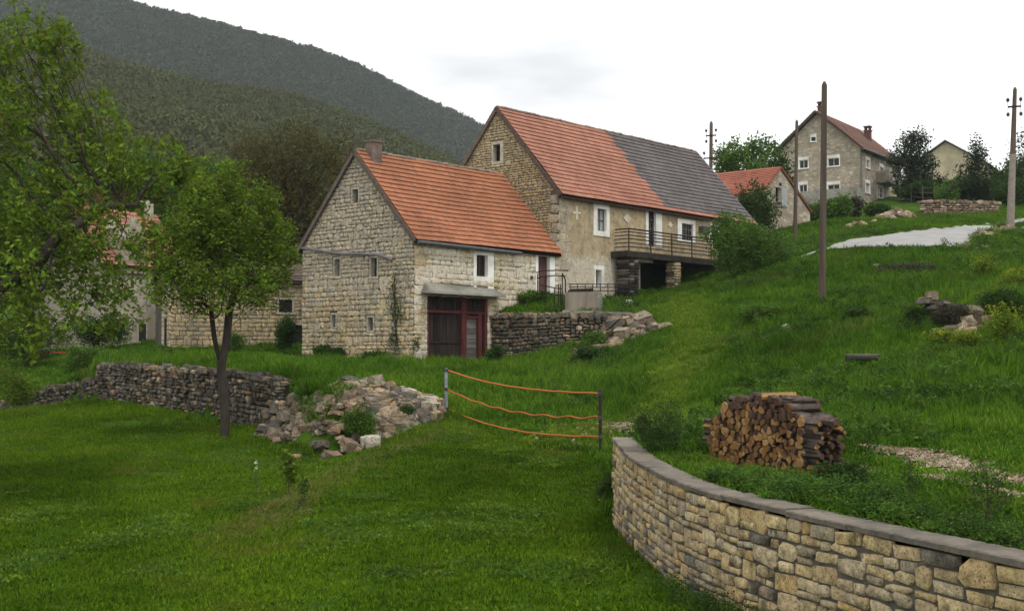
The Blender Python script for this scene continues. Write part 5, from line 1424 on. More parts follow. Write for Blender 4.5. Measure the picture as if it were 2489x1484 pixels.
# hollow stone trough, white stones, red bench
c0 = P(2095, 880, 32); c0.z = gz(c0.x, c0.y) + .10
tro = Thing('stone_trough', 'weathered grey hollow log trough lying in the meadow', 'trough', c0)
axT = Vector((.97, -.24, 0)); nT = Vector((.24, .97, 0)); mb = MB(); sec = []
for i in range(11):
    t = pi + pi * i / 10; sec.append((cos(t) * .17, sin(t) * .15 + .17))
inn = [(x * .72, z + .05) for x, z in sec[::-1]]
pro = sec + [(x, min(z, .19)) for x, z in inn]
n = len(pro); va = [c0 + nT * x + UP * z - axT * .43 for x, z in pro] + [c0 + nT * x + UP * z + axT * .43 for x, z in pro]
mb.add(va, [(i, (i + 1) % n, n + (i + 1) % n, n + i) for i in range(n)]); tro.part('body', mb, M['grey_wood'])
mb = MB(); m11 = len(sec)
for k in (-.43, .37): 
    vv = [c0 + nT * x + UP * z + axT * k for x, z in sec] + [c0 + nT * x + UP * z + axT * (k + .06) for x, z in sec]
    mb.add(vv, [tuple(range(m11)), tuple(range(2 * m11 - 1, m11 - 1, -1))] + [(i, i + 1, m11 + i + 1, m11 + i) for i in range(m11 - 1)])
tro.part('end_plate', mb, M['grey_wood'])
def lone(u, v, Y, w, h, label, mat='cut_stone', name='stone'):
    c = P(u, v, Y); c.z = gz(c.x, c.y) + h * .35; v_, f_ = BLOCK[rg.randrange(18)]; e = Matrix.Rotation(rg.uniform(0, 3), 3, 'Z')
    mb = MB(); mb.add([c + e @ Vector((x * w, y * w * .8, z * h)) for x, y, z in v_], f_); solo(name, label, 'stone', mb, M[mat], c, smooth_=True)
lone(1909, 812, 42, .34, .28, 'small pale stone lying alone in the meadow below the tall pole')
lone(2130, 642, 54, .3, .22, 'white stone on the upper meadow below the road')
lone(1530, 722, 59, .3, .35, 'white stone sitting at the foot of the balcony pillar', 'white_plaster')
lone(905, 1076, 29.8, .42, .38, 'biggest white boulder at the lower edge of the collapsed wall', 'cut_stone', 'boulder')
lone(672, 1066, 33.0, .26, .2, 'small stone lying in the grass left of the collapsed wall', 'rubble_stone')
lone(720, 1090, 30.5, .24, .16, 'small brownish stone at the foot of the collapsed wall beside the sapling', 'rubble_stone')
c0 = P(105, 850, 62); c0.z = gz(c0.x, c0.y)
be = Thing('garden_bench', 'red painted bench standing in the grass by the left bushes', 'bench', c0)
mb = MB(); mb.box(c0 + Vector((.55, 0, .48)), (1.5, .4, .06)); be.part('seat', mb, M['red_paint'] if 'red_paint' in M else plain_mat('red_paint', (.40,.06,.05), .15, 5))
M['red_paint'] = plain_mat('red_paint_b', (.40,.06,.05), .15, 5)
for x in (-.1, 1.2):
    mb = MB(); mb.tube([c0 + Vector((x - .25, -.2, 0)), c0 + Vector((x, 0, .46))], .05, 6); mb.tube([c0 + Vector((x + .1, .2, 0)), c0 + Vector((x, 0, .46))], .05, 6); be.part('leg', mb, M['red_paint'])

# ------------------------------------------------------------------ woodpile
A_ = P(1728, 1112, 17.4); B_ = P(1955, 1165, 15.6)
A_.z = gz(A_.x, A_.y) - .05; B_.z = min(gz(B_.x, B_.y) - .06, A_.z - .07)
wx = B_ - A_; LWd = wx.length; wx.normalize(); wnn = Vector((wx.y, -wx.x, 0)).normalized()

def pile_at(u, v):
    nrm = wnn; p = on_plane(u, v, A_, nrm) if A_.dot(nrm) else A_; return (p - A_).dot(wx), p.z - A_.z
outline = [(0, 0), (LWd, 0)] + [pile_at(*q) for q in ((1955,1016),(1945,990),(1925,972),(1900,962),(1862,955),(1830,960),(1800,970),(1770,988),(1748,1010),(1733,1034))]
rgw = random.Random(77)
def clip(poly, p, n):
    out = []
    for i in range(len(poly)):
        a, b = poly[i], poly[(i + 1) % len(poly)]
        da, db = (a[0] - p[0]) * n[0] + (a[1] - p[1]) * n[1], (b[0] - p[0]) * n[0] + (b[1] - p[1]) * n[1]
        if da <= 0: out.append(a)
        if da * db < 0: t = da / (da - db); out.append((a[0] + (b[0] - a[0]) * t, a[1] + (b[1] - a[1]) * t))
    return out
def in_poly(poly, x, y): return bool(inside(poly, np.array([x]), np.array([y]))[0])
seeds = []
mx_, my_ = max(p[0] for p in outline), max(p[1] for p in outline)
tries = 0
while tries < 26000 and len(seeds) < 262:
    tries += 1; x, y = rgw.uniform(.02, mx_ - .02), rgw.uniform(.02, my_)
    if not in_poly(outline, x, y): continue
    r = rgw.choice((.028, .034, .041, .036, .048))
    if all((x - a) ** 2 + (y - b) ** 2 > (r + c) ** 2 * .82 for a, b, c in seeds): seeds.append((x, y, r))
def bark_mat():
    return plain_mat('log_bark', (.075,.058,.048), .5, 14, .95, .7, dark=(.03,.024,.022))
def cut_mat():
    t = NT('cut_wood', .85, .1)
    c = t.ramp(t.rnd(), [(0, (.15,.075,.03)), (.35, (.25,.14,.055)), (.6, (.33,.20,.08)), (.8, (.21,.105,.038)), (1, (.38,.24,.105))])
    c = t.mix(1.0, c, t.ramp(t.noise(30, 5, .7), [(.3, .6), (.7, 1.2)]), 'MULTIPLY')
    # rain-darkened cut faces in patches over the stack
    wet = t.ramp(t.noise(2.1, 3, .6), [(.54, 0.0), (.66, 1.0)])
    c = t.mix(t.math('MULTIPLY', wet, .6), c, (.065,.03,.018))
    t.bump(t.noise(40, 4, .6), .4, .01)
    return t.color(c)
M['log_bark'], M['cut_wood'] = bark_mat(), cut_mat()
M['cut_dark'] = plain_mat('weathered_cut', (.075,.042,.028), .4, 20, .9, .4)
GL = 'firewood logs stacked in the woodpile'
def log_mesh(poly, o, ax, up, n, depth, mi_side=0):
    c = (sum(p[0] for p in poly) / len(poly), sum(p[1] for p in poly) / len(poly))
    m = len(poly); mb = MB()
    f3 = lambda p, k, y: o + ax * (c[0] + (p[0] - c[0]) * k) + up * (c[1] + (p[1] - c[1]) * k) + n * y
    v = [f3(p, .94, -depth) for p in poly] + [f3(p, 1.0, -.012) for p in poly] + [f3(p, .90, 0) for p in poly]
    mb.add(v, [(i, (i + 1) % m, m + (i + 1) % m, m + i) for i in range(m)] + [tuple(range(m))[::-1]], 0)
    mb.add(v[m:], [(i, (i + 1) % m, m + (i + 1) % m, m + i) for i in range(m)] + [tuple(range(m, 2 * m))], 1)
    return mb, o + ax * c[0] + up * c[1]
log_lab = {'split': 'split log showing its pale cut end in the face of the woodpile', 'round': 'round log showing its cut end in the face of the woodpile',
           'side': 'log lying crosswise at the right end of the woodpile with its bark showing', 'top': 'dark log lying on the top of the woodpile'}
for i, (x, y, r) in enumerate(seeds):
    rr = r * rgw.choice((1.4, 1.7, 1.9, 2.1)); poly = [(x + rr * cos(2 * pi * k / 9 + i), y + rr * sin(2 * pi * k / 9 + i)) for k in range(9)]
    for j, (a, b, c) in enumerate(seeds):
        if j == i: continue
        dx, dy = a - x, b - y; dd = sqrt(dx * dx + dy * dy)
        if dd < .28:
            t = .5 + (r - c) * .5 / dd
            poly = clip(poly, (x + dx * t - dx / dd * .003, y + dy * t - dy / dd * .003), (dx / dd, dy / dd))
            if len(poly) < 3: break
    if len(poly) < 3: continue
    kind = 'round' if len(poly) >= 8 else 'split'
    mb, cen = log_mesh(poly, A_ + wnn * (rgw.gauss(0, .022) + .03), wx, UP, wnn, rgw.uniform(.42, .5))
    dk = y > my_ * rgw.uniform(.52, .95) or rgw.random() < .12
    o_ = link('log', mb.mesh('log', [M['log_bark'], M['cut_dark'] if dk else M['cut_wood']], cen)); o_.location = cen; tag(o_, log_lab[kind], 'log', GL)
def free_log(c, d, L, r, lab, sides=6):
    d = d.normalized(); a = d.cross(UP).normalized(); b = a.cross(d); mb = MB()
    ang = sorted(rgw.uniform(0, 6.28) for _ in range(sides)) if sides < 6 else [2 * pi * k / sides for k in range(sides)]
    if sides < 6:
        ang = [2 * pi * k / sides + rgw.uniform(-.3, .3) for k in range(sides)]
    sec = [(cos(t) * r * rgw.uniform(.8, 1.15), sin(t) * r * rgw.uniform(.75, 1.1)) for t in ang]
    v = [c + d * s * L / 2 + a * x * k + b * y * k for s, k in ((-1, .9), (-.97, 1), (.97, 1), (1, .9)) for x, y in sec]
    mb.add(v, [(q * sides + i, q * sides + (i + 1) % sides, (q + 1) * sides + (i + 1) % sides, (q + 1) * sides + i) for q in range(3) for i in range(sides)], 0)
    mb.add(v[:sides], [tuple(range(sides))[::-1]], 1); mb.add(v[-sides:], [tuple(range(sides))], 1)
    o_ = link('log', mb.mesh('log', [M['cut_wood'] if rgw.random() < .14 else M['log_bark'], M['cut_wood'] if rgw.random() < .25 else M['cut_dark']], c)); o_.location = c; tag(o_, lab, 'log', GL)
# crosswise logs at the right and left ends
z = .04
while z < .72:
    h = rgw.uniform(.045, .085)
    for kx in (0, 1, 2):
        free_log(A_ + wx * (LWd + .06 + rgw.uniform(-.05, .06)) - wnn * (.02 + kx * .17 + rgw.uniform(0, .05)) + UP * (z + h / 2), wx + wnn * rgw.uniform(-.15, .15) + UP * rgw.uniform(-.06, .06), rgw.uniform(.26, .42), h * rgw.uniform(.55, .8), log_lab['side'], rgw.choice((4, 5, 6)))
    z += h * .92
z = .30
while z < .60:
    h = rgw.uniform(.05, .085); free_log(A_ + wx * (.0 + rgw.uniform(-.03, .02)) + wnn * .0 - wnn * rgw.uniform(0, .05) + UP * (z + h / 2), wx + wnn * rgw.uniform(-.2, .2), rgw.uniform(.26, .34), h * .55, 'short split log lying crosswise at the left end of the woodpile', rgw.choice((4, 5))); z += h
for (u, v, ang, L) in ((1835,952,1.3,.42),(1880,950,1.0,.45),(1905,955,1.4,.45),(1925,960,.3,.4),(1940,975,.5,.32),(1855,962,.4,.35),(1990,1000,.0,.4),(1780,968,.9,.36)):
    p = pile_at(u, v); d = Matrix.Rotation(ang, 3, 'Z') @ wx
    free_log(A_ + wx * p[0] + UP * p[1] - wnn * rgw.uniform(.12, .32), d + UP * rgw.uniform(-.12, .12), L, rgw.uniform(.045, .062), log_lab['top'], rgw.choice((4, 5, 6)))
# ------------------------------------------------------------------ trees and shrubs
M['leaf_young'] = leaf_mat('young_walnut_leaf', [(.08,.15,.012),(.12,.205,.019),(.165,.26,.026),(.06,.10,.012),(.13,.145,.018)])
M['leaf_fresh'] = leaf_mat('fresh_leaf', [(.085,.16,.014),(.125,.215,.02),(.17,.265,.026),(.065,.11,.013),(.14,.16,.02)])
M['leaf_brown'] = leaf_mat('bronze_bud', [(.060,.075,.020),(.075,.070,.024),(.12,.062,.030),(.052,.080,.018),(.085,.080,.025)])
M['leaf_dark'] = leaf_mat('dark_leaf', [(.03,.068,.014),(.044,.092,.019),(.055,.105,.022),(.034,.058,.016)])
M['leaf_mid'] = leaf_mat('mid_leaf', [(.058,.13,.018),(.085,.165,.024),(.10,.19,.028),(.06,.10,.018)])
M['leaf_pale'] = leaf_mat('pale_leaf', [(.05,.09,.022),(.065,.115,.03),(.04,.075,.02),(.08,.12,.035)])
M['needle'] = leaf_mat('pine_needle', [(.02,.038,.018),(.028,.05,.022),(.034,.056,.024),(.022,.032,.016)], .15)
M['heath'] = leaf_mat('purple_dead_twig', [(.06,.045,.04),(.045,.05,.03),(.075,.055,.045),(.04,.06,.025)], .1)
M['yellow_flower'] = leaf_mat('yellow_flower', [(.30,.30,.02),(.22,.26,.02),(.16,.22,.02),(.36,.34,.03)], .3)
M['white_flower'] = leaf_mat('white_flower', [(.6,.6,.55),(.5,.52,.45)], .2)

def leaves(centers, size, rng, spread, n, flat=.5, normals=None, aspect=.55):
    """n leaf faces round each centre: bent rhombs, returned as arrays"""
    c = np.repeat(np.asarray(centers, float), n, 0); N = len(c)
    p = c + rng.normal(0, 1, (N, 3)) * spread
    a = rng.normal(0, 1, (N, 3)); a[:, 2] *= flat; a /= np.linalg.norm(a, axis=1)[:, None] + 1e-9
    b = rng.normal(0, 1, (N, 3)); b -= a * (a * b).sum(1)[:, None]; b /= np.linalg.norm(b, axis=1)[:, None] + 1e-9
    nn = np.cross(a, b)
    s = size * rng.uniform(.6, 1.3, (N, 1))
    v = np.stack([p, p + a * s * .5 + b * s * aspect * .5 + nn * s * .08, p + a * s, p + a * s * .5 - b * s * aspect * .5 + nn * s * .08], 1).reshape(-1, 3)
    q = np.arange(N * 4).reshape(N, 4)
    return v, q

def colonize(att, roots, step, di, dk, maxn=4000, up=.05, iters=160, parents=None):
    nodes = [np.array(p, float) for p in roots]; par = list(parents) if parents is not None else [i - 1 for i in range(len(roots))]
    A = np.array(att); alive = np.ones(len(A), bool)
    nn = np.zeros(len(A), int); nd = np.full(len(A), 1e9)
    new = list(range(len(nodes)))
    for it in range(iters):
        Pn = np.array([nodes[i] for i in new])
        if len(Pn):
            d = np.linalg.norm(A[:, None] - Pn[None], axis=2); k = d.argmin(1); dm = d[np.arange(len(A)), k]
            u = dm < nd; nd[u] = dm[u]; nn[u] = np.array(new)[k[u]]
        alive &= nd > dk
        sel = alive & (nd < di)
        if not sel.any() or len(nodes) > maxn: break
        grp = {}
        idx_ = np.where(sel)[0]; src = nn[idx_]
        dirs_ = A[idx_] - np.array(nodes)[src]; dirs_ /= np.linalg.norm(dirs_, axis=1)[:, None] + 1e-9
        us, inv = np.unique(src, return_inverse=True); acc = np.zeros((len(us), 3)); np.add.at(acc, inv, dirs_)
        new = []
        for s_, dd in zip(us, acc):
            dd = dd / (np.linalg.norm(dd) + 1e-9) + RNG.normal(0, .12, 3); dd[2] += up; dd /= np.linalg.norm(dd) + 1e-9
            nodes.append(nodes[s_] + dd * step); par.append(s_); new.append(len(nodes) - 1)
    return np.array(nodes), np.array(par)

def skeleton_mesh(nodes, par, tip, base_r, power=2.3, kmin=3, mb=None, skip=0.0):
    n = len(nodes); ch = [[] for _ in range(n)]
    for i, p in enumerate(par):
        if p >= 0: ch[p].append(i)
    r = np.zeros(n)
    for i in range(n - 1, -1, -1):
        r[i] = tip if not ch[i] else sum(r[c] ** power for c in ch[i]) ** (1 / power)
    sc = base_r / r[0]
    rad = tip * .8 + (r - tip) * (base_r - tip * .8) / max(1e-6, r[0] - tip)
    mb = mb or MB(); starts = [0] + [c for i in range(n) for c in sorted(ch[i], key=lambda c: -r[c])[1:]]
    for s in starts:
        line = [] if par[s] < 0 else [par[s]]
        k = s
        while True:
            line.append(k)
            if not ch[k]: break
            k = max(ch[k], key=lambda c: r[c])
        if len(line) < 2: continue
        rr = [min(rad[j], rad[line[1]]) if q == 0 and par[s] >= 0 else rad[j] for q, j in enumerate(line)]
        if rr[0] < skip: continue
        kk = 9 if rr[0] > .09 else 6 if rr[0] > .035 else kmin
        mb.tube([Vector(nodes[j]) for j in line], rr, kk, cap=False)
    return mb, rad, ch

def ell_points(rng, blobs, n):
    """random points inside ellipsoids (x, y, z, rx, ry, rz)"""
    vol = np.array([b[3] * b[4] * b[5] for b in blobs]); out = []
    for b, k in zip(blobs, (n * vol / vol.sum()).astype(int) + 4):
        d = rng.normal(0, 1, (k, 3)); d /= np.linalg.norm(d, axis=1)[:, None]
        d *= rng.random((k, 1)) ** (1 / 2.2)
        out.append(np.array(b[:3]) + d * np.array(b[3:]))
    return np.concatenate(out)

def tree(name, label, roots, blobs, nat, step, tip, base_r, leaf, lsize, lper, spread, lm_thr, bark, seed, dk=None, group=None, cat='tree', up=.05, fill=.6, frac=1.0, di=None, bare=0.0, parents=None, gaps=.32):
    rng = np.random.default_rng(seed)
    att = ell_points(rng, blobs, nat)
    nodes, par = colonize(att, [tuple(p) for p in roots], step, di or step * 12, dk or step * 1.6, up=up, parents=parents)
    base = Vector(roots[0])
    th = Thing(name, label, cat, base, group)
    mb, rad, ch = skeleton_mesh(nodes, par, tip, base_r)
    th.part('trunk', mb, bark, None, True)
    sel = np.where(rad < lm_thr)[0]; sel = sel[sel > len(roots)]
    if frac < 1: sel = rng.choice(sel, int(len(sel) * frac), False)
    cen = np.concatenate([nodes[sel], att[rng.random(len(att)) < fill]])
    cl_ = vnoise(cen[:, 0] + cen[:, 2] * .7, cen[:, 1] - cen[:, 2] * .6, max(.25, spread * 4.5), seed + 3); cen = cen[cl_ > gaps + rng.uniform(-.1, .1, len(cen))]
    if bare:
        zq = (cen[:, 2] - cen[:, 2].min()) / (np.ptp(cen[:, 2]) + 1e-6); cen = cen[rng.random(len(cen)) < np.clip((zq - .05) / bare, .12, 1)]
    v, q = leaves(cen, lsize, rng, spread, lper)
    o = link('crown', array_mesh('crown', v - np.array(base), q, leaf), th.e); tag(o, kind='stuff')
    return th, nodes, rad

def pt(u, v, Y): return np.array(tuple(P(u, v, Y)))
def blob(u, v, Y, ru, rv, ry=None):
    p = pt(u, v, Y); return (*p, ru / FPX * Y, ry if ry else ru / FPX * Y * .8, rv / FPX * Y)
def on_ground(u, v, Y):
    p = P(u, v, Y); return np.array((p.x, p.y, gz(p.x, p.y)))

# the big walnut at the left edge: its trunk stands outside the frame, its limbs reach in
Yw = 25.0
root = on_ground(-330, 1240, Yw)
trunk = [root, root + (0, 0, 1.0), pt(-240, 960, Yw), pt(-170, 830, Yw)]
def resample(ps, st):
    ps = np.array(ps); d = np.r_[0, np.cumsum(np.linalg.norm(np.diff(ps, axis=0), axis=1))]; n = max(2, int(d[-1] / st))
    s = np.linspace(0, d[-1], n + 1); return np.stack([np.interp(s, d, ps[:, k]) for k in range(3)], -1)
limb = resample(trunk + [pt(-70, 745, Yw), pt(0, 700, 24.6), pt(90, 645, 24.4), pt(137, 577, 24.4), pt(196, 540, 24.6), pt(250, 500, 25), pt(330, 498, 25.5)], .28)
rngw = np.random.default_rng(4)
wb = [blob(60, 130, 25.5, 150, 120), blob(20, 330, 25, 190, 150), blob(190, 330, 26, 130, 130), blob(330, 420, 26, 160, 110), blob(450, 385, 26.5, 75, 55), blob(400, 450, 26, 80, 60),
      blob(110, 540, 25, 200, 130), blob(230, 640, 24.5, 130, 110), blob(60, 740, 24, 140, 150), blob(-150, 300, 26, 150, 260), blob(-150, 560, 26, 150, 160), blob(300, 730, 25, 90, 80), blob(340, 600, 25.2, 70, 80), blob(250, 800, 24.6, 60, 40)]
att = ell_points(rngw, wb, 8500)
nodes, par = colonize(att, [tuple(p) for p in limb], .14, 2.6, .20, 11000, .03, 220)
wal = Thing('walnut_tree', 'large walnut tree with dark spreading limbs and young yellow-green leaves reaching over the lawn', 'tree', Vector(root))
mb, rad, ch = skeleton_mesh(nodes, par, .0055, .135, 2.2)
wal.part('trunk', mb, M['dark_bark'], None, True)
sel = np.array([i for i in range(len(nodes)) if not ch[i] or (rad[i] < .010 and rngw.random() < .50)]); sel = sel[sel > len(limb)]
cl_ = vnoise(nodes[sel][:, 0] + nodes[sel][:, 2] * .7, nodes[sel][:, 1] - nodes[sel][:, 2] * .6, .38, 77); sel = sel[cl_ > .31]
v, q = leaves(nodes[sel] , .125, rngw, .075, 17, .9, aspect=.5)
tag(link('crown', array_mesh('crown', v - np.array(root), q, M['leaf_young']), wal.e), kind='stuff')

# rounded tree in front of the dry wall
tb = on_ground(547, 1032, 34.5)
tr_ = [tb, tb + (.0, 0, .6), pt(541, 930, 34.5), pt(537, 885, 34.5)]
limbL = resample([tr_[-1], pt(522, 830, 34.4), pt(513, 755, 34.3)], .25); limbR = resample([tr_[-1], pt(550, 835, 34.6), pt(557, 755, 34.8), pt(578, 690, 34.8)], .25)
stem_ = list(resample(tr_, .25)); roots2 = stem_ + list(limbL[1:]) + list(limbR[1:])
par2 = list(range(-1, len(stem_) + len(limbL) - 2)) + [len(stem_) - 1] + list(range(len(stem_) + len(limbL) - 1, len(roots2) - 1))
th, nd_, rd_ = tree('round_tree', 'rounded leafy tree with a forked trunk standing against the dry stone wall', roots2,
    [blob(545, 545, 34.5, 120, 130), blob(445, 600, 34.2, 70, 110), blob(650, 600, 34.8, 70, 110), blob(575, 430, 34.5, 50, 50), blob(640, 500, 34.6, 50, 60), blob(470, 500, 34.4, 45, 60), blob(430, 690, 34.3, 80, 70), blob(400, 640, 34.2, 45, 60), blob(640, 690, 34.6, 80, 50), blob(380, 730, 34, 40, 30), blob(545, 690, 33.8, 110, 70), blob(540, 748, 34.0, 100, 32), blob(455, 750, 34.2, 55, 30), blob(625, 745, 34.4, 60, 32), blob(700, 640, 34.8, 30, 50)],
    4200, .15, .0062, .13, M['leaf_fresh'], .11, 14, .10, .012, M['dark_bark'], 7, .20, up=.14, fill=.6, bare=.35, parents=par2)

# bare brownish tree behind the small house
tb = on_ground(715, 860, 67)
tree('budding_tree', 'tall brownish budding tree with bare twigs behind the small stone house', list(resample([tb, pt(712, 760, 67), pt(708, 640, 67), pt(705, 560, 67)], .5)),
    [blob(700, 440, 67, 150, 120), blob(640, 400, 67, 100, 90), blob(790, 400, 67, 90, 90), blob(720, 340, 67, 70, 60), blob(700, 560, 67, 90, 80), blob(750, 520, 67, 70, 90), blob(600, 480, 67, 60, 70), blob(850, 370, 67, 30, 50)],
    3600, .30, .011, .33, M['leaf_brown'], .17, 7, .24, .026, M['dark_bark'], 9, .36, up=.2, frac=.85, fill=.55, gaps=.38)
# trees and bushes of the left garden
gl = 'garden trees between the walnut and the left houses'
for k, (u, v, Y, bl, lf, lab, n, sz) in enumerate((
    (420, 850, 80, [blob(430, 520, 80, 90, 110), blob(400, 620, 80, 60, 70)], 'leaf_mid', 'green tree rising between the plastered house and the low barn', 700, .24),
    (70, 900, 60, [blob(60, 640, 60, 110, 100), blob(130, 560, 60, 80, 80), blob(-40, 560, 60, 120, 150)], 'leaf_dark', 'dark leafy tree behind the lower walnut limbs at the left edge', 900, .2),
    (330, 850, 90, [blob(300, 420, 92, 120, 60), blob(480, 440, 92, 110, 60)], 'leaf_mid', 'distant tree line crown showing above the red roof of the plastered house', 700, .3),
    (60, 870, 70, [blob(40, 480, 72, 160, 90), blob(160, 440, 74, 80, 60)], 'leaf_mid', 'tall green tree rising behind the walnut at the far left', 800, .26))):
    b_ = on_ground(u, v, Y); c_ = np.array(bl[0][:3])
    tree('garden_tree', lab, list(resample([b_, b_ * .4 + c_ * .6 + (0, 0, -.4)], .5)), bl, n * 2, .4, .014, .18, M[lf], sz, 12, .28, .05, M['bark'], 30 + k, .7, gl, up=.1)

def shrub(name, label, u, v, Y, w, h, leaf, seed, n=420, lsize=.07, lper=8, spread=.06, group=None, lift=.55, bark='twig', cat='shrub', tip=.005, base=.02, frac=1.0, gap=1.0, thick=.8):
    rng = np.random.default_rng(seed); b = on_ground(u, v, Y); W_, H_ = w / FPX * Y, h / FPX * Y
    blobs = [(b[0] + rng.uniform(-.32, .32) * W_, b[1] + rng.uniform(-.2, .2) * W_, b[2] + H_ * rng.uniform(.3, .72), W_ * rng.uniform(.2, .34), W_ * rng.uniform(.2, .3), H_ * rng.uniform(.22, .34)) for _ in range(6)]
    blobs.append((b[0], b[1], b[2] + H_ * .45, W_ * .36, W_ * .3, H_ * .42))
    st_ = max(.04, min(W_, H_) * .06) * gap
    roots = [tuple(b), tuple(b + (0, 0, st_))]
    att = ell_points(rng, blobs, n)
    nodes, par = colonize(att, roots, st_, max(W_, H_), st_ * 1.3, up=.1)
    th = Thing(name, label, cat, Vector(b), group)
    mb, rad, ch = skeleton_mesh(nodes, par, tip, max(base, tip * 2)); th.part('stems', mb, M[bark])
    sel = np.where(rad < tip * 2.4)[0]; sel = sel[sel > 1]
    if frac < 1: sel = rng.choice(sel, int(len(sel) * frac), False)
    cen = np.concatenate([nodes[sel], att[rng.random(len(att)) < .6 * frac]])
    vv, qq = leaves(cen, lsize, rng, spread, lper)
    tag(link('foliage', array_mesh('foliage', vv - b, qq, M[leaf]), th.e), kind='stuff')
    return th
gb_ = 'bushes of the left garden'
shrub('bush', 'low green bush on the bank above the low dark dry wall', 205, 940, 47, 120, 90, 'leaf_mid', 51, 350, .09, 8, .09, gb_)
shrub('bush', 'bright green bush at the far left beside the low wall', 40, 960, 46, 110, 130, 'leaf_fresh', 52, 350, .09, 8, .09, gb_)
shrub('bush', 'dark bush under the walnut branches behind the red bench', 60, 850, 58, 190, 150, 'leaf_dark', 53, 450, .12, 9, .12, gb_)
shrub('bush', 'dense dark bush growing along the foot of the plastered house', 260, 845, 66, 170, 90, 'leaf_dark', 54, 400, .12, 9, .12, gb_)
shrub('bush', 'iris clump with upright leaves before the low barn corner', 400, 872, 57, 90, 30, 'leaf_mid', 55, 200, .12, 7, .08, gb_)
shrub('bush', 'dark ivy bush climbing the right end of the low barn', 690, 862, 60, 60, 110, 'leaf_dark', 56, 300, .1, 9, .1, gb_)
shrub('bush', 'small bush between the barn wall and the rounded tree trunk', 570, 850, 60, 50, 60, 'leaf_mid', 57, 200, .1, 8, .08, gb_)

# trees around the houses on the right
gr_ = 'trees by the hilltop houses'
for k, (u, v, Y, bl, lf, lab, n, sz, per) in enumerate((
    (1815, 520, 100, [blob(1800, 385, 100, 65, 50), blob(1850, 370, 101, 45, 40), blob(1770, 410, 99, 35, 40), blob(1850, 420, 98, 50, 40)], 'leaf_mid', 'round green tree left of the big hilltop house', 900, .3, 10),
    (1885, 520, 104, [blob(1890, 400, 104, 40, 60), blob(1900, 450, 104, 25, 50)], 'leaf_dark', 'slender tree hugging the left corner of the hilltop house', 500, .26, 8),
    (2235, 492, 118, [blob(2228, 345, 118, 32, 32), blob(2205, 345, 118, 25, 25), blob(2215, 400, 118, 58, 40), blob(2190, 372, 118, 25, 25), blob(2235, 450, 118, 62, 32)], 'needle', 'broad dark conifer between the hilltop house and the ochre house', 1100, .26, 12),
    (2352, 490, 112, [blob(2372, 375, 112, 24, 28), blob(2372, 342, 112, 11, 24), blob(2368, 420, 112, 42, 32), blob(2355, 452, 112, 55, 26)], 'needle', 'pointed conifer in front of the ochre house', 900, .25, 10),
    (2425, 495, 120, [blob(2432, 442, 120, 36, 36), blob(2474, 420, 120, 30, 60), blob(2410, 465, 120, 35, 22)], 'leaf_dark', 'loose leafy tree behind the roadside pole', 800, .28, 9),
    (2490, 500, 105, [blob(2500, 370, 105, 40, 70), blob(2480, 440, 105, 45, 50)], 'leaf_dark', 'thin leafed tree at the right edge behind the roadside pole', 700, .24, 7),
    (2285, 500, 110, [blob(2325, 445, 108, 30, 24), blob(2300, 468, 108, 32, 16)], 'leaf_mid', 'small green tree leaning before the conifers', 450, .24, 9))):
    b_ = on_ground(u, v, Y); c_ = np.array(bl[-1][:3])
    tree('hill_tree', lab, list(resample([b_, b_ * .5 + c_ * .5, c_], .7)), bl, int(n * 1.6), .45, .02, .2, M[lf], sz, int(per * 1.3), .28, .08, M['dark_bark'], 60 + k, .7, gr_, up=.1, fill=.3)
gs_ = 'shrubs around the houses and the road'
shrub('shrub', 'dense dark green shrub at the right corner of the long house roof', 1845, 575, 76, 150, 190, 'leaf_dark', 70, 900, .16, 12, .14, gs_)
shrub('shrub', 'broad green lilac shrub beside the balcony of the long house', 1805, 690, 61.5, 235, 175, 'leaf_mid', 71, 1500, .13, 12, .11, gs_, tip=.008)
shrub('shrub', 'green bush below the hilltop house behind the tall pole', 2030, 545, 92, 90, 70, 'leaf_mid', 72, 450, .2, 10, .16, gs_)
shrub('shrub', 'reddish bush under the gable of the hilltop house', 2065, 535, 94, 60, 55, 'heath', 73, 350, .2, 9, .16, gs_)
shrub('shrub', 'dark bush at the wall of the small red roofed house', 1970, 520, 96, 50, 50, 'leaf_dark', 74, 300, .2, 9, .15, gs_)
shrub('shrub', 'low bush on the bank beside the stone heap', 2140, 520, 93, 60, 34, 'leaf_dark', 75, 300, .2, 9, .15, gs_)
shrub('shrub', 'dark undergrowth below the broad conifer', 2250, 492, 117, 150, 55, 'leaf_dark', 76, 500, .22, 11, .18, gs_)
shrub('shrub', 'dark undergrowth below the pointed conifer', 2370, 492, 113, 150, 60, 'leaf_dark', 77, 500, .22, 11, .18, gs_)
shrub('shrub', 'dark hedge at the right edge behind the roadside pole', 2460, 512, 100, 120, 70, 'leaf_dark', 78, 450, .2, 11, .16, gs_)
gm_ = 'bushes of the meadow'
shrub('bush', 'dark bramble bush behind the fallen stones of the ruined meadow wall', 2440, 800, 35.6, 130, 110, 'leaf_dark', 80, 600, .085, 9, .07, gm_)
shrub('bush', 'purplish dead looking bush in front of the ruined meadow wall', 2305, 800, 35.4, 110, 60, 'heath', 81, 600, .05, 9, .05, gm_)
shrub('bush', 'leafy bush at the left end of the ruined meadow wall', 2225, 790, 36.5, 70, 55, 'leaf_dark', 82, 350, .08, 9, .06, gm_)
shrub('bush', 'low dark bush in the middle of the meadow below the tall pole', 2080, 770, 40, 70, 40, 'leaf_dark', 83, 350, .08, 9, .07, gm_)
shrub('bush', 'low bush with pale heads near the upper meadow edge', 2200, 660, 50, 130, 34, 'heath', 84, 400, .08, 8, .08, gm_)
shrub('bush', 'grey green bush on the slope left of the tall pole', 1850, 800, 44, 110, 45, 'leaf_mid', 85, 350, .08, 8, .08, gm_)
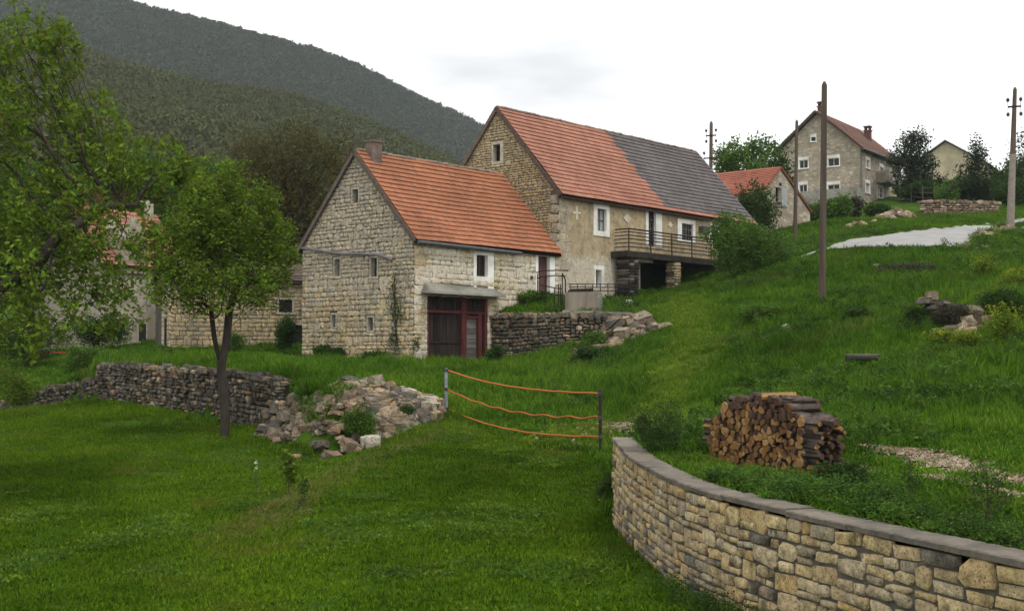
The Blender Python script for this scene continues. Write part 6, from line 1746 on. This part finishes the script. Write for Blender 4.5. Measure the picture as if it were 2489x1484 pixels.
gy_ = 'yellow flowering plants of the meadow'
for k, (u, v, Y, w, h, lab) in enumerate(((2390,700,46,50,50,'tall yellow flowering plant standing alone above the meadow ruin'),(2470,730,40,70,55,'yellow flowering plant behind the bramble bush at the right edge'),(2440,880,32,110,90,'largest yellow flowering plant below the bramble bush'),(2290,870,33,60,40,'small yellow flowering plant beside the purplish bush'),(2350,885,32,50,45,'yellow flowering plant between the purplish bush and the largest yellow plant'))):
    t_ = shrub('flowering_plant', lab, u, v, Y, w, h, 'leaf_fresh', 90 + k, 200, .07, 6, .06, gy_, cat='plant')
    rng_ = np.random.default_rng(190 + k); b_ = np.array(t_.loc); W_, H_ = w / FPX * Y, h / FPX * Y
    c_ = b_ + np.stack([rng_.normal(0, .32, 70) * W_, rng_.normal(0, .22, 70) * W_, H_ * rng_.uniform(.55, 1.1, 70)], -1)
    vv, qq = leaves(c_, .05, rng_, .035, 6); tag(link('blossom', array_mesh('blossom', vv - b_, qq, M['yellow_flower']), t_.e), kind='stuff')
rng_ = np.random.default_rng(5); b_ = on_ground(2290, 820, 34.5)
t_ = shrub('flowering_plant', 'plant with tiny white flowers in front of the purplish bush', 2290, 832, 34.3, 60, 30, 'leaf_mid', 96, 160, .06, 6, .05, 'white flowering plants', cat='plant')
c_ = np.array(t_.loc) + np.stack([rng_.normal(0, .2, 40), rng_.normal(0, .15, 40), rng_.uniform(.2, .4, 40)], -1); vv, qq = leaves(c_, .03, rng_, .01, 3); tag(link('blossom', array_mesh('blossom', vv - np.array(t_.loc), qq, M['white_flower']), t_.e), kind='stuff')

# ivy and weeds on the small house
def ivy(label, pts_px, n, seed, off=.10, lsize=.085):
    rng = np.random.default_rng(seed); cs = []
    for (u, v, ru, rv) in pts_px:
        for _ in range(int(n * ru * rv / 130)):
            s_, z_ = gable_at(u + rng.normal(0, ru * .5), v + rng.normal(0, rv * .5)); p = hpt(0, s_, z_) - DF * (off * rng.uniform(.3, 1.5)); cs.append(tuple(p))
    b = hpt(-.1, gable_at(pts_px[-1][0], pts_px[-1][1])[0], -.2)
    th = Thing('ivy', label, 'plant', b, 'ivy on the small stone house')
    mb = MB(); 
    for k in range(5):
        u0, v0 = pts_px[-1][:2]; u1, v1 = pts_px[0][:2]; pp = []
        for i in range(6):
            s_, z_ = gable_at(u0 + (u1 - u0) * i / 5 + rng.normal(0, 4), v0 + (v1 - v0) * i / 5); pp.append(hpt(0, s_, z_) - DF * .07)
        mb.tube(pp, .014, 4)
    th.part('stem', mb, M['twig'])
    vv, qq = leaves(np.array(cs), lsize, rng, .05, 3); tag(link('foliage', array_mesh('foliage', vv - np.array(b), qq, M['leaf_dark']), th.e), kind='stuff')
ivy('long strand of dark ivy hanging down the gable near the house corner', [(962,690,8,40),(966,735,18,30),(975,765,22,22),(960,815,10,30),(965,840,16,20)], 26, 3)
ivy('small ivy tuft on the corner stones left of the red gate', [(1016,828,9,16),(1018,845,6,10)], 30, 4)
gw_ = 'weeds at the foot of the small stone house'
for k, (u, v, Y, w, h, lab) in enumerate(((785,872,55.5,40,36,'nettle clump at the foot of the gable under its left window'),(818,872,54.6,34,30,'nettle clump at the foot of the gable beside the first one'),(905,885,52.6,60,26,'low nettles along the gable near the house corner'),(1205,875,50.5,44,46,'dark bush squeezed between the red gate and the terrace wall'),(1290,738,57,90,42,'tall grass tuft on the terrace in front of the small house'),(1420,890,46,90,40,'weeds at the foot of the terrace wall beside the mound'))):
    shrub('weed_clump', lab, u, v, Y, w, h, 'leaf_mid' if k in (4,) else 'leaf_dark', 110 + k, 260, .085, 8, .07, gw_, cat='plant')
shrub('bush', 'green bush growing over the stones of the collapsed heap', 870, 1075, 30.6, 90, 110, 'leaf_mid', 120, 420, .06, 8, .05, 'plants on the rubble heap')
shrub('bush', 'small dry shrub between the pale stones of the heap', 985, 1000, 31.8, 50, 40, 'leaf_dark', 121, 240, .05, 7, .04, 'plants on the rubble heap')
shrub('bush', 'overgrowth of dry grass and bramble covering the stone mound', 1505, 800, 49.9, 80, 40, 'heath', 122, 350, .07, 7, .07, 'plants on the stone mound')
shrub('bush', 'green bramble hanging over the left side of the stone mound', 1440, 830, 49.2, 60, 60, 'leaf_mid', 123, 300, .08, 8, .07, 'plants on the stone mound')
shrub('bush', 'dark low bush in front of the stone mound', 1460, 905, 45.5, 130, 40, 'leaf_dark', 124, 400, .08, 8, .07, 'plants on the stone mound')

# young plants on the lawn
def sapling(u, v, Y, h, label, leaf, n, seed, sz=.075, heads=None):
    rng = np.random.default_rng(seed); b = on_ground(u, v, Y); H_ = h / FPX * Y
    th = Thing('sapling', label, 'sapling', Vector(b), 'saplings on the lawn')
    line = [Vector(b) + Vector((rng.normal(0, .02) * k, 0, H_ * k / 5)) for k in range(6)]
    mb = MB(); mb.tube(line, [.012, .011, .01, .008, .006, .004], 5)
    cs = []
    for k in range(n):
        z = rng.uniform(.25, 1) * H_; a = rng.uniform(0, 6.28); L_ = rng.uniform(.08, .26) * H_ * .6
        p0 = Vector(b) + UP * z; p1 = p0 + Vector((cos(a) * L_, sin(a) * L_, L_ * .5)); mb.tube([p0, p1], [.004, .002], 3); cs += [tuple(p0.lerp(p1, t)) for t in (.4, .7, 1)]
    th.part('stem', mb, M['twig'])
    vv, qq = leaves(np.array(cs), sz, rng, .03, 5); tag(link('foliage', array_mesh('foliage', vv - b, qq, M[leaf]), th.e), kind='stuff')
    if heads:
        vv, qq = leaves(np.array([tuple(Vector(b) + UP * H_ * t) for t in heads]), .05, rng, .02, 10); tag(link('blossom', array_mesh('blossom', vv - b, qq, M['white_flower']), th.e), kind='stuff')
    # dug earth ring
    mb = MB(); mb.tube([Vector(b) - UP * .05, Vector(b) + UP * .02, Vector(b) + UP * .03], [.24, .2, .05], 12); th.part('dug_soil', mb, M['soil_and_shade'])
sapling(622, 1168, 23.5, 80, 'thin young rose with two white blossoms on the lawn', 'leaf_mid', 4, 1, .05, (.98, .82))
sapling(703, 1190, 22.3, 120, 'leafy sapling on the bank in front of the collapsed heap', 'leaf_fresh', 22, 2, .10)
sapling(738, 1218, 20.5, 60, 'dark little sapling at the lower end of the grassy bank', 'leaf_dark', 8, 3, .06)

# plants behind the garden wall
gg_ = 'shrubs behind the curved garden wall'
shrub('shrub', 'twiggy dark green rose shrub behind the far end of the curved wall', 1605, 1110, 17.6, 150, 150, 'leaf_dark', 130, 620, .032, 7, .025, gg_, tip=.003, base=.014)
shrub('shrub', 'round dark green shrub in front of the right foot of the woodpile', 2040, 1225, 13.2, 130, 95, 'leaf_dark', 131, 900, .03, 9, .022, gg_, tip=.003, base=.014)
shrub('shrub', 'tall sparse thorny shrub at the right edge beside the track', 2400, 1290, 10.9, 110, 210, 'leaf_dark', 132, 330, .026, 5, .018, gg_, tip=.003, base=.014, frac=.7)
shrub('shrub', 'thin upright twig shrub between the track and the wall', 2215, 1250, 12.2, 50, 110, 'leaf_dark', 133, 120, .025, 5, .016, gg_, tip=.003, base=.01, frac=.7)
shrub('shrub', 'bushy young plant on the wall cap left of the thorny shrub', 2345, 1300, 10.7, 70, 70, 'leaf_dark', 134, 300, .03, 8, .022, gg_, tip=.003, base=.01)
for k, (u, v, Y, w, h, lab) in enumerate(((1760,1185,14.2,80,26,'leafy weed bush hanging over the wall cap below the left foot of the woodpile'),(1900,1228,12.6,100,26,'leafy weed bush hanging over the cap below the middle of the woodpile'),(2150,1268,11.4,110,36,'thick weed bush on the wall between the dark round shrub and the twig shrub'),(2290,1320,10.5,90,40,'low weed bush over the cap left of the thorny shrub'),(2470,1352,9.9,100,40,'weed bush leaning over the cap at the right edge'))):
    shrub('weed_bush', lab, u, v, Y, w, h, 'leaf_mid' if k % 2 else 'leaf_dark', 140 + k, 420, .034, 8, .026, 'weed bushes on the garden wall', tip=.003, base=.008, cat='plant')
shrub('plant', 'pale leafed plant growing out at the foot of the wall tip', 1475, 1180, 21.5, 40, 60, 'leaf_pale', 135, 160, .06, 6, .05, 'plants at the wall tip', cat='plant')

# ------------------------------------------------------------------ grass, weeds and woods (nobody could count them)
def proto_collection(name, meshes):
    c = bpy.data.collections.new(name)
    for i, me in enumerate(meshes):
        o = bpy.data.objects.new('%s_%02d' % (name, i), me); c.objects.link(o)
    return c
def scatter(name, pos, scl, col, n_proto, seed, tilt=.15, zs=None):
    rng = np.random.default_rng(seed); N = len(pos)
    me = bpy.data.meshes.new(name); me.vertices.add(N); me.vertices.foreach_set('co', np.ascontiguousarray(pos, np.float32).ravel())
    rot = np.stack([rng.normal(0, tilt, N), rng.normal(0, tilt, N), rng.uniform(0, 6.283, N)], -1)
    sc = np.stack([scl, scl, scl * (zs if zs is not None else 1)], -1)
    a = me.attributes.new('rot', 'FLOAT_VECTOR', 'POINT'); a.data.foreach_set('vector', rot.astype(np.float32).ravel())
    a = me.attributes.new('scl', 'FLOAT_VECTOR', 'POINT'); a.data.foreach_set('vector', sc.astype(np.float32).ravel())
    a = me.attributes.new('pick', 'INT', 'POINT'); a.data.foreach_set('value', rng.integers(0, n_proto, N).astype(np.int32))
    o = link(name, me); tag(o, kind='stuff')
    ng = bpy.data.node_groups.new(name, 'GeometryNodeTree')
    ng.interface.new_socket('Geometry', in_out='INPUT', socket_type='NodeSocketGeometry'); ng.interface.new_socket('Geometry', in_out='OUTPUT', socket_type='NodeSocketGeometry')
    n, l = ng.nodes, ng.links
    gi, gout = n.new('NodeGroupInput'), n.new('NodeGroupOutput')
    ci = n.new('GeometryNodeCollectionInfo'); ci.inputs['Collection'].default_value = col; ci.inputs['Separate Children'].default_value = True; ci.inputs['Reset Children'].default_value = True
    iop = n.new('GeometryNodeInstanceOnPoints'); iop.inputs['Pick Instance'].default_value = True
    def attr(nm, t):
        q = n.new('GeometryNodeInputNamedAttribute'); q.data_type = t; q.inputs['Name'].default_value = nm
        return [s for s in q.outputs if s.enabled and s.name == 'Attribute'][0]
    er = n.new('FunctionNodeEulerToRotation'); l.new(attr('rot', 'FLOAT_VECTOR'), er.inputs[0])
    l.new(gi.outputs[0], iop.inputs['Points']); l.new(ci.outputs[0], iop.inputs['Instance'])
    l.new(attr('pick', 'INT'), iop.inputs['Instance Index']); l.new(er.outputs[0], iop.inputs['Rotation']); l.new(attr('scl', 'FLOAT_VECTOR'), iop.inputs['Scale'])
    l.new(iop.outputs[0], gout.inputs[0])
    m = o.modifiers.new('scatter', 'NODES'); m.node_group = ng
    return o
def tuft(rng, n, r, h, w, lean, mat, seg=2):
    """blades of grass: each a bent two-segment strip"""
    a = rng.uniform(0, 6.283, n); q = np.sqrt(rng.random(n)) * r
    b = np.stack([np.cos(a) * q, np.sin(a) * q, np.full(n, -.02)], -1)
    d = rng.uniform(0, 6.283, n); le = rng.uniform(.2, 1, n) * lean; hh = h * rng.uniform(.5, 1.15, n)
    dr = np.stack([np.cos(d), np.sin(d), np.zeros(n)], -1); sd = np.stack([-np.sin(d), np.cos(d), np.zeros(n)], -1)
    t = rng.uniform(0, 3.14, n); sd = sd * np.cos(t)[:, None] + dr * np.sin(t)[:, None]
    up_ = np.array([0, 0, 1.0])
    m = b + dr * (hh * le * .35)[:, None] + up_ * (hh * .6)[:, None]; e = b + dr * (hh * le)[:, None] + up_ * (hh * (1 - .35 * le))[:, None]
    v = np.stack([b - sd * w, b + sd * w, m + sd * w * .8, m - sd * w * .8, e + sd * w * .12, e - sd * w * .12], 1).reshape(-1, 3)
    k = np.arange(n)[:, None] * 6
    q4 = np.concatenate([k + np.array([0, 1, 2, 3]), k + np.array([3, 2, 4, 5])])
    return array_mesh('grass_tuft', v, q4, mat)
def grass_mat(name, cols, big, patches, yel):
    t = NT(name, .8, .06)
    oi = t.n.new('ShaderNodeObjectInfo')
    r = t.math('FRACT', t.math('ADD', oi.outputs['Random'], t.math('MULTIPLY', t.pos.outputs['Random Per Island'], .7)))
    c = t.ramp(r, [((i + .5) / len(cols), k) for i, k in enumerate(cols)])
    p = t.ramp(t.noise(big, 5, .65), [(.32, patches[0]), (.5, patches[1]), (.68, patches[2])])
    c = t.mix(1.0, c, p, 'MULTIPLY')
    y = t.ramp(t.noise(big * 1.7, 6, .7, t.coord((1, 1, 1))), [(.56, 0.0), (.70, 1.0)])
    c = t.mix(t.math('MULTIPLY', y, .55), c, yel)
    t.color(c)
    tr = t.n.new('ShaderNodeBsdfTranslucent'); t.link(c, tr.inputs['Color']); mx = t.n.new('ShaderNodeMixShader'); mx.inputs[0].default_value = .3
    t.link(t.b.outputs[0], mx.inputs[1]); t.link(tr.outputs[0], mx.inputs[2]); t.link(mx.outputs[0], t.n['Material Output'].inputs['Surface'])
    return t.m
M['lawn_blade'] = grass_mat('lawn_blade', [(.022,.055,.004),(.095,.185,.009),(.055,.12,.006),(.15,.235,.014),(.04,.09,.006),(.115,.20,.010)], .22, ((.5,.55,.5),(.95,.97,.9),(1.4,1.28,1.1)), (.17,.15,.03))
M['meadow_blade'] = grass_mat('meadow_blade', [(.024,.068,.006),(.095,.205,.014),(.055,.135,.010),(.16,.26,.026),(.042,.10,.009),(.115,.215,.018)], .20, ((.36,.46,.40),(.85,.9,.85),(1.45,1.32,1.2)), (.17,.16,.04))
rg_ = np.random.default_rng(42)
lawn_t = [tuft(rg_, 44, .12, .048, .0052, .9, M['lawn_blade']) for _ in range(7)]
mead_t = [tuft(rg_, 42, .17, .20, .0075, .8, M['meadow_blade']) for _ in range(7)] + [tuft(rg_, 24, .14, .34, .007, .6, M['meadow_blade']) for _ in range(2)]
LAWN_C, MEAD_C = proto_collection('lawn_tuft', lawn_t), proto_collection('meadow_tuft', mead_t)

def frustum_points(n, y0, y1, u0, u1, rng, pw=1.0):
    """points on the ground, spread evenly per area or thinning out with distance"""
    k = rng.random(n); Y = (y0 ** pw + k * (y1 ** pw - y0 ** pw)) ** (1 / pw)
    u = rng.uniform(u0, u1, n)
    return (u - CX) / FPX * Y, Y
FOOT = [tuple(hpt(*q, 0)[:2]) for q in ((-.15, -.1), (T2b + .1, -.1), (T2b + .1, W2), (-.15, W2))]
_c = P(2095, 880, 32); _d = P(1840, 1130, 16.6)
CLEAR = [(_c.x + k * .2, _c.y - .1, .22) for k in (-2, -1, 0, 1, 2)] + [(A_.x + wx.x * k - wnn.x * .1, A_.y + wx.y * k - wnn.y * .1, .45) for k in (0, .4, .8, 1.2, 1.6)] + [(_c.x, _c.y - .5, .3)]
def free(x, y):
    ok = ~inside(FOOT, x, y) & ~inside(ROAD_POLY, x, y)
    ok &= seg_dist(capl, x, y) > .10
    ok &= inside(LAWN_POLY, x, y) | (seg_dist(capl, x, y) > .36)
    for cx_, cy_, r_ in CLEAR: ok &= np.hypot(x - cx_, y - cy_) > r_
    ok &= seg_dist(DRY, x, y) > .25
    j = vnoise(x, y, .35, 8)
    few = RNG.random(x.shape) < .05
    ok &= few | (seg_dist(RUT_UP, x, y) > .20 + j * .28)
    ok &= few | (seg_dist(RUT_LOW, x, y) > .22 + j * .28)
    return ok
x, y = frustum_points(118000, 10.5, 49, -600, 2200, rg_, 1.55)
ok = inside(LAWN_POLY, x, y) & free(x, y) & (seg_dist(HEAP_LINE, x, y) > .6)
ok &= ~((vnoise(x, y, 1.6, 30) > .80) & (rg_.random(len(x)) < .3))
so_ = P(400, 1022, 38); ok &= ~((np.hypot((x - so_.x) / 2.6, (y - so_.y) / 1.5) < .5 + .5 * vnoise(x, y, .7, 90)) & (rg_.random(len(x)) < .85))
x, y = x[ok], y[ok]
edge = smooth(1 - np.minimum(seg_dist(CAP, x, y), seg_dist(DRY, x, y)) / .6)
z = ground_z(x, y)
bank = np.array([tuple(P(*q)) for q in ((1080,1035,31),(950,1085,27.5),(820,1145,24),(700,1215,21),(600,1300,18.5))])
bk_ = smooth(1 - seg_dist(bank, x, y) / .8)
s = rg_.uniform(.75, 1.25, len(x)) * (1 + y / 60)
scatter('lawn_grass', np.stack([x, y, z], -1), s, LAWN_C, len(lawn_t), 1, .2, (1 + edge * 1.2 + bk_ * .5) * (.75 + .6 * vnoise(x, y, 2.2, 31)) * np.where(y > 30, 1.3, 1.0))
x, y = frustum_points(205000, 6.5, 100, -600, 3500, rg_, 1.25)
ok = ~inside(LAWN_POLY, x, y) & free(x, y)
dens = vnoise(x, y, 2.5, 33); ok &= rg_.random(len(x)) < .45 + .8 * dens
path = [tuple(P(*q)) for q in ((1650,722,60),(1690,790,48),(1640,900,38),(1580,1000,28.5),(1350,1050,29.5))]
x, y = x[ok], y[ok]; z = ground_z(x, y)
onp = smooth(1 - seg_dist(path, x, y) / 1.9)
near_gate = smooth(1 - np.hypot(x + .2, y - 30) / 7)
s = rg_.uniform(.7, 1.3, len(x)) * (.8 + np.minimum(y, 60) / 75)
zs = (.5 + 1.0 * vnoise(x, y, 3.1, 35)) * (1 - .78 * onp) * (1 - .75 * near_gate) * np.where(y < 20, .42, 1)
PATH_M = grass_mat('trodden_blade', [(.115,.20,.015),(.14,.225,.019),(.095,.17,.012),(.17,.235,.026)], .5, ((.7,.75,.7),(1,1,1),(1.2,1.15,1.1)), (.17,.15,.04))
PATH_C = proto_collection('path_tuft', [tuft(rg_, 40, .16, .07, .007, .9, PATH_M) for _ in range(5)])
px_, py_ = [], []
for a_, b_ in zip(path[:-1], path[1:]):
    n_p = int(np.hypot(b_[0] - a_[0], b_[1] - a_[1]) * 160); t_q = rg_.random(n_p)
    px_.append(a_[0] + (b_[0] - a_[0]) * t_q + rg_.normal(0, .95, n_p)); py_.append(a_[1] + (b_[1] - a_[1]) * t_q + rg_.normal(0, .95, n_p))
px_, py_ = np.concatenate(px_), np.concatenate(py_); ok_ = free(px_, py_) & ~inside(LAWN_POLY, px_, py_); px_, py_ = px_[ok_], py_[ok_]
scatter('path_grass', np.stack([px_, py_, ground_z(px_, py_)], -1), rg_.uniform(.8, 1.6, len(px_)) * (.8 + py_ / 70), PATH_C, 5, 6, .2)
zs = zs * (1 - .55 * smooth((y - 42) / 18))
scatter('meadow_grass', np.stack([x, y, z], -1), s, MEAD_C, len(mead_t), 2, .2, zs)

# last year's straw standing in the meadow and on the grassy bank
STRAW = grass_mat('straw_blade', [(.15,.14,.045),(.19,.165,.055),(.10,.125,.035)], .6, ((.8,.8,.8),(1,1,1),(1.1,1.1,1.1)), (.24,.2,.09))
STR_C = proto_collection('straw_tuft', [tuft(rg_, 14, .2, .28, .006, .7, STRAW) for _ in range(3)] + [tuft(rg_, 20, .16, .10, .007, 1.0, STRAW) for _ in range(2)])
x, y = frustum_points(5200, 14, 80, 1250, 2720, rg_, 1.3)
ok = ~inside(LAWN_POLY, x, y) & free(x, y) & (vnoise(x, y, 2.9, 51) > .52); x, y = x[ok], y[ok]
k = rg_.random(1100) * (len(bank) - 1.001); i = k.astype(int); f_ = (k - i)[:, None]
bp_w = 0; bp = bank[i] * (1 - f_) + bank[i + 1] * f_
x = np.r_[x, bp[:, 0] + rg_.normal(0, .30, 1100)]; y = np.r_[y, bp[:, 1] + rg_.normal(0, .30, 1100)]
c_ = P(2150, 915, 29.5); x = np.r_[x, c_.x + rg_.normal(0, 1.3, 240)]; y = np.r_[y, c_.y + rg_.normal(0, .5, 240)]
scatter('dry_grass', np.stack([x, y, ground_z(x, y)], -1), rg_.uniform(.5, 1.1, len(x)), STR_C, 5, 21, .25, np.where(inside(LAWN_POLY, x, y), .38, 1.0))

# leafy weeds between the garden wall and the woodpile, and in the meadow
def weed(rng, n, r, h, sz, mat):
    c = np.stack([rng.normal(0, r * .5, n), rng.normal(0, r * .5, n), h * rng.random(n) ** .8], -1)
    v, q = leaves(c, sz, rng, .01, 2, .8, aspect=.5)
    return array_mesh('weed', v, q, mat)
WEED_C = proto_collection('weed', [weed(rg_, 38, .13, rg_.uniform(.16, .32), .036, M[m]) for m in ('leaf_dark', 'leaf_dark', 'leaf_dark', 'leaf_mid', 'leaf_mid')])
capx = np.array(capl)
k = rg_.integers(0, len(capx) - 1, 1500); o = np.abs(rg_.normal(.0, .75, 1500)) * .55 + .36
px = capx[k, 0] - dirs[k, 1] * o + rg_.normal(0, .1, 1500); py = capx[k, 1] + dirs[k, 0] * o + rg_.normal(0, .1, 1500)
ok = free(px, py) & (seg_dist(RUT_LOW, px, py) > .32) & (seg_dist(capl, px, py) > .36) & (np.hypot(px - A_.x - wx.x * .8 - wnn.x * .5, py - A_.y - wx.y * .8 - wnn.y * .5) > .75); px, py = px[ok], py[ok]
scatter('weeds', np.stack([px, py, ground_z(px, py)], -1), rg_.uniform(.6, 1.25, len(px)), WEED_C, 5, 3, .15, np.where(np.hypot(px - A_.x - wx.x * .8 - wnn.x * .9, py - A_.y - wx.y * .8 - wnn.y * .9) < 2.3, .30, .72))
MW_C = proto_collection('meadow_herb', [weed(rg_, 40, .22, rg_.uniform(.2, .4), .085, M[m]) for m in ('leaf_mid', 'leaf_dark', 'leaf_mid', 'leaf_dark')])
x, y = frustum_points(6000, 18, 75, 1300, 2700, rg_, 1.4)
ok = ~inside(LAWN_POLY, x, y) & free(x, y) & (vnoise(x, y, 3.3, 41) > .55) & (seg_dist(path, x, y) > 1.6); x, y = x[ok], y[ok]
scatter('meadow_herbs', np.stack([x, y, ground_z(x, y)], -1), rg_.uniform(.5, 1.2, len(x)), MW_C, 4, 4, .15)
# clover and plantain flat in the lawn
CLO_C = proto_collection('clover', [weed(rg_, 30, .17, .03, .045, M[m]) for m in ('leaf_mid', 'leaf_fresh', 'leaf_mid')])
x, y = frustum_points(9000, 11.5, 38, -150, 1900, rg_, 1.5)
ok = inside(LAWN_POLY, x, y) & free(x, y) & (vnoise(x, y, 1.1, 61) + .35 * vnoise(x, y, 4.5, 62) > .86); x, y = x[ok], y[ok]
scatter('clover', np.stack([x, y, ground_z(x, y) + .03], -1), rg_.uniform(.6, 1.3, len(x)), CLO_C, 3, 31, .1)
# dark weeds along the foot of the garden wall
k = rg_.integers(8, len(capx) - 8, 420); o = np.abs(rg_.normal(0, .18, 420)) + .10
px = capx[k, 0] + dirs[k, 1] * o; py = capx[k, 1] - dirs[k, 0] * o; ok = vnoise(px, py, .8, 77) > .5; px, py = px[ok], py[ok]
scatter('wall_foot_weeds', np.stack([px, py, ground_z(px, py)], -1), rg_.uniform(.4, .9, len(px)), WEED_C, 5, 13, .2)
# pebbles on the track and at the gate
PEB_C = proto_collection('pebble', [proto_mesh(2, k, M['rubble_stone']) for k in range(6)])
pp_, pq_ = [], []
for ln in (RUT_UP, RUT_LOW):
    L_ = np.array([p[:2] for p in ln]); 
    for _ in range(2600):
        i = rg_.integers(0, len(L_) - 1); t = rg_.random(); p = L_[i] * (1 - t) + L_[i + 1] * t; pp_.append((p[0] + rg_.normal(0, .19), p[1] + rg_.normal(0, .19)))
for _ in range(160): pp_.append((3.0 + rg_.normal(0, 1.2), 29.5 + rg_.normal(0, 1.6)))
pp_ = np.array(pp_); zz_ = ground_z(pp_[:, 0], pp_[:, 1]) + .03
scatter('gravel', np.stack([pp_[:, 0], pp_[:, 1], zz_], -1), np.r_[rg_.uniform(.010, .034, 5200), rg_.uniform(.04, .10, 160)], PEB_C, 6, 5, .4)

# woods on the slopes
def clump(rng, n, sz, mat):
    d = rng.normal(0, 1, (n, 3)); d /= np.linalg.norm(d, axis=1)[:, None]; d[:, 2] = np.abs(d[:, 2]) * 1.0 - .15
    d *= rng.uniform(.75, 1.05, (n, 1))
    v, q = leaves(d, sz, rng, .05, 1, 1.0, aspect=.8)
    return array_mesh('tree_clump', v, q, mat)
def wood_mat(name, cols, big):
    t = NT(name, .9, .05); oi = t.n.new('ShaderNodeObjectInfo')
    c = t.ramp(t.math('ADD', t.math('MULTIPLY', oi.outputs['Random'], .12), t.math('MULTIPLY', t.noise(big, 6, .7), .80)), [((i + .5) / len(cols), k) for i, k in enumerate(cols)])
    return t.color(c)
M['wood_near'] = wood_mat('woodland_near', [(.052,.068,.021),(.044,.066,.019),(.066,.080,.023),(.070,.072,.026),(.060,.084,.020),(.068,.088,.023)], .012)
M['wood_far'] = wood_mat('woodland_far', [(.034,.052,.022),(.031,.052,.021),(.042,.052,.025),(.036,.056,.023),(.046,.054,.027)], .006)
for nm, V, cnt, mt, sc_, sd_ in (('woodland', V_NEAR, 60000, 'wood_near', (1.1, 2.9), 71), ('mountain_woodland', V_FAR, 52000, 'wood_far', (1.8, 4.6), 72)):
    cc = proto_collection(nm, [clump(rg_, 70, .42, M[mt]) for _ in range(5)])
    a_, b_ = V.shape[0], V.shape[1]
    lo = 2 if nm == 'woodland' else 6
    i = rg_.uniform(lo, a_ - 1.001 if nm == 'woodland' else a_ * .80, cnt); j = rg_.uniform(0, b_ - 1.001, cnt); i0, j0 = i.astype(int), j.astype(int); fi, fj = (i - i0)[:, None], (j - j0)[:, None]
    p = (V[i0, j0] * (1 - fj) + V[i0, j0 + 1] * fj) * (1 - fi) + (V[i0 + 1, j0] * (1 - fj) + V[i0 + 1, j0 + 1] * fj) * fi
    keep = p[:, 1] > 135; p = p[keep]
    scatter(nm, p, rg_.uniform(*sc_, len(p)), cc, 5, sd_, .1, rg_.uniform(.8, 1.3, len(p)))

# ------------------------------------------------------------------ air
hz = MB(); hz.frame_box(Vector((0, 0, 0)), Vector((1, 0, 0)), Vector((0, 1, 0)), UP, -900, 900, -30, 1800, -12, 520)
hm = bpy.data.materials.new('air'); hm.use_nodes = True
hn, hl = hm.node_tree.nodes, hm.node_tree.links; hn.clear()
ho = hn.new('ShaderNodeOutputMaterial'); hv = hn.new('ShaderNodeVolumePrincipled')
hv.inputs['Color'].default_value = (.82, .88, .96, 1); hv.inputs['Density'].default_value = .00016; hv.inputs['Anisotropy'].default_value = .2
hl.new(hv.outputs[0], ho.inputs['Volume'])
hazo = link('haze', hz.mesh('haze', hm)); tag(hazo, kind='stuff')
S.cycles.volume_bounces = 0
